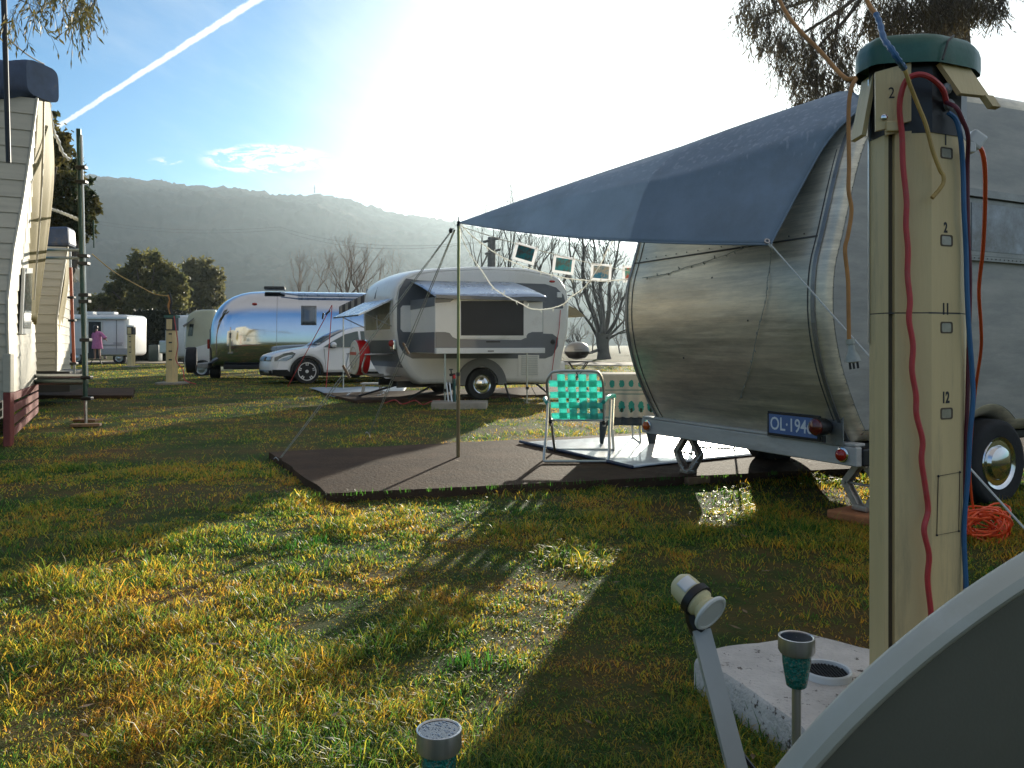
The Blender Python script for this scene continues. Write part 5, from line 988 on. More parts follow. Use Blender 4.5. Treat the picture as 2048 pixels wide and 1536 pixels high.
obj('seat_frame', MB().tube(st_, .0115, 8), X['frame'], ch)
obj('cross_bar', MB().tube([P(1104, 840, 6.99), P(1208, 841, 6.99)], .009, 8), X['frame'], ch)
obj('pivot', MB().sphere(P(1101, 843, 6.98), .02, 8, 6).sphere(P(1208, 846, 6.98), .02, 8, 6), X['black'], ch)
X['teal'] = mat('teal_webbing', (.22, .76, .68), .6, 0, .08, 60, trans=.65); X['deepteal'] = mat('deep_teal_webbing', (.0, .36, .28), .6, 0, .08, 60, trans=.4)
def backpt(u, v, o=0):     # u across, v from top (0) to bottom (1)
    tl_, tr_, bl_, br_ = P(1096, 748, 6.78), P(1205, 748, 6.78), P(1103, 840, 7.0), P(1207, 841, 7.0); p = (tl_*(1-u)+tr_*u)*(1-v)+(bl_*(1-u)+br_*u)*v; n_ = Vector((0, -.92, .3)); return p+n_*(o-.012*math.sin(math.pi*v))
NV, NH = 4, 4
vcen = [.235, .43, .625, .82]; hcen = [.20, .435, .665, .90]; hw_ = .072
for i, c in enumerate(vcen):
    def f(u, v, c=c, i=i):
        s = 0.006*math.cos(math.pi*(v-hcen[0])/(hcen[1]-hcen[0])+math.pi*i); return backpt(c-hw_+2*hw_*u, v, s)
    obj('webbing', MB().grid(f, 2, 40), X['teal'], ch, mod=[('SOLIDIFY', {'thickness': .0018})])
for j, c in enumerate(hcen):
    def f(u, v, c=c, j=j):
        s = -0.006*math.cos(math.pi*(u-vcen[0])/(vcen[1]-vcen[0])+math.pi*j); return backpt(u*.98+.01, c-hw_*.9+2*hw_*.9*v, s)
    obj('webbing', MB().grid(f, 40, 2), X['teal'], ch, mod=[('SOLIDIFY', {'thickness': .0018})])
for k, (y, c) in enumerate(((838, .3), (838, .7))):
    pass
# seat webbing
sa, sb_, sc_, sd2 = P(1104, 840, 7.0), P(1208, 841, 7.0), P(1214, 834, 7.42), P(1110, 836, 7.42)
for c in (.12, .32, .52, .72, .92): obj('webbing', MB().grid(lambda u, v: (sa.lerp(sb_, c-.07+.14*u)).lerp(sd2.lerp(sc_, c-.07+.14*u), v)-Vector((0, 0, .02*math.sin(v*math.pi))), 2, 8), X['deepteal'], ch, mod=[('SOLIDIFY', {'thickness': .0018})])
X['armteal'] = mat('teal_armrest', (.02, .34, .28), .4, 0, .1, 10)
for a, b, c in ((P(1094, 806, 6.88), P(1090, 798, 7.1), P(1091, 797, 7.35)), (P(1207, 804, 6.88), P(1216, 794, 7.05), P(1228, 791, 7.3))): obj('armrest', MB().tube(spline([a, b, c, c+Vector((0, .02, -.03))], 4), .018, 10), X['armteal'], ch)
for a, b in ((P(1228, 796, 7.28), P(1225, 860, 7.2)), (P(1092, 800, 7.3), P(1104, 850, 7.2))): obj('arm_support', MB().tube([a, b], .010, 8), X['frame'], ch)

# table with cloth, behind the chair
td = 7.9; tz = CAMH-(750-HOR)/F*td; tl0, tr0 = P(1203, 750, td), P(1392, 750, td)
tb = thing('camp_table', 'folding camp table under a teal patterned cloth beside the silver caravan', 'table', ((tl0.x+tr0.x)/2, td+.3, .055))
obj('tabletop', MB().bbox(((tl0.x+tr0.x)/2, td+.30, tz-.02), (tr0.x-tl0.x-.02, .60, .022), .006), X['white'], tb)
for x0 in (tl0.x+.36, tr0.x-.05):
    obj('legs', MB().tube(spline([(x0, td+.08, tz-.03), (x0+.03, td+.05, .12), (x0+.03, td+.08, .075), (x0+.03, td+.3, .07), (x0+.03, td+.52, .075), (x0+.03, td+.55, .12), (x0, td+.52, tz-.03)], 5), .010, 8), X['frame'], tb)
def cloth(u, v, drop, off=0.0):   # front drape
    x = tl0.x-.02+(tr0.x-tl0.x+.04)*u; f = .012*math.sin(u*22)*v+.01*math.sin(u*51)*v; return (x, td-.012-off-f-.02*v, tz+.004-drop*v)
def cloth_mat():
    m = mat('patterned_cloth', (.60, .59, .54), .8, 0, .08, 20, trans=.55); ns, ls = nodes(m); tcn = ns.new('ShaderNodeTexCoord'); sp = ns.new('ShaderNodeSeparateXYZ'); ls.new(tcn.outputs['Object'], sp.inputs[0])
    def mt(op, a, b=None):
        n = ns.new('ShaderNodeMath'); n.operation = op
        for i, x in enumerate((a, b)):
            if x is None: continue
            if isinstance(x, (int, float)): n.inputs[i].default_value = x
            else: ls.new(x, n.inputs[i])
        return n.outputs[0]
    x = mt('DIVIDE', sp.outputs[0], .094); fx = mt('SUBTRACT', mt('FRACT', mt('ADD', x, 100.0)), .5); z = sp.outputs[2]
    n = ns.new('ShaderNodeTexNoise'); n.inputs['Scale'].default_value = 55; n.inputs['Detail'].default_value = 3; ls.new(tcn.outputs['Object'], n.inputs[0]); nzv = mt('MULTIPLY', mt('SUBTRACT', n.outputs[0], .5), .9)
    def bl(zc, rx, rz): return mt('ADD', mt('SQRT', mt('ADD', mt('POWER', mt('DIVIDE', fx, rx), 2), mt('POWER', mt('DIVIDE', mt('SUBTRACT', z, zc), rz), 2))), nzv)
    b1 = mt('LESS_THAN', bl(CZ-.31, .36, .062), .9); b2 = mt('LESS_THAN', bl(CZ-.085, .30, .040), .9)
    b3 = mt('LESS_THAN', bl(CZ-.345, .2, .03), .7)
    b = mt('MAXIMUM', b1, b2)
    ln_ = mt('LESS_THAN', mt('ABSOLUTE', mt('SUBTRACT', mt('FRACT', mt('MULTIPLY', z, 26)), .5)), .13); lm = mt('MULTIPLY', ln_, mt('MULTIPLY', mt('LESS_THAN', z, CZ-.13), mt('GREATER_THAN', z, CZ-.215)))
    src = [q_ for q_ in ns if q_.type == 'BSDF_PRINCIPLED'][0].inputs[0].links[0].from_socket
    m1_ = ns.new('ShaderNodeMix'); m1_.data_type = 'RGBA'; ls.new(b, m1_.inputs[0]); ls.new(src, m1_.inputs[6]); m1_.inputs[7].default_value = (.04, .36, .33, 1)
    m2_ = ns.new('ShaderNodeMix'); m2_.data_type = 'RGBA'; ls.new(b3, m2_.inputs[0]); ls.new(m1_.outputs[2], m2_.inputs[6]); m2_.inputs[7].default_value = (.03, .06, .04, 1)
    m3_ = ns.new('ShaderNodeMix'); m3_.data_type = 'RGBA'; ls.new(lm, m3_.inputs[0]); ls.new(m2_.outputs[2], m3_.inputs[6]); m3_.inputs[7].default_value = (.15, .30, .28, 1)
    for q_ in ns:
        if q_.type in ('BSDF_PRINCIPLED', 'BSDF_TRANSLUCENT'): ls.new(m3_.outputs[2], q_.inputs[0])
    return m
CZ = tz
tc_ = thing('tablecloth', 'cream tablecloth with teal flower bands hanging over the camp table', 'tablecloth', (0, 0, 0), local=True)
mb = MB().grid(lambda u, v: cloth(u, v, .415+.008*abs(math.sin(u*40)) if v > .95 else .415), 90, 24); mb.grid(lambda u, v: (tl0.x-.02+(tr0.x-tl0.x+.04)*u, td-.012+.63*v, tz+.004), 12, 4)
obj('flowered_cloth', mb, cloth_mat(), tc_, mod=[('SOLIDIFY', {'thickness': .002})])
X['navy'] = mat('navy_cloth', (.045, .06, .075), .85, 0, .15, 30, trans=.35)
def under(u, v): p = cloth(u, v, .50, -.012); return (p[0], p[1], p[2]-(.24*max(0, 1-abs(u-.02)*18) if v > .8 else 0)*(v-.8)*5-(.33*max(0, 1-abs(u-.53)*14) if v > .8 else 0)*(v-.8)*5)
obj('navy_underlay', MB().grid(under, 120, 16), X['navy'], tc_, mod=[('SOLIDIFY', {'thickness': .002})])
# woven ground mat
X['mat'] = mat('pale_woven_mat', (.50, .56, .62), .3, 0.0, .12, 3, spec=.9, coat=.35, bump=.12, bs=30, dirt=(.05, .10, .22), ds=7, dth=(.56, .64), stretch=(.7, 6, 1))
mp_ = [G(1040, 888, .06), G(1262, 952-15, .06), G(1512, 912, .06), G(1500, 868, .06), G(1260, 862, .06)]
m00, m10, m11, m01 = G(1042, 886, .062), G(1265, 936, .062), G(1560, 905, .062), G(1330, 868, .062)
mb = MB().grid(lambda u, v: tuple((m00.lerp(m10, v)).lerp(m01.lerp(m11, v), u)+Vector((0, 0, .004+.008*abs(math.sin(u*9+v*3))*random.uniform(.6, 1)*(1-u)))), 30, 16)
gm_ = thing('ground_mat', 'shiny pale blue woven mat glaring in the sun under the table and chair', 'mat', m00); obj('mat_sheet', mb, X['mat'], gm_, mod=[('SOLIDIFY', {'thickness': .004})])
obj('border', MB().tube([m00+Vector((-.01, .02, .012)), m00.lerp(m10, .5)+Vector((0, 0, .012)), m10+Vector((0, 0, .008))], .014, 8), mat('navy_border', (.02, .035, .08), .5), gm_)
# second folding chair partly hidden behind the jack
c2 = thing('folding_chair', 'folding chair of grey tube mostly hidden behind the silver caravan', 'chair', P(1430, 915, 7.6))
lp = [P(1382, 790, 7.5), P(1386, 880, 7.6), P(1384, 908, 7.6), P(1392, 914, 7.6), P(1425, 915, 7.55), P(1458, 914, 7.5), P(1467, 908, 7.5), P(1468, 885, 7.5), P(1462, 800, 7.5)]
for p in lp: p.z = max(p.z, .07)
obj('legs', MB().tube(spline(lp, 5), .010, 8), X['frame'], c2); obj('seat', MB().bbox(P(1425, 765, 7.6), (.34, .05, .02), .008), X['navy'], c2)

# ================= strings on the pole =================
A0 = Vector((-.45, 7.04, 2.06))
hl0, hl1 = Vector((-.46, 7.06, 2.09)), P(1290, 548, 8.0)
HLp = sag(hl0, hl1, .035, 30); hl = thing('photo_string', 'pale string running from the pole top to the caravan with pictures pegged on it', 'string', hl0); obj('cord', MB().tube(HLp, .0035, 5), X['rope'], hl)
X['paper'] = mat('photo_paper', (.85, .86, .88), .35, 0, .02, 5, trans=.6)
def picm(name, c1, c2, c3, sc, th=.5):
    m = mat(name, c1, .4, 0, .3, sc*2, trans=.15, dirt=c2, ds=sc, dth=(th-.05, th+.05)); return m
pics = [((1050, 507), .215, .168, -15, [(.055, .075, .09), (.0, .16, .22), None], 'leftmost print with dark blue picture pegged on the string under the tarp', 14), ((1127, 530), .212, .168, -7, [(.14, .20, .20), (.02, .35, .42), None], 'second print from the pole with teal and brown picture pegged on the string', 12), ((1202, 545), .212, .168, -3, [(.45, .42, .36), (.01, .20, .38), None], 'third print from the pole with pale picture and blue shape on the string', 9), ((1264, 548), .20, .165, 2, [(.10, .45, .38), (.60, .10, .06), None], 'print with red and green picture half hidden by the silver caravan edge', 11)]
for (px, py), wd, hg, an, cols_, lab, sc in pics:
    t_ = min(1, max(0, (px-917)/(1290-917))); d = 7.06+(8.0-7.06)*t_-.02; c = P(px, py, d); t = thing('hanging_print', lab, 'print', c, 0, 'prints hung on the string under the tarp')
    m_ = Matrix.Rotation(R(-an), 3, 'Y'); rotm = Matrix.Rotation(R(12), 3, 'Z') @ m_
    obj('paper', MB().bbox(c, (wd, .003, hg), .001, rotm), X['paper'], t)
    obj('picture', MB().box(c+rotm @ Vector((0, -.0022, .002)), (wd-.055, .002, hg-.048), rotm), picm('picture', cols_[0], cols_[1], None, sc), t)
    for s in (-.42, .42): obj('peg', MB().bbox(c+rotm @ Vector((wd*s, -.004, hg*.5+.002)), (.009, .010, .03), .002, rotm), X['white'], t)
X['bulb'] = mat('fairy_bulb', (.75, .76, .72), .2, 0, .05, 5, trans=.6)
def lights(path, lab, m, n, r=.0052, name='fairy_lights', bl=.036):
    pts = spline([P(*p) for p in path], 8); t = thing(name, lab, 'fairy lights', pts[0]); obj('cord', MB().tube([p+Vector((random.uniform(-1, 1), 0, random.uniform(-1, 1)))*.0025 for p in pts], r, 5), m, t)
    seg = [(pts[i+1]-pts[i]).length for i in range(len(pts)-1)]; tot_ = sum(seg)
    for k in range(n):
        s = tot_*(k+.5)/n; i = 0
        while i < len(seg)-1 and s > seg[i]: s -= seg[i]; i += 1
        p = pts[i].lerp(pts[i+1], s/seg[i]); d = Vector((random.uniform(-.5, .5), random.uniform(-.3, .3), random.choice((-1, -1, 1))*1.0)).normalized(); obj('bulb', MB().tube([p, p+d*bl*.5, p+d*bl], [.0035, .0045, .002], 6), X['bulb'] if m is X['cable'] else m, t)
lights([(920, 446, 7.04), (925, 478, 7.0), (945, 515, 6.95), (966, 545, 6.9), (985, 573, 6.9), (1010, 591, 6.9), (1040, 606, 6.9), (1066, 618, 6.95), (1098, 617, 7.0), (1125, 609, 7.05), (1143, 593, 7.1), (1165, 578, 7.2), (1180, 560, 7.3), (1200, 530, 7.4), (1215, 500, 7.5), (1232, 470, 7.6)], 'white fairy light string in a deep loop below the tarp edge', X['cable'], 20)
lights([(920, 446, 7.05), (940, 468, 7.1), (965, 488, 7.2), (1000, 512, 7.3), (1040, 530, 7.4), (1090, 546, 7.5), (1125, 555, 7.55), (1165, 560, 7.6), (1210, 562, 7.7), (1275, 556, 7.9)], 'white fairy light string running behind the hanging prints', X['cable'], 20)
def onrear(px, py, o=.012):      # point on the bulging rear skin
    best = None
    for a, z in [(p.x, p.z) for p in spline([(a, 0, z) for a, z in rear1], 8)]:
        o_ = O1+U1*(a-o); r = (px-1024)/F; v = (r*o_.y-o_.x)/(V1.x-r*V1.y); d = o_.y+v*V1.y; zz_ = CAMH-(py-HOR)/F*d; e = abs(zz_-z)
        if best is None or e < best[0]: best = (e, d)
    return (px, py, best[1])
lights([(1541, 478, 4.80)]+[(1500, 492, 4.95), onrear(1460, 506, .05), onrear(1420, 520), onrear(1370, 535), onrear(1330, 548), onrear(1285, 556)], 'thin dark fairy light wire drooping across the top of the caravan rear wall', X['darkrope'], 12, .0028, bl=.02)
lights([(1543, 485, 4.80), onrear(1541, 520), onrear(1535, 560), onrear(1531, 600), onrear(1520, 645), onrear(1510, 690), onrear(1500, 740), onrear(1478, 800)], 'thin fairy light wire dropping straight down the caravan rear wall', X['darkrope'], 12, .0025, bl=.02)
jp = [S1(.05, 1.75, .2), S1(.04, 1.70, .12), S1(.02, 1.6, .07), S1(.0, 1.5, .12), S1(.02, 1.45, .2), S1(.05, 1.38, .28)]
mbj = MB().tube(spline(jp, 5), .004, 5)
for p in spline(jp, 2): mbj.tube([p, p+Vector((random.uniform(-.03, .03), -.01, random.uniform(-.03, .04)))], .004, 5)
solo('fairy_lights', mbj, X['rope'], 'white fairy lights tangled round the left corner jack', 'fairy lights')
# ================= clad cabins on the left =================
X['clad'] = mat('cream_weatherboard', (.50, .46, .36), .5, 0, .08, 3, dirt=(.30, .28, .22), ds=4, dth=(.55, .95), stretch=(.6, .6, 5)); X['drape'] = mat('ochre_canvas', (.34, .27, .10), .6, 0, .15, 3, trans=.35, stretch=(6, 6, .5), bump=.2, bs=12)
X['maroon'] = mat('maroon_timber', (.20, .045, .035), .7, 0, .3, 6, bump=.2); X['bluebag'] = mat('blue_tarp_roll', (.045, .075, .15), .5, 0, .45, 3, bump=.3, bs=6, dirt=(.16, .13, .08), ds=3, dth=(.55, .7))
def lap_wall(mb, A, B, rows=20, lap=.014, nrm=None):
    # A, B: lists of points bottom to top down each side of the wall
    for k in range(rows):
        t0, t1 = k/rows, (k+1)/rows; a0, a1, b0, b1 = samp(A, t0), samp(A, t1), samp(B, t0), samp(B, t1); n = nrm
        mb.add([a0+n*lap, b0+n*lap, b1+n*.002, a1+n*.002, a0, b0], [(0, 1, 2, 3), (4, 5, 1, 0)])
def cabin(name, near, far, back, lab, wid=2.3, rows=22, loc=None):
    near = [P(*p) for p in near]; far = [P(*p) for p in far]; bk = Vector(back)*wid; L = [p+bk for p in near]; LF = [p+bk for p in far]
    t = thing(name, lab, 'caravan', loc or (near[0].x, near[0].y, 0))
    nr = Vector((0, 0, 1)).cross(bk.normalized()); nr = nr if nr.y < 0 else -nr; sd = (far[0]-near[0]); ns_ = sd.cross(Vector((0, 0, 1))).normalized(); ns_ = ns_ if ns_.x > 0 else -ns_
    mb = MB(); n = len(near); vs = near+far+LF+L; fs = []
    for i in range(n-1):
        for a, b in ((0, 1), (1, 2), (2, 3), (3, 0)): fs.append((a*n+i, b*n+i, b*n+i+1, a*n+i+1))
    fs += [(0, n, 2*n, 3*n), (n-1, 2*n-1, 3*n-1, 4*n-1)]; mb.add(vs, fs); body = obj('body', mb, X['clad'], t)
    m2 = MB(); lap_wall(m2, near, [p for p in L], rows, .016, nr); obj('end_cladding', m2, X['clad'], t)
    m3 = MB(); lap_wall(m3, near, far, rows, .014, ns_); obj('side_cladding', m3, X['clad'], t)
    obj('corner_trim', MB().tube([p+ns_*.012+nr*.012 for p in near], .016, 6, True, False), X['clad'], t)
    return t, near, far, L, nr, ns_
cA, nearA, farA, LA_, nrA, nsA = cabin('clad_caravan', [(14, 800, 8.3), (14, 740, 8.28), (12, 660, 8.25), (12, 600, 8.25), (24, 500, 8.45), (42, 405, 8.75), (58, 300, 9.0), (72, 197, 9.25)], [(72, 775, 11.8), (71, 720, 11.8), (69, 660, 11.8), (68, 600, 11.8), (76, 500, 11.8), (84, 400, 11.8), (92, 300, 11.8), (98, 197, 11.8)], (-.89, -.456, 0), 'tall cream weatherboard caravan filling the left edge beside green scaffold')
def onside(near, far, u, t): return samp(near, t).lerp(samp(far, t), u)
# window on its side
zt0, zt1 = .28, .53; fr_ = []
wq = [onside(nearA, farA, .30, .27), onside(nearA, farA, .62, .27), onside(nearA, farA, .62, .52), onside(nearA, farA, .30, .52)]
wf_ = obj('window', MB().add([p+nsA*.02 for p in wq]+[p+nsA*.05 for p in wq], [(0, 1, 2, 3), (4, 5, 6, 7), (0, 1, 5, 4), (1, 2, 6, 5), (2, 3, 7, 6), (3, 0, 4, 7)]), X['white'], cA)
c_ = sum(wq, Vector())/4; wi = [c_+(p-c_)*.84 for p in wq]; obj('pane', MB().add([p+nsA*.045 for p in wi]+[p+nsA*.058 for p in wi], [(0, 1, 2, 3), (4, 5, 6, 7), (0, 1, 5, 4), (1, 2, 6, 5), (2, 3, 7, 6), (3, 0, 4, 7)]), glass('pale_pane', (.16, .19, .17), .12), wf_)
# ochre awning canvas hanging down the side
def drape(lft, rgt, name, par, d=.05, nw=7):
    l = spline([P(*p) for p in lft], 6); r = spline([P(*p) for p in rgt], 6)
    def f(u, v): p = samp(l, v).lerp(samp(r, v), u); return p+Vector((0.01, -1, 0))*(d*math.sin(u*nw*2+v*2))*(.4+.6*v)
    return obj(name, MB().grid(f, 40, 30), X['drape'], par, mod=[('SOLIDIFY', {'thickness': .008})])
drape([(76, 196, 9.4), (70, 300, 9.6), (60, 400, 9.9), (60, 520, 10.4), (66, 640, 10.8)], [(96, 170, 9.9), (106, 250, 10.3), (110, 350, 10.6), (98, 470, 10.9), (72, 650, 11.2)], 'awning_canvas', cA, .04)
obj('awning_seam', MB().tube(spline([P(*p) for p in [(88, 190, 9.5), (86, 300, 9.75), (80, 430, 10.1), (68, 600, 10.6)]], 5), .012, 6), X['clad'], cA)
obj('gutter', MB().tube(spline([P(*p) for p in [(98, 205, 10.2), (103, 240, 10.5), (108, 265, 10.7), (116, 280, 10.9), (125, 305, 11.1), (138, 318, 11.3)]], 5), [.02+.008*math.sin(i*2.1) for i in range(26)], 7), X['white'], cA)
# maroon base skirt with lattice boards and corner post
skA = MB(); q0, q1 = nearA[0], farA[0]
for k in range(4):
    z = .10+k*.13; a, b = Vector((q0.x, q0.y, z)), Vector((q1.x, q1.y, z*.85)); d = (b-a); m_ = Matrix((d.normalized(), Vector((-d.y, d.x, 0)).normalized(), Vector((0, 0, 1)))).transposed(); skA.box((a+b)/2+nsA*.02, (d.length, .022, .085), m_)
obj('skirt_boards', skA, X['maroon'], cA); obj('skirt_back', MB().box((q0+q1)/2-Vector((0, 0, (q0.z+q1.z)/4))+nsA*-.35-Vector((.2, 0, 0)), (.3, (q1-q0).length, .42), Matrix.Rotation(math.atan2((q1-q0).y, (q1-q0).x)-math.pi/2, 3, 'Z')), X['black'], cA)
obj('corner_post', MB().bbox((q0.x+.03, q0.y-.02, .27), (.075, .075, .56), .008), X['maroon'], cA); obj('corner_post', MB().bbox((q0.x+.03, q0.y-.025, .75), (.08, .07, .40), .008), X['clad'], cA)
# blue rolled tarp across the roof end
tp_l, tp_r = P(-260, 150, 8.2), P(86, 158, 9.35)
def bag(u, v):
    c = tp_l.lerp(tp_r, u); t = v*2*math.pi; rr = .21*(1+.06*math.sin(u*23+t*2)); cc, ss = math.copysign(abs(math.cos(t))**.45, math.cos(t)), math.copysign(abs(math.sin(t))**.45, math.sin(t)); return c+Vector((.3*cc*rr, cc*rr*1.1, ss*rr*.92-.03*u))
mb = MB().grid(bag, 40, 24); mb.add([bag(0, k/24) for k in range(24)], [tuple(range(24))]); mb.add([bag(1, k/24) for k in range(24)], [tuple(range(24))])
tb1 = solo('tarp_roll', mb, X['bluebag'], 'blue tarp rolled on the roof end of the tall weatherboard caravan', 'tarp roll')
solo('scaffold_pole', MB().tube([P(6, -60, 7.6), P(17, 325, 7.6)], [.026, .022], 10), X['black'], 'dark pole hanging down in front of the tall weatherboard caravan', 'pole')
solo('tie_line', MB().tube(sag(P(4, 66, 7.6), P(88, 128, 9.2), .03), .008, 6), X['black'], 'black cord from the dark pole to the blue tarp roll', 'cord')
# second cabin
cB, nearB, farB, LB_, nrB, nsB = cabin('clad_caravan', [(111, 742, 13.5), (112, 700, 13.5), (112, 640, 13.5), (120, 580, 13.6), (128, 530, 13.8), (134, 494, 14.0)], [(141, 742, 16.5), (139, 700, 16.5), (138, 650, 16.5), (140, 590, 16.5), (141, 540, 16.5), (142, 500, 16.5)], (-.95, -.31, 0), 'smaller weatherboard caravan with blue roof bag standing behind the tall one', 2.3, 16)
drape([(134, 494, 13.9), (130, 560, 13.8), (118, 640, 13.8), (113, 700, 13.8)], [(141, 492, 14.6), (139, 560, 14.8), (126, 650, 15.0), (118, 715, 15.1)], 'awning_canvas', cB, .03)
obj('underside', MB().box(((nearB[0]+LB_[0])/2)+Vector((.2, .8, -.18)), (1.9, 1.6, .34), Matrix.Rotation(.31, 3, 'Z')), X['black'], cB)
solo('roof_bag', MB().bbox(P(119, 476, 14.2), (.42, .5, .34), .05, (0, R(-4), R(15))), X['bluebag'], 'blue covered bag on the roof of the smaller weatherboard caravan', 'roof bag')
obj('drum', MB().tube([P(72, 770, 15.4), P(112, 770, 15.4)], .07, 12), X['maroon'], cB)
# scaffold
sf = thing('scaffold', 'green steel scaffold of clamped poles standing between the weatherboard caravans and the lawn', 'scaffold', P(172, 845, 10.5))
TL = lambda y: 157+(y-258)*(172-157)/(850-258)
obj('upright', MB().tube([P(TL(258), 258, 10.5), P(TL(560), 560, 10.5), P(TL(795), 795, 10.5)], .030, 12), X['greenpaint'], sf); obj('upright', MB().tube([P(TL(790), 790, 10.5), P(TL(848), 848, 10.5)], .020, 10), X['steel'], sf)
obj('side_rail', MB().tube([P(TL(270)+6, 270, 10.45), P(TL(760)+5, 760, 10.45)], .012, 8), X['alu'], sf)
for y in (335, 364, 512, 527, 590, 603, 680, 755, 797):
    obj('clamp', MB().bbox(P(TL(y)+4, y, 10.45), (.13, .09, .045), .01), X['black'], sf)
for (x0, y0, d0), r, m_ in (((84, 500, 12.4), .022, 'greenpaint'), ((84, 516, 12.4), .022, 'greenpaint'), ((64, 752, 11.6), .03, 'steel'), ((64, 764, 11.6), .04, 'greenpaint')): obj('ledger', MB().tube([P(x0, y0, d0), P(TL(y0)+2, y0, 10.5)], r, 10), X[m_], sf)
obj('base_plate', MB().bbox(P(170, 851, 10.4)+Vector((0, 0, .012)), (.10, .10, .02), .004), X['steel'], sf)
for k, (x, y, a) in enumerate(((172, 851, .3), (176, 842, -.2))): solo('sole_board', MB().bbox(G(x, y, .01)+Vector((0, 0, .008)), (.34, .16, .035), .004, (0, 0, a)), X['wood'], ['weathered board under the foot of the green scaffold', 'second weathered board just behind the scaffold foot'][k], 'board')
os_ = thing('prop_pole', 'thin orange adjustable prop standing behind the green scaffold', 'prop', P(150, 750, 13.2))
obj('outer_tube', MB().tube([P(141, 535, 13.2), P(148, 728, 13.2)], .026, 10), X['orangepaint'], os_); obj('inner_tube', MB().tube([P(140, 500, 13.2), P(141, 540, 13.2)], .018, 8).tube([P(148, 728, 13.2), P(149, 752, 13.2)], .02, 8), X['steel'], os_)
for y in (595, 641, 727): obj('clamp', MB().bbox(P(141+(y-535)*.036, y, 13.15), (.11, .08, .04), .01), X['black'], os_)
solo('prop_pole', MB().tube([P(187, 440, 12), P(188, 496, 12)], .010, 8), X['greenpaint'], 'short thin rod hanging right of the green scaffold', 'rod')
solo('tinsel_cord', MB().tube(spline([P(102, 418, 12.4), P(120, 424, 12), P(140, 432, 11.4), P(158, 440, 10.6)], 8), [.02+.010*math.sin(i*2.3) for i in range(25)], 6), X['rope'], 'pale frosted cord tied between the caravan roof and the scaffold', 'cord')
solo('white_rag', MB().grid(lambda u, v: P(150+u*12-v*3+2*math.sin(v*7), 536+v*26+3*math.sin(u*9), 12.2)+Vector((0, .03*math.sin(u*9), 0)), 6, 8), X['white'], 'white rag hanging by the top of the orange prop', 'rag', mod=[('SOLIDIFY', {'thickness': .004})])

# ================= far vehicles =================
def rbox(c, d, b, rot=None, seg=3):
    bm = bmesh.new(); bmesh.ops.create_cube(bm, size=1)
    for v in bm.verts: v.co = Vector((v.co.x*d[0], v.co.y*d[1], v.co.z*d[2]))
    bmesh.ops.bevel(bm, geom=bm.edges[:], offset=b, segments=seg, affect='EDGES', profile=.5); m = Euler(rot).to_matrix() if rot else Matrix.Identity(3)
    mb = MB(); mb.add([m @ v.co+Vector(c) for v in bm.verts], [[v.index for v in f.verts] for f in bm.faces], True); bm.free(); return mb
rv = thing('motorhome', 'white motorhome with dark open doorway at the far left behind the scaffold', 'motorhome', P(205, 728, 42)); rv.location.z = 0; FR[rv.name] = Matrix.Translation(rv.location).inverted()
def RV(px, py, d=42): return P(px, py, d)
x0, x1 = RV(105, 700).x, RV(254, 700).x; zT, zB = RV(200, 629).z, RV(200, 712).z
obj('body', rbox(((x0+x1)/2, 43.2, (zT+zB)/2), (x1-x0, 2.4, zT-zB), .22), X['white'], rv)
dr = obj('door', MB().bbox(RV(189, 680, 41.97), ((202-176)/F*42, .06, 1.95), .02), X['black'], rv)
obj('door_frame', MB().tube([RV(176, 706, 41.94), RV(176, 643, 41.94), RV(203, 643, 41.94), RV(203, 706, 41.94)], .03, 6, True, False), X['alu'], rv)
obj('awning_case', MB().bbox(RV(190, 637, 41.92), ((250-120)/F*42, .14, .12), .03), X['alu'], rv)
obj('stripe', MB().box(RV(225, 690, 41.985), (1.0, .03, .03)).box(RV(236, 686, 41.985), (.5, .03, .02)), X['greybody'], rv)
obj('lower_band', MB().box(RV(210, 703, 41.98), (1.0*(x1-x0)-.7, .03, .32)), mat('light_grey', (.40, .41, .41), .4, 0, .05, 2), rv)
for px, w__, h__ in ((181, .5, .16), (215, .95, .14)): obj('roof_vent', MB().bbox(RV(px, 626.5, 42.8), (w__, .5, h__), .04), X['white'], rv)
obj('hatch_line', MB().tube([RV(233, 706, 41.975), RV(233, 640, 41.975)], .014, 5), X['greybody'], rv)
wheel(rv, RV(155, 715, 42.1), (0, -1, 0), .36, .24, X['alu']); wheel(rv, RV(240, 716, 42.4), (0, -1, 0), .34, .22, X['alu'])
stp = thing('folding_step', 'small dark folding step below the motorhome doorway', 'step', RV(192, 727, 40.2)); stp.location.z = 0; FR[stp.name] = Matrix.Translation(stp.location).inverted()
obj('tread', MB().bbox(RV(192, 719, 40.2), (.52, .34, .04), .01), X['black'], stp)
for s in (-.24, .24): obj('leg', MB().tube([RV(192, 719, 40.2)+Vector((s*.7, 0, 0)), Vector((RV(192, 727, 40.2).x+s*1.25, 40.2, .02))], .02, 6), X['black'], stp)
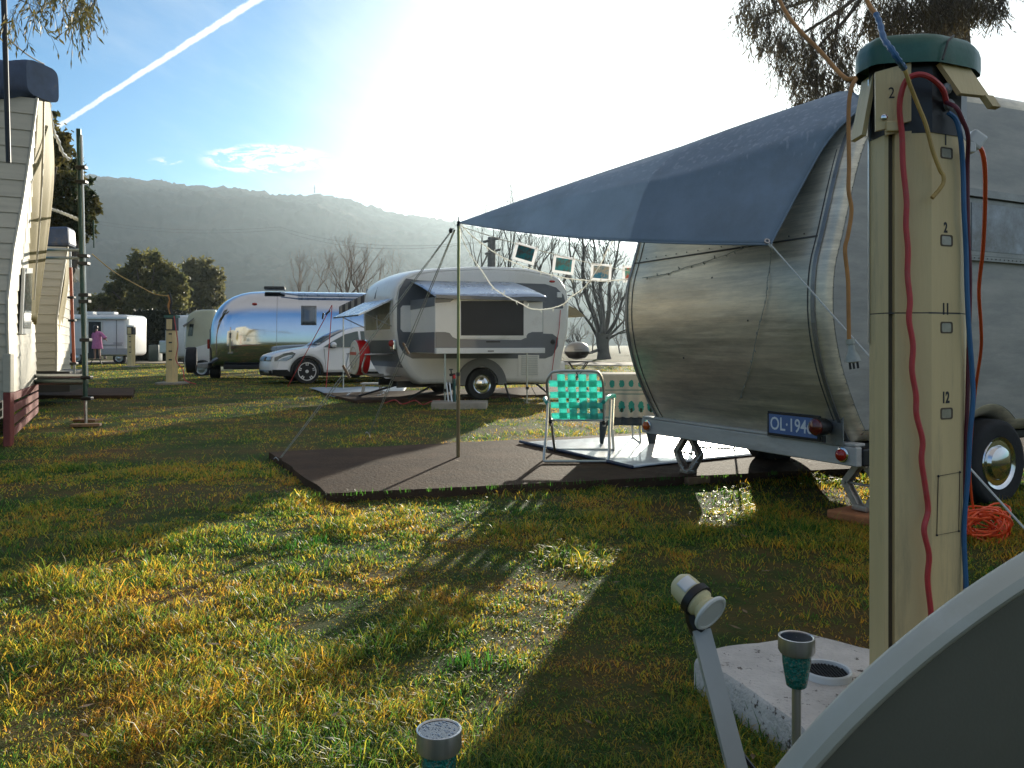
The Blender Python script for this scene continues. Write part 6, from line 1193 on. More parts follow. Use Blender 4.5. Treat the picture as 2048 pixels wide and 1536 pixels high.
# second white caravan, cream caravan, boat-like hull behind the post
wc2 = thing('white_caravan', 'plain white caravan half hidden behind the far cream power post', 'caravan', G(372, 731)); c0, c1_ = P(326, 700, 38), P(430, 700, 38)
obj('body', rbox(((c0.x+c1_.x)/2, 39.2, 1.40), (c1_.x-c0.x, 2.3, 2.05), .25), X['white'], wc2); obj('window', MB().bbox(P(340, 672, 37.98), (.4, .06, .5), .02), X['glass'], wc2); obj('gas_box', MB().bbox(P(333, 694, 37.7), (.5, .5, .6), .05), X['alu'], wc2)
obj('drawbar', MB().box(P(362, 722, 38), (1.2, .12, .1)).tube([P(352, 722, 38), P(345, 735, 37.8)], .04, 6), X['black'], wc2); wheel(wc2, P(380, 722, 38), (0, -1, 0), .3, .2, X['alu'])
cc = thing('cream_caravan', 'old cream caravan with propped window flap between white caravan and polished trailer', 'caravan', G(395, 745)); dcc = 27.0
hull = [(372, 640), (376, 628), (388, 621), (405, 619), (430, 619), (430, 745), (384, 745), (374, 725), (369, 690)]
q = [P(x, y, dcc) for x, y in hull]; mbh = MB().prism([(p.x, p.z) for p in q], (0, dcc, 0), (1, 0, 0), (0, 0, 1), (0, 1, 0), 2.0); obj('body', mbh, mat('cream_enamel', (.52, .52, .38), .35, 0, .06, 3, coat=.3), cc, mod=[('BEVEL', {'width': .08, 'segments': 3, 'limit_method': 'ANGLE'})])
obj('window', MB().prism([(P(376, 672, dcc).x, P(376, 672, dcc).z), (P(385, 672, dcc).x, P(0, 672, dcc).z), (P(388, 648, dcc).x, P(0, 648, dcc).z), (P(380, 648, dcc).x, P(0, 648, dcc).z)], (0, dcc-.02, 0), (1, 0, 0), (0, 0, 1), (0, 1, 0), .03), X['glass'], cc)
obj('flap', MB().add([P(388, 637, dcc-.02), P(394, 636, dcc+1.0), P(368, 655, dcc+.2), P(366, 652, dcc-.6)], [(0, 1, 2, 3)]), X['greybody'], cc, mod=[('SOLIDIFY', {'thickness': .02})]); obj('flap_strut', MB().tube([P(368, 655, dcc-.5), P(370, 745, dcc-.5)], .014, 6), X['alu'], cc)
obj('lower_panel', MB().prism([(P(372, 0, dcc).x, P(0, 700, dcc).z), (P(428, 0, dcc).x, P(0, 684, dcc).z), (P(428, 0, dcc).x, P(0, 742, dcc).z), (P(384, 0, dcc).x, P(0, 742, dcc).z)], (0, dcc-.012, 0), (1, 0, 0), (0, 0, 1), (0, 1, 0), .02), X['whitebody'], cc)
wheel(cc, P(383, 720, 24.6), (-.95, -.3, 0), .40, .28, X['black'], 'spare_wheel'); obj('wheel_bracket', MB().tube([P(383, 720, 24.7), P(392, 715, 26.9)], .05, 8).tube([P(372, 697, 24.7), P(392, 700, 26.9)], .02, 6), X['black'], cc)
wheel(cc, P(405, 738, 26.9), (0, -1, 0), .3, .18, X['alu'])
bc = thing('covered_boat', 'pale curved boat hull edge behind the smaller cream power post', 'boat', G(272, 727)); obj('hull', MB().lathe([(.02, -.9), (.3, -.6), (.42, 0), (.38, .5), (.2, .8), (.02, .9)], P(267, 694, 46), 16, Euler((R(90), 0, 0)).to_matrix()), X['white'], bc); obj('cradle', MB().tube([P(267, 700, 46), P(272, 727, 46)], .05, 6).tube([P(263, 700, 46), P(262, 727, 46)], .05, 6), X['black'], bc)
gb = solo('wheelie_bin', rbox(P(311, 706, 45.5), (.55, .6, .95), .05), mat('bin_green', (.03, .05, .05), .5), 'dark bin in front of the dark hedge beside the white caravan', 'bin')

# person in pink
pr_ = thing('person', 'person in a pink robe with dark hair, arm held out by the motorhome doorway', 'person', Vector((RV(194, 722, 40).x, 40.0, .26)))
X['skinp'] = mat('skin_tone', (.42, .24, .17), .55, 0, .08, 8); bx = RV(194, 700, 40).x
J = {'pel': (0, 0, .86), 'che': (0.0, .02, 1.22), 'nek': (-.02, -.0, 1.42), 'hd0': (-.05, -.02, 1.52), 'hd1': (-.07, -.03, 1.64), 'sl': (-.17, 0, 1.37), 'el': (-.24, .08, 1.12), 'hl': (-.20, .22, .95), 'sr': (.15, 0, 1.36), 'er': (.34, -.05, 1.18), 'hr': (.48, -.10, 1.02), 'kl': (-.10, -.02, .46), 'fl': (-.11, .03, .07), 'tl': (-.11, -.10, .03), 'kr': (.10, .02, .46), 'frr': (.13, .06, .07), 'tr': (.15, -.06, .03), 'pl': (-.09, 0, .82), 'pr': (.09, 0, .82)}
rad = {'pel': .15, 'che': .15, 'nek': .055, 'hd0': .085, 'hd1': .09, 'sl': .06, 'el': .045, 'hl': .032, 'sr': .06, 'er': .045, 'hr': .032, 'kl': .058, 'fl': .042, 'tl': .03, 'kr': .058, 'frr': .042, 'tr': .03, 'pl': .09, 'pr': .09}
ED = [('pel', 'che'), ('che', 'nek'), ('nek', 'hd0'), ('hd0', 'hd1'), ('che', 'sl'), ('sl', 'el'), ('el', 'hl'), ('che', 'sr'), ('sr', 'er'), ('er', 'hr'), ('pel', 'pl'), ('pl', 'kl'), ('kl', 'fl'), ('fl', 'tl'), ('pel', 'pr'), ('pr', 'kr'), ('kr', 'frr'), ('frr', 'tr')]
for k, (a, s) in enumerate(((-.5, .05), (-.2, .065), (.05, .07), (.3, .06), (1.2, .045))): J['f%d' % k] = (.48+.05*1+s*.8, -.10+(k-2)*.014, 1.02-.04-s*.8); rad['f%d' % k] = .009; ED.append(('hr', 'f%d' % k))
ks = list(J); me = bpy.data.meshes.new('body'); me.from_pydata([Vector(J[k]) for k in ks], [(ks.index(a), ks.index(b)) for a, b in ED], []); bo_ = bpy.data.objects.new('body', me); COL.objects.link(bo_); bo_.parent = pr_; me.materials.append(X['skinp'])
sk_ = bo_.modifiers.new('skin', 'SKIN'); 
for i, k in enumerate(ks): me.skin_vertices[0].data[i].radius = (rad[k], rad[k]*(.8 if k in ('pel', 'che') else 1))
me.skin_vertices[0].data[0].use_root = True; bo_.modifiers.new('subdivision', 'SUBSURF').levels = 1
Lp = Vector(pr_.location)
X['pink'] = mat('pink_robe', (.62, .20, .40), .8, 0, .15, 14, trans=.15)
rb_ = MB(); secs = [(1.44, .075, .07, -.02), (1.40, .20, .11, 0), (1.30, .215, .15, 0), (1.10, .20, .16, 0), (.92, .22, .175, 0), (.70, .25, .19, 0), (.56, .27, .20, .01), (.55, .25, .18, .01)]; n = 20
vs = [Lp+Vector((cx+a*math.cos(t)*(1+.04*math.sin(5*t)), b*math.sin(t), z)) for z, a, b, cx in secs for t in np.linspace(0, 2*math.pi, n, endpoint=False)]; rb_.add(vs, [(i*n+k, i*n+(k+1) % n, (i+1)*n+(k+1) % n, (i+1)*n+k) for i in range(len(secs)-1) for k in range(n)], True)
rb_.tube([Lp+Vector(v) for v in ((.10, 0, 1.36), (.22, -.02, 1.30), (.36, -.06, 1.17), (.45, -.09, 1.06))], [.085, .085, .085, .10], 10); rb_.tube([Lp+Vector(v) for v in ((-.12, 0, 1.36), (-.20, .03, 1.25), (-.24, .08, 1.12), (-.21, .2, .98))], [.08, .08, .075, .085], 10); obj('robe', rb_, X['pink'], pr_)
hr_ = MB().sphere(Lp+Vector((-.065, -.02, 1.61)), .118, 14, 10, (1, 1.05, 1.15)); hr_.tube([Lp+Vector(v) for v in ((-.06, -.06, 1.62), (-.07, -.12, 1.48), (-.08, -.13, 1.36))], [.09, .08, .05], 10); obj('hair', hr_, X['black'], pr_)

# ================= small things round the two tone caravan =================
pt_ = G(917, 822); pl_ = slab_poly('concrete_plinth', rough_poly([G(862, 818), G(973, 817), G(976, 811), G(866, 811)], .2, .005), -.05, .09, X['concrete']); tag(pl_, 'low concrete plinth under the water tap before the two tone caravan', 'plinth')
tpd = 13.3; tap = thing('water_tap', 'dark garden tap on a thin standpipe with red hose fitting', 'tap', P(905, 812, tpd))
obj('standpipe', MB().tube([P(908, 812, tpd), P(906, 752, tpd)], .014, 8), X['greenpaint'], tap); obj('tap_head', MB().tube([P(899, 750, tpd), P(911, 749, tpd)], .022, 8).tube([P(903, 749, tpd), P(902, 739, tpd)], .012, 8).tube([P(898, 739, tpd), P(906, 739, tpd)], .010, 8), X['black'], tap)
obj('hose_fitting', MB().tube([P(908, 750, tpd-.03), P(909, 757, tpd-.04)], .022, 8), X['red'], tap); obj('hose', MB().tube([P(909, 757, tpd-.04), P(910, 780, tpd-.02), P(911, 812, tpd)], .012, 7), mat('hose', (.05, .16, .16), .5), tap)
for k, (x, y) in enumerate(((898, 812), (905, 813))): solo('tap_stay', MB().tube([P(x, y, 13.35), P(893+k*6, 765, 13.45)], .013, 6), X['alu'], ['aluminium stay left of the standpipe on the low plinth', 'aluminium stay leaning close to the standpipe'][k], 'stay')
bq = thing('barbecue', 'portable barbecue with grey domed lid on a small folding stand', 'barbecue', G(1155, 752)); bd_ = 17.2
obj('lid', MB().lathe([(.27, 0), (.265, .07), (.21, .15), (.11, .20), (.001, .215)], P(1154, 703, bd_), 24).bbox(P(1154, 703, bd_)+Vector((0, -.27, .05)), (.2, .03, .03), .008), mat('grey_lid', (.26, .25, .24), .4, .2, .1, 5), bq)
obj('bowl', MB().lathe([(.05, -.17), (.18, -.14), (.25, -.06), (.275, 0)], P(1154, 703, bd_), 24), X['black'], bq)
obj('side_shelf', MB().bbox(P(1176, 706, bd_), (.2, .25, .02), .005).bbox(P(1134, 706, bd_), (.14, .25, .02), .005), X['black'], bq)
obj('stand_top', MB().bbox(P(1156, 723, bd_), (.62, .42, .03), .008), X['black'], bq)
for sx__ in (-.26, .26):
    for sy__ in (-.17, .17): c_ = P(1156, 723, bd_); obj('leg', MB().tube([c_+Vector((sx__*.8, sy__, 0)), Vector((c_.x-sx__*.8, c_.y+sy__, .06))], .012, 6), X['black'], bq)
gs = thing('ground_sheet', 'pale blue ground sheet on grass behind the spare wheel caravan end', 'ground sheet', G(690, 785)); sh_ = [G(618, 779), G(668, 797), G(800, 797), G(815, 776), G(640, 775)]
obj('sheet', MB().grid(lambda u, v: ((sh_[0].lerp(sh_[1], v)).lerp(sh_[3].lerp(sh_[2], v), u))+Vector((0, 0, .035+.01*math.sin(u*14+v*5))), 24, 8), mat('blue_sheet', (.22, .27, .33), .5, 0, .2, 2), gs, mod=[('SOLIDIFY', {'thickness': .006})])
MASK.append([(p.x, p.y) for p in sh_[:4]])
fs_ = thing('step_stool', 'small folding step stool under the rear of the two tone caravan', 'stool', G(743, 783)); c_ = P(744, 767, 16.4)
obj('seat', MB().bbox(c_, (.42, .3, .03), .008), X['white'], fs_)
for a in (-.16, .16):
    for b in (-.1, .1): obj('leg', MB().tube([c_+Vector((a, b, 0)), Vector((c_.x+a*1.2, c_.y+b, .05))], .014, 6), X['alu'], fs_)
solo('extension_lead', MB().tube(spline([G(770, 806, .03), G(790, 800, .05), G(805, 808, .03), G(830, 801, .05), G(845, 809, .03), G(862, 803, .04), G(880, 800, .03)], 6), .010, 6), X['redcord'], 'red lead tangled on the grass below the two tone caravan', 'lead')
solo('grey_hose', MB().tube(spline([P(1010, 768, 14.9), P(1013, 778, 14.7), P(1018, 795, 14.3), P(1022, 803, 14.2)], 5), .018, 7).tube(spline([P(1062, 772, 15), P(1072, 790, 14.8), P(1085, 796, 14.6), P(1100, 790, 15)], 5), .006, 6), X['black'], 'dark waste hose hanging below the two tone caravan to the grass', 'hose')
# guy ropes and red straps of the striped awning
for k, (a, b) in enumerate((((664, 610, 18.3), (575, 768, 18.4)), ((664, 612, 18.3), (652, 772, 17.5)))):
    g_ = G(b[0], b[1]+6, .02); solo('awning_strap', MB().tube([P(*a), g_], .010, 5), X['redcord'], ['slanting red strap from the striped awning pole across the white car', 'upright red strap beside the striped awning pole'][k], 'strap')
for k, (x, y, a) in enumerate(((646, 632, 8), (656, 625, 48))): solo('awning_clip', MB().bbox(P(x, y, 18.1), (.04, .03, .14), .005, (0, R(a), 0)), X['black'], ['upright black clip near the striped awning', 'slanting black clip near the striped awning'][k], 'clip')

# ================= utility pole =================
ud = 62.0; up_ = thing('utility_pole', 'grey utility pole with two crossarms rising behind the two tone caravan roof', 'utility pole', (P(984, 0, ud).x, ud, 0))
X['poletimber'] = mat('pole_timber', (.16, .15, .14), .9, 0, .2, 4)
obj('shaft', MB().tube([(P(984, 0, ud).x, ud, 0), P(983, 475, ud)], [.36, .30], 10), X['poletimber'], up_)
obj('crossarm', MB().tube([P(966, 484, ud-.2), P(1001, 476, ud-.2)], .10, 6), X['poletimber'], up_); obj('crossarm', MB().tube([P(970, 508, ud-.2), P(1000, 499, ud-.2)], .09, 6), X['poletimber'], up_)
for k, (ya, yb) in enumerate(((484, 452), (478, 446))): solo('power_line', MB().tube(sag(P(966+k*34, ya, ud), P(560, yb+8, 90), 1.2)+sag(P(560, yb+8, 90), P(120, yb-20, 120), 1.2)[1:], .011, 4), X['black'], ['lower power line crossing in front of the hills', 'upper power line crossing in front of the hills'][k], 'power line')
solo('signal_mast', MB().tube([P(629, 386, 1240), P(629, 370, 1240)], [1.0, .5], 6).tube([P(627, 376, 1240), P(631.5, 376, 1240)], .5, 5), X['black'], 'tiny mast standing on the hill crest', 'mast')

# ================= trees =================
def leafmat(name, c1, c2, tr=.35, vs_=.6):
    return mat(name, c1, .5, 0, .35, vs_, trans=tr, dirt=c2, ds=vs_*1.4, dth=(.42, .62), spec=.35)
def leaf_cloud(centres, radii, n, size, sq=1.0, droop=0.0, asp=.5, shell=.55):
    centres = np.array(centres, float); radii = np.array(radii, float); w_ = (radii.prod(1))**.67; w_ /= w_.sum(); k = RNG.choice(len(centres), n, p=w_)
    v = RNG.normal(size=(n, 3)); v /= np.linalg.norm(v, axis=1)[:, None]; r = shell+(1-shell)*RNG.random(n)**.7; r *= 1+.20*RNG.normal(size=n)
    # clumping
    p = centres[k]+v*radii[k]*r[:, None]; cn = max(8, n//45); cc_ = p[RNG.choice(n, cn)]; j = RNG.integers(0, cn, n); p = np.where((RNG.random(n) < .75)[:, None], cc_[j]+RNG.normal(size=(n, 3))*radii[k].mean(1)[:, None]*.10, p)
    a = RNG.normal(size=(n, 3)); a[:, 2] -= droop*2; a /= np.linalg.norm(a, axis=1)[:, None]; b = np.cross(a, RNG.normal(size=(n, 3))); b /= np.linalg.norm(b, axis=1)[:, None]; s = size*(.6+.8*RNG.random(n))[:, None]
    a = a*s; b = b*s*asp; return np.stack([p-a, p+b, p+a, p-b], 1).reshape(-1, 3)
def leaf_obj(name, co, m, parent):
    me = bpy.data.meshes.new(name); L = parent.location; np_mesh(me, co-np.array([L.x, L.y, L.z]), np.arange(len(co)).reshape(-1, 4)); me.materials.append(m); o = bpy.data.objects.new(name, me); COL.objects.link(o); o.parent = parent; return o
X['bark'] = mat('grey_bark', (.13, .105, .08), .9, 0, .3, 5, bump=.5, bs=8); X['barkpale'] = mat('pale_bark', (.25, .19, .14), .85, 0, .3, 1)
def limbs(mb, base, tips, r0):
    for t in tips: mid = Vector(base).lerp(Vector(t), .5)+Vector((random.uniform(-.3, .3), random.uniform(-.3, .3), .2)); mb.tube(spline([base, mid, t], 4), list(np.linspace(r0, r0*.15, 9)), 6)
def evergreen(name, lab, lobes, d, n, size, m, trunk_px, grp=None):
    b = Vector(((trunk_px-1024)/F*d, d, 0)); t = thing(name, lab, 'tree', b, 0, grp); cs_, rs_ = [], []
    for px, py, rx, rz in lobes: c = P(px, py, d+random.uniform(-1, 1)); cs_.append(c); rs_.append((rx/F*d*(1.12 if d > 50 else 1), rx/F*d*.9, rz/F*d*(1.08 if d > 50 else 1)))
    tm = MB().tube([b, b+Vector((.1, 0, 1.5)), Vector((b.x, b.y, max(2, cs_[0].z*.55)))], [.32, .25, .2], 8); limbs(tm, (b.x, b.y, 1.5), cs_, .16); obj('trunk', tm, X['bark'], t)
    leaf_obj('crown', leaf_cloud(cs_, rs_, n, size), m, t); return t
X['leaf1'] = leafmat('dark_olive_leaf', (.085, .10, .04), (.28, .25, .09), .6); X['leaf2'] = leafmat('pale_olive_leaf', (.12, .12, .05), (.25, .22, .09), .55); X['leaf3'] = leafmat('hedge_leaf', (.016, .022, .010), (.03, .035, .015), .15); X['leaf4'] = leafmat('cabin_tree_leaf', (.04, .06, .025), (.20, .15, .04), .5)
evergreen('broadleaf_tree', 'large dark rounded tree rising behind the dark hedge', [(290, 540, 26, 28), (256, 556, 22, 22), (330, 548, 24, 20), (350, 585, 24, 28), (234, 588, 20, 20), (300, 590, 42, 34), (272, 520, 16, 15), (312, 518, 15, 12), (206, 606, 22, 16), (346, 556, 20, 16), (295, 615, 60, 22), (242, 545, 9, 9), (296, 507, 10, 8), (362, 560, 10, 10), (218, 575, 10, 9)], 60, 17000, .16, X['leaf1'], 300)
evergreen('broadleaf_tree', 'paler rounded tree right of the large dark tree and above the polished trailer', [(395, 545, 30, 28), (412, 565, 30, 30), (380, 575, 26, 30), (425, 590, 20, 26), (395, 600, 36, 24)], 78, 11000, .20, X['leaf2'], 398)
evergreen('dark_shrub', 'low dark shrubs left of the large dark tree behind the motorhome', [(190, 610, 16, 16), (205, 602, 12, 14), (175, 616, 14, 14)], 58, 3000, .13, X['leaf1'], 192)
hg = thing('hedge', 'tall dark clipped hedge between the motorhome and the white caravan', 'hedge', G(305, 720)); h0, h1 = P(268, 720, 48), P(350, 626, 48); n = 9000; hx = RNG.random((n, 3)); sdk = RNG.integers(0, 3, n); hx[sdk == 0, 1] = RNG.random((sdk == 0).sum())*.08; hx[sdk == 1, 2] = 1-RNG.random((sdk == 1).sum())*.06; hx = hx*np.array([h1.x-h0.x, 1.6, h1.z+.1])+np.array([h0.x, 48, 0.0])+RNG.normal(size=(n, 3))*.05
a = RNG.normal(size=(n, 3))*.07; b = RNG.normal(size=(n, 3))*.05; leaf_obj('foliage', np.stack([hx-a, hx+b, hx+a, hx-b], 1).reshape(-1, 3), X['leaf3'], hg); obj('stems', MB().box(((h0.x+h1.x)/2, 48.9, h1.z/2), (h1.x-h0.x-.3, 1.1, h1.z-.2)), X['leaf3'], hg)
evergreen('cabin_tree', 'dark leafy tree towering behind the weatherboard caravans', [(120, 290, 22, 40), (135, 350, 32, 40), (150, 400, 34, 44), (165, 450, 22, 40), (110, 400, 40, 60), (100, 250, 14, 22), (140, 320, 22, 20), (175, 440, 16, 24), (120, 470, 40, 40)], 22, 9500, .085, X['leaf4'], 112)
# bare winter trees
def bare(name, lab, base, h, r, m, depth=6, spread=.55, grp=None, up=.25, nb=(2, 3), seed=1, fork=.25, lean=(0, 0), twig=.6):
    rr = random.Random(seed); t = thing(name, lab, 'tree', base, 0, grp); mb = MB(); tw_ = MB()
    def rec(p, d, L, r_, k):
        q = [p]; dd = d.copy(); n = 3 if k > 1 else 2
        for i in range(n): dd = (dd+Vector((rr.uniform(-1, 1), rr.uniform(-1, 1), rr.uniform(-.6, 1)))*.20+Vector((0, 0, up*.12))).normalized(); q.append(q[-1]+dd*L/n)
        re = r_*.68; (mb if k > 2 else tw_).tube(q, list(np.linspace(r_, re, len(q))), 6 if k > 3 else 4 if k > 1 else 3, False)
        if k == 0: return
        for j in range(rr.randint(*nb)+(1 if k == depth else 0)):
            a = rr.uniform(0, 6.28); s = rr.uniform(.6, 1.25)*spread; o = dd.orthogonal().normalized(); o.rotate(Quaternion(dd, a)); nd_ = (dd*math.cos(s)+o*math.sin(s)+Vector((0, 0, up))).normalized(); st_ = q[-1] if j < 2 or len(q) < 3 else q[-2]
            rec(st_, nd_, L*rr.uniform(.62, .86), re*(.9 if j == 0 else .66), k-1)
    rec(Vector(base), Vector((lean[0], lean[1], 1)).normalized(), h*fork, r, depth); obj('trunk', mb, m, t); obj('branches', tw_, m, t); return t
def B(px, d): return ((px-1024)/F*d, d, 0)
X['bark2'] = mat('winter_bark', (.085, .075, .065), .9, 0, .3, 2); X['bark3'] = mat('pinkish_bark', (.22, .16, .12), .85, 0, .25, 2)
g1 = 'bare winter trees behind the two tone caravan'
for i, (px, d, h, sd_n, lab, m_, dp, r_) in enumerate([(632, 66, 7.6, 4, 'leftmost pinkish bare tree above the polished trailer roof', 'bark3', 6, .20), (672, 62, 8.6, 9, 'crooked pinkish bare tree between trailer roof and two tone caravan', 'bark3', 6, .24), (728, 64, 8.8, 12, 'wide bare tree behind the rear of the two tone caravan roof', 'bark3', 7, .26), (778, 72, 8.8, 3, 'thin bare tree just left of the tarp pole', 'bark3', 6, .2), (945, 70, 10.4, 21, 'bare tree behind the caravan roof just left of the utility pole', 'bark2', 6, .2), (1012, 68, 11.0, 8, 'slender bare tree just right of the utility pole', 'bark2', 6, .2), (1062, 74, 11.0, 30, 'slender bare tree behind the leftmost hanging print', 'bark2', 6, .2), (1112, 70, 11.2, 17, 'tall bare tree behind the second hanging print', 'bark2', 6, .24)]):
    bare('bare_tree', lab, B(px, d), h*(1.3 if px < 900 else 1.7), r_, X[m_], dp, .5, g1, .22, (2, 3), sd_n)
# the large pollard on the right
bt_ = thing('bare_tree', 'massive forked bare tree standing right of the barbecue', 'tree', B(1207, 56), 0); d_ = 56.0; mbt = MB(); tw_ = MB(); rr = random.Random(5)
mbt.tube([P(1208, 722, d_), P(1207, 705, d_), P(1205, 685, d_), P(1206, 668, d_)], [.55, .42, .44, .55], 12)
def twigs(p, d, L, r, k):
    q = [p]; dd = d.copy()
    for i in range(3): dd = (dd+Vector((rr.uniform(-1, 1), rr.uniform(-1, 1), rr.uniform(-.3, .9)))*.2).normalized(); q.append(q[-1]+dd*L/3)
    tw_.tube(q, [r, r*.85, r*.72, r*.55], 4 if k > 1 else 3, False)
    if k:
        for j in range(rr.randint(2, 4)): o = dd.orthogonal().normalized(); o.rotate(Quaternion(dd, rr.uniform(0, 6.28))); s = rr.uniform(.25, .75); twigs(q[rr.randint(1, 3)], (dd*math.cos(s)+o*math.sin(s)+Vector((0, 0, .15))).normalized(), L*rr.uniform(.55, .8), r*.6, k-1)
for path, r0 in (([(1200, 670), (1188, 630), (1172, 590), (1165, 545), (1168, 500), (1160, 462)], .34), ([(1205, 668), (1205, 620), (1200, 580), (1205, 530), (1215, 490)], .34), ([(1210, 668), (1218, 620), (1219, 570), (1232, 520), (1240, 470)], .32), ([(1212, 672), (1232, 640), (1245, 600), (1262, 570)], .26), ([(1198, 680), (1182, 650), (1160, 620), (1150, 590)], .22), ([(1212, 680), (1240, 665), (1262, 655)], .18), ([(1196, 700), (1176, 706), (1158, 700)], .20), ([(1207, 660), (1195, 610), (1185, 560), (1190, 500), (1183, 470)], .24), ([(1214, 676), (1240, 650), (1268, 620)], .18)):
    q = spline([P(x, y, d_+rr.uniform(-1, 1)) for x, y in path], 4); r0 *= .62; mbt.tube(q, list(np.linspace(r0, r0*.25, len(q))), 7)
    for i in range(3, len(q)): 
        for _ in range(1):
            dd = (q[i]-q[i-1]).normalized(); o = dd.orthogonal().normalized(); o.rotate(Quaternion(dd, rr.uniform(0, 6.28))); twigs(q[i], (dd*.6+o*.7+Vector((0, 0, .25))).normalized(), rr.uniform(.9, 1.7), .045, 2)
    twigs(q[-1], (q[-1]-q[-2]).normalized(), 1.4, .08, 3)
obj('trunk', mbt, X['bark2'], bt_); obj('branches', tw_, X['bark2'], bt_)
for i, (px, d, h, s_) in enumerate(((1150, 84, 3.6, 41), (1185, 92, 3.0, 42), (1240, 88, 3.4, 43), (1270, 80, 3.0, 44))):
    bare('bare_shrub', ['pale twiggy shrub left of the massive bare tree', 'pale twiggy shrub behind the massive bare tree trunk', 'pale twiggy shrub right of the massive bare tree', 'pale twiggy shrub half hidden by the silver caravan'][i], B(px, d), h, .10, X['barkpale'], 6, .75, 'pale twiggy shrubs in the field', .1, (2, 3), s_, .3)
bare('bare_shrub', 'reddish bare shrub behind the low dark shrubs at left', B(210, 56), 4.8, .10, X['bark3'], 7, .6, None, .15, (2, 3), 55, .25)
# willow-like evergreen hanging over the silver caravan
def hanging_foliage(parent, clusters, d, nt, ll, lw, m, branches):
    co = []; mbx = MB()
    for px, py, rx, ry, cnt in clusters:
        for k in range(cnt):
            a = random.uniform(0, 6.28); r = math.sqrt(random.random()); p = P(px+rx*r*math.cos(a), py+ry*r*math.sin(a), d+random.uniform(-.9, .9)); L = random.uniform(.12, .36); dirx = Vector((random.gauss(0, .35), random.gauss(0, .35), -1)).normalized()
            tip = p+dirx*L; mbx.tube([p-dirx*.05, p+dirx*L*.5+Vector((random.gauss(0, .01), 0, 0)), tip], .0016, 3, False)
            for j in range(nt):
                t = (j+random.random())/nt; b = p.lerp(tip, t); ld_ = (dirx+Vector((random.gauss(0, .42), random.gauss(0, .42), random.gauss(-.1, .25)))).normalized(); l = ll*random.uniform(.6, 1.3); s = ld_.cross(Vector((random.gauss(0, 1), random.gauss(0, 1), 0))).normalized()*lw*random.uniform(.7, 1.2)
                co += [b, b+ld_*l*.45+s, b+ld_*l, b+ld_*l*.45-s]
    co = np.array([tuple(c) for c in co]); leaf_obj('crown', co, m, parent)
    for br, r0 in branches: q = spline([P(*p) for p in br], 4); mbx.tube(q, list(np.linspace(r0, r0*.3, len(q))), 6)
    obj('branches', mbx, X['bark'], parent)
X['gumleaf'] = leafmat('gum_leaf', (.045, .04, .03), (.11, .085, .035), .35, 3)
gt = thing('gum_tree', 'drooping narrow leaved tree hanging over the silver caravan at upper right', 'tree', (6.6, 11.5, 0)); dg = 9.6
obj('trunk', MB().tube([(6.6, 11.5, 0), (6.5, 11.4, 2.0), (6.3, 11.2, 3.6), (5.9, 10.7, 5.2), (5.4, 10.2, 6.6)], [.34, .28, .24, .2, .15], 12), X['bark'], gt)
hanging_foliage(gt, [(1500, 15, 36, 30, 70), (1545, 45, 50, 50, 150), (1590, 100, 48, 55, 190), (1625, 165, 42, 50, 170), (1650, 100, 50, 70, 170), (1690, 60, 40, 60, 110), (1620, 205, 30, 26, 60), (1685, 150, 30, 40, 80), (1780, 20, 50, 36, 190), (1840, 15, 60, 38, 240), (1900, 12, 55, 34, 210), (1960, -5, 48, 30, 150), (1990, 0, 24, 26, 40), (1820, 60, 60, 26, 130), (1750, 40, 22, 40, 60), (1600, -10, 120, 20, 90), (1720, -40, 200, 25, 200), (1900, -60, 160, 40, 200)], dg, 9, .085, .0065, X['gumleaf'],
    [([(1960, -220, 10.2), (1850, -120, 9.9), (1740, -30, 9.7), (1680, 20, 9.6), (1600, 70, 9.6)], .05), ([(1740, -30, 9.7), (1690, 40, 9.6), (1640, 90, 9.6), (1610, 150, 9.6)], .03), ([(1700, -60, 9.7), (1640, -10, 9.6), (1560, 20, 9.6), (1510, 40, 9.6)], .028), ([(1960, -220, 10.2), (1930, -90, 9.9), (1900, 0, 9.7), (1830, 40, 9.6)], .04), ([(1900, 0, 9.7), (1960, 10, 9.6), (1995, 30, 9.6)], .02), ([(1640, -10, 9.6), (1610, 30, 9.6), (1590, 60, 9.6)], .015), ([(1680, 20, 9.6), (1670, 80, 9.6), (1655, 130, 9.6)], .02)])
gt2 = thing('gum_tree', 'sparse leafy branch tips hanging in at the top left corner', 'tree', (-9.0, 5.2, 0))
obj('trunk', MB().tube([(-9, 5.2, 0), (-8.9, 5.3, 2.5), (-8.3, 5.6, 4.2)], [.26, .22, .14], 10), X['bark'], gt2)
hanging_foliage(gt2, [(165, 5, 24, 16, 26), (150, 35, 12, 16, 10), (70, 8, 22, 16, 12), (20, 25, 16, 16, 8), (120, -25, 80, 14, 40), (185, 2, 8, 10, 8)], 6.4, 7, .07, .007, X['leaf4'], [([(-700, -260, 6.2), (-300, -170, 6.3), (0, -70, 6.4), (120, -20, 6.4), (170, 8, 6.4)], .03), ([(0, -70, 6.4), (30, -10, 6.4), (70, 14, 6.4)], .008)])
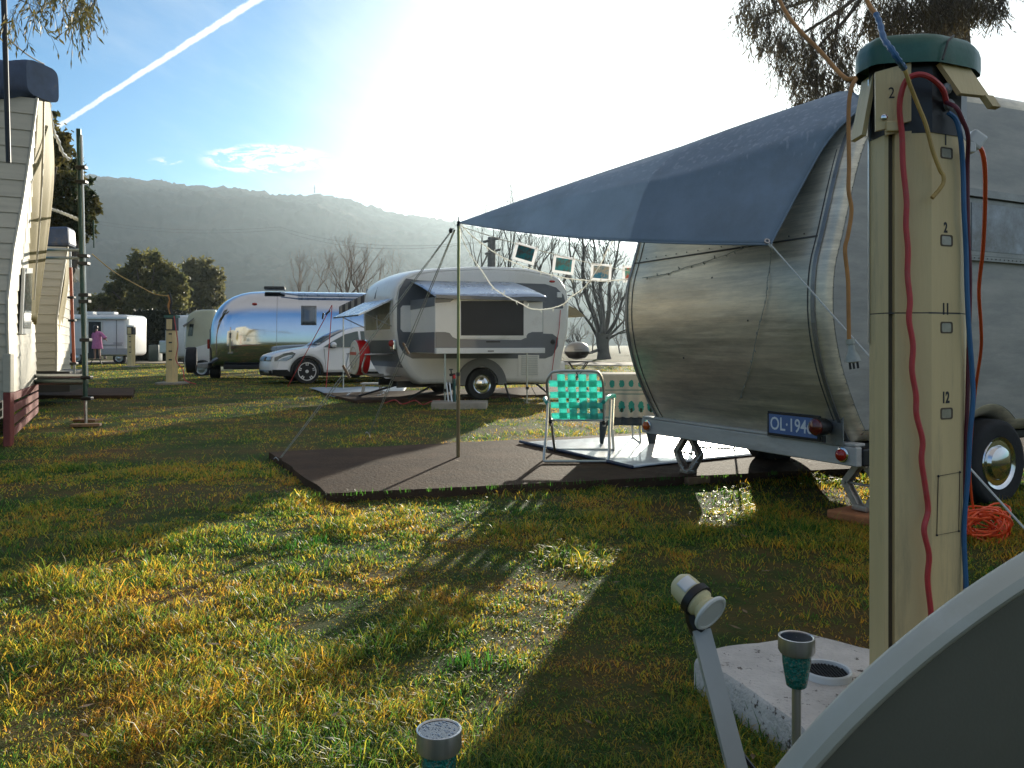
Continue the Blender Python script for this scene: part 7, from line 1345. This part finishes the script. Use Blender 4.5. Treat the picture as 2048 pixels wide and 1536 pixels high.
# ================= grass =================
def in_poly(x, y, poly):
    ins = np.zeros(x.shape, bool); n = len(poly); j = n-1
    for i in range(n):
        xi, yi = poly[i][0], poly[i][1]; xj, yj = poly[j][0], poly[j][1]
        c = ((yi > y) != (yj > y)) & (x < (xj-xi)*(y-yi)/((yj-yi) if abs(yj-yi) > 1e-9 else 1e-9)+xi); ins ^= c; j = i
    return ins
def make_grass(NB, d0, d1, seg):
    t = RNG.random(NB); d = (math.sqrt(d0)+(math.sqrt(d1)-math.sqrt(d0))*t)**2      # pdf ~ d^-0.5, density ~ d^-1.5
    x = (RNG.random(NB)*2-1)*(0.76*d+0.7); y = d
    bare_ = fbm(x*0.9+4, y*0.9, 51, 4); dens = 0.5*fbm(x*2.2, y*2.2, 31, 3)+0.5*vnoise(x*11, y*11, 13); keep = RNG.random(NB) < np.clip(0.35+1.7*(dens-0.30), 0.12, 1)*np.where(bare_ > 0.62, 0.25, 1.0)
    for pl_ in MASK: keep &= ~in_poly(x, y, pl_)
    x, y, d, dens = x[keep], y[keep], d[keep], dens[keep]; n = len(x)
    cl = fbm(x*3.1, y*3.1, 77, 3); cl2 = vnoise(x*12, y*12, 5)
    h = (0.010+0.036*np.clip((cl-0.38)*2.6, 0, 1.25)+0.020*cl2*cl2)*(0.5+0.95*RNG.random(n)); h *= np.where(RNG.random(n) < 0.02, 1.8, 1)*(0.7+0.6*fbm(x*.8, y*.8, 91, 2))
    wd = 0.0027*np.maximum(1, d/2.0)**0.80*(0.7+0.6*RNG.random(n)); az = RNG.random(n)*2*math.pi; lean = (0.5+1.2*RNG.random(n)); la = az+math.pi/2*0+RNG.normal(0, .6, n)
    bx, by = np.cos(az)*wd/2, np.sin(az)*wd/2; lx, ly = -np.sin(la)*h*lean, np.cos(la)*h*lean; z0 = gh(x, y)-0.004
    rnd = RNG.random(n)
    P0 = np.stack([x-bx, y-by, z0], -1); P1 = np.stack([x+bx, y+by, z0], -1); tip = np.stack([x+lx, y+ly, z0+h*np.sqrt(np.clip(1-0.33*lean**2, .10, 1))], -1)
    if seg:
        mx_, my_, mz = x+lx*.38, y+ly*.38, z0+h*.62
        P2 = np.stack([mx_-bx*.8, my_-by*.8, mz], -1); P3 = np.stack([mx_+bx*.8, my_+by*.8, mz], -1)
        co = np.stack([P0, P1, P3, P2, tip], 1).reshape(-1, 3); b = (np.arange(n)*5)[:, None]
        fc = np.concatenate([b+np.array([[0, 1, 2]]), b+np.array([[0, 2, 3]]), b+np.array([[3, 2, 4]])], 0); rr = np.repeat(rnd, 5)
    else:
        co = np.stack([P0, P1, tip], 1).reshape(-1, 3); fc = np.arange(n*3).reshape(-1, 3); rr = np.repeat(rnd, 3)
    return co, fc, rr
c1, f1, r1 = make_grass(int(470000*GRASS), 1.15, 7.0, True); c2, f2, r2 = make_grass(int(450000*GRASS), 7.0, 42, False)
me = bpy.data.meshes.new('grass'); np_mesh(me, np.concatenate([c1, c2]), np.concatenate([f1, f2+len(c1)]))
at_ = me.attributes.new('rnd', 'FLOAT', 'POINT'); at_.data.foreach_set('value', np.concatenate([r1, r2]).astype(np.float32))
me.materials.append(X['blade']); gr_o = bpy.data.objects.new('grass', me); COL.objects.link(gr_o); tag(gr_o, kind='stuff')
# taller tufts against the concrete base, pad edge and a broadleaf weed
def tuft(mb, c, n, h, sp, w=0.004):
    for k in range(n):
        a = random.uniform(0, 6.28); r = random.uniform(0, sp); b = Vector(c)+Vector((math.cos(a)*r, math.sin(a)*r, -0.01)); hh = h*random.uniform(.5, 1.15); l = random.uniform(.1, .6)*hh; a2 = random.uniform(0, 6.28)
        t = Vector((math.cos(a2), math.sin(a2), 0)); s = Vector((-t.y, t.x, 0))*w*random.uniform(.6, 1.2)
        p = [b-s, b+s, b+t*l*.3+Vector((0, 0, hh*.55))+s*.8, b+t*l*.3+Vector((0, 0, hh*.55))-s*.8, b+t*l+Vector((0, 0, hh))]; mb.add(p, [(0, 1, 2, 3), (3, 2, 4)])
mb = MB()
for px, py in ((1500, 1440), (1525, 1450), (1470, 1400), (1560, 1490), (1600, 1500), (1640, 1520), (1420, 1380)): tuft(mb, G(px, py+8, 0), 16, .085, .05, .0022)
for k in range(60):
    t = random.random(); p = pb.lerp(pb+Vector((0.965, 0.262, 0))*3.4, t); tuft(mb, p+Vector((random.uniform(-.05, .05), -.05-random.random()*.05, 0)), 4, .035, .05, .0022)
for px, py in ((930, 1328), (590, 1100), (1045, 1030), (640, 1085)): tuft(mb, G(px, py, 0), 60, .05, .10, .003)
o = obj('tall_grass', mb, X['blade']); tag(o, kind='stuff')
mb = MB()   # fallen leaves
for k in range(140):
    d = random.uniform(1.6, 12); x = random.uniform(-.7, .7)*d; a = random.uniform(0, 6.28); l = random.uniform(.012, .03); z = .02
    if any(in_poly(np.array([x]), np.array([d]), p)[0] for p in MASK[:3]): z = .062
    u = Vector((math.cos(a), math.sin(a), random.uniform(-.3, .4))).normalized()*l; v = Vector((-math.sin(a), math.cos(a), 0))*l*.35; c = Vector((x, d, z+.008)); mb.add([c-u, c+v, c+u, c-v], [(0, 1, 2, 3)])
o = obj('fallen_leaves', mb, mat('dry_leaf', (.20, .13, .07), .6, 0, .4, 3, trans=.2)); tag(o, kind='stuff')
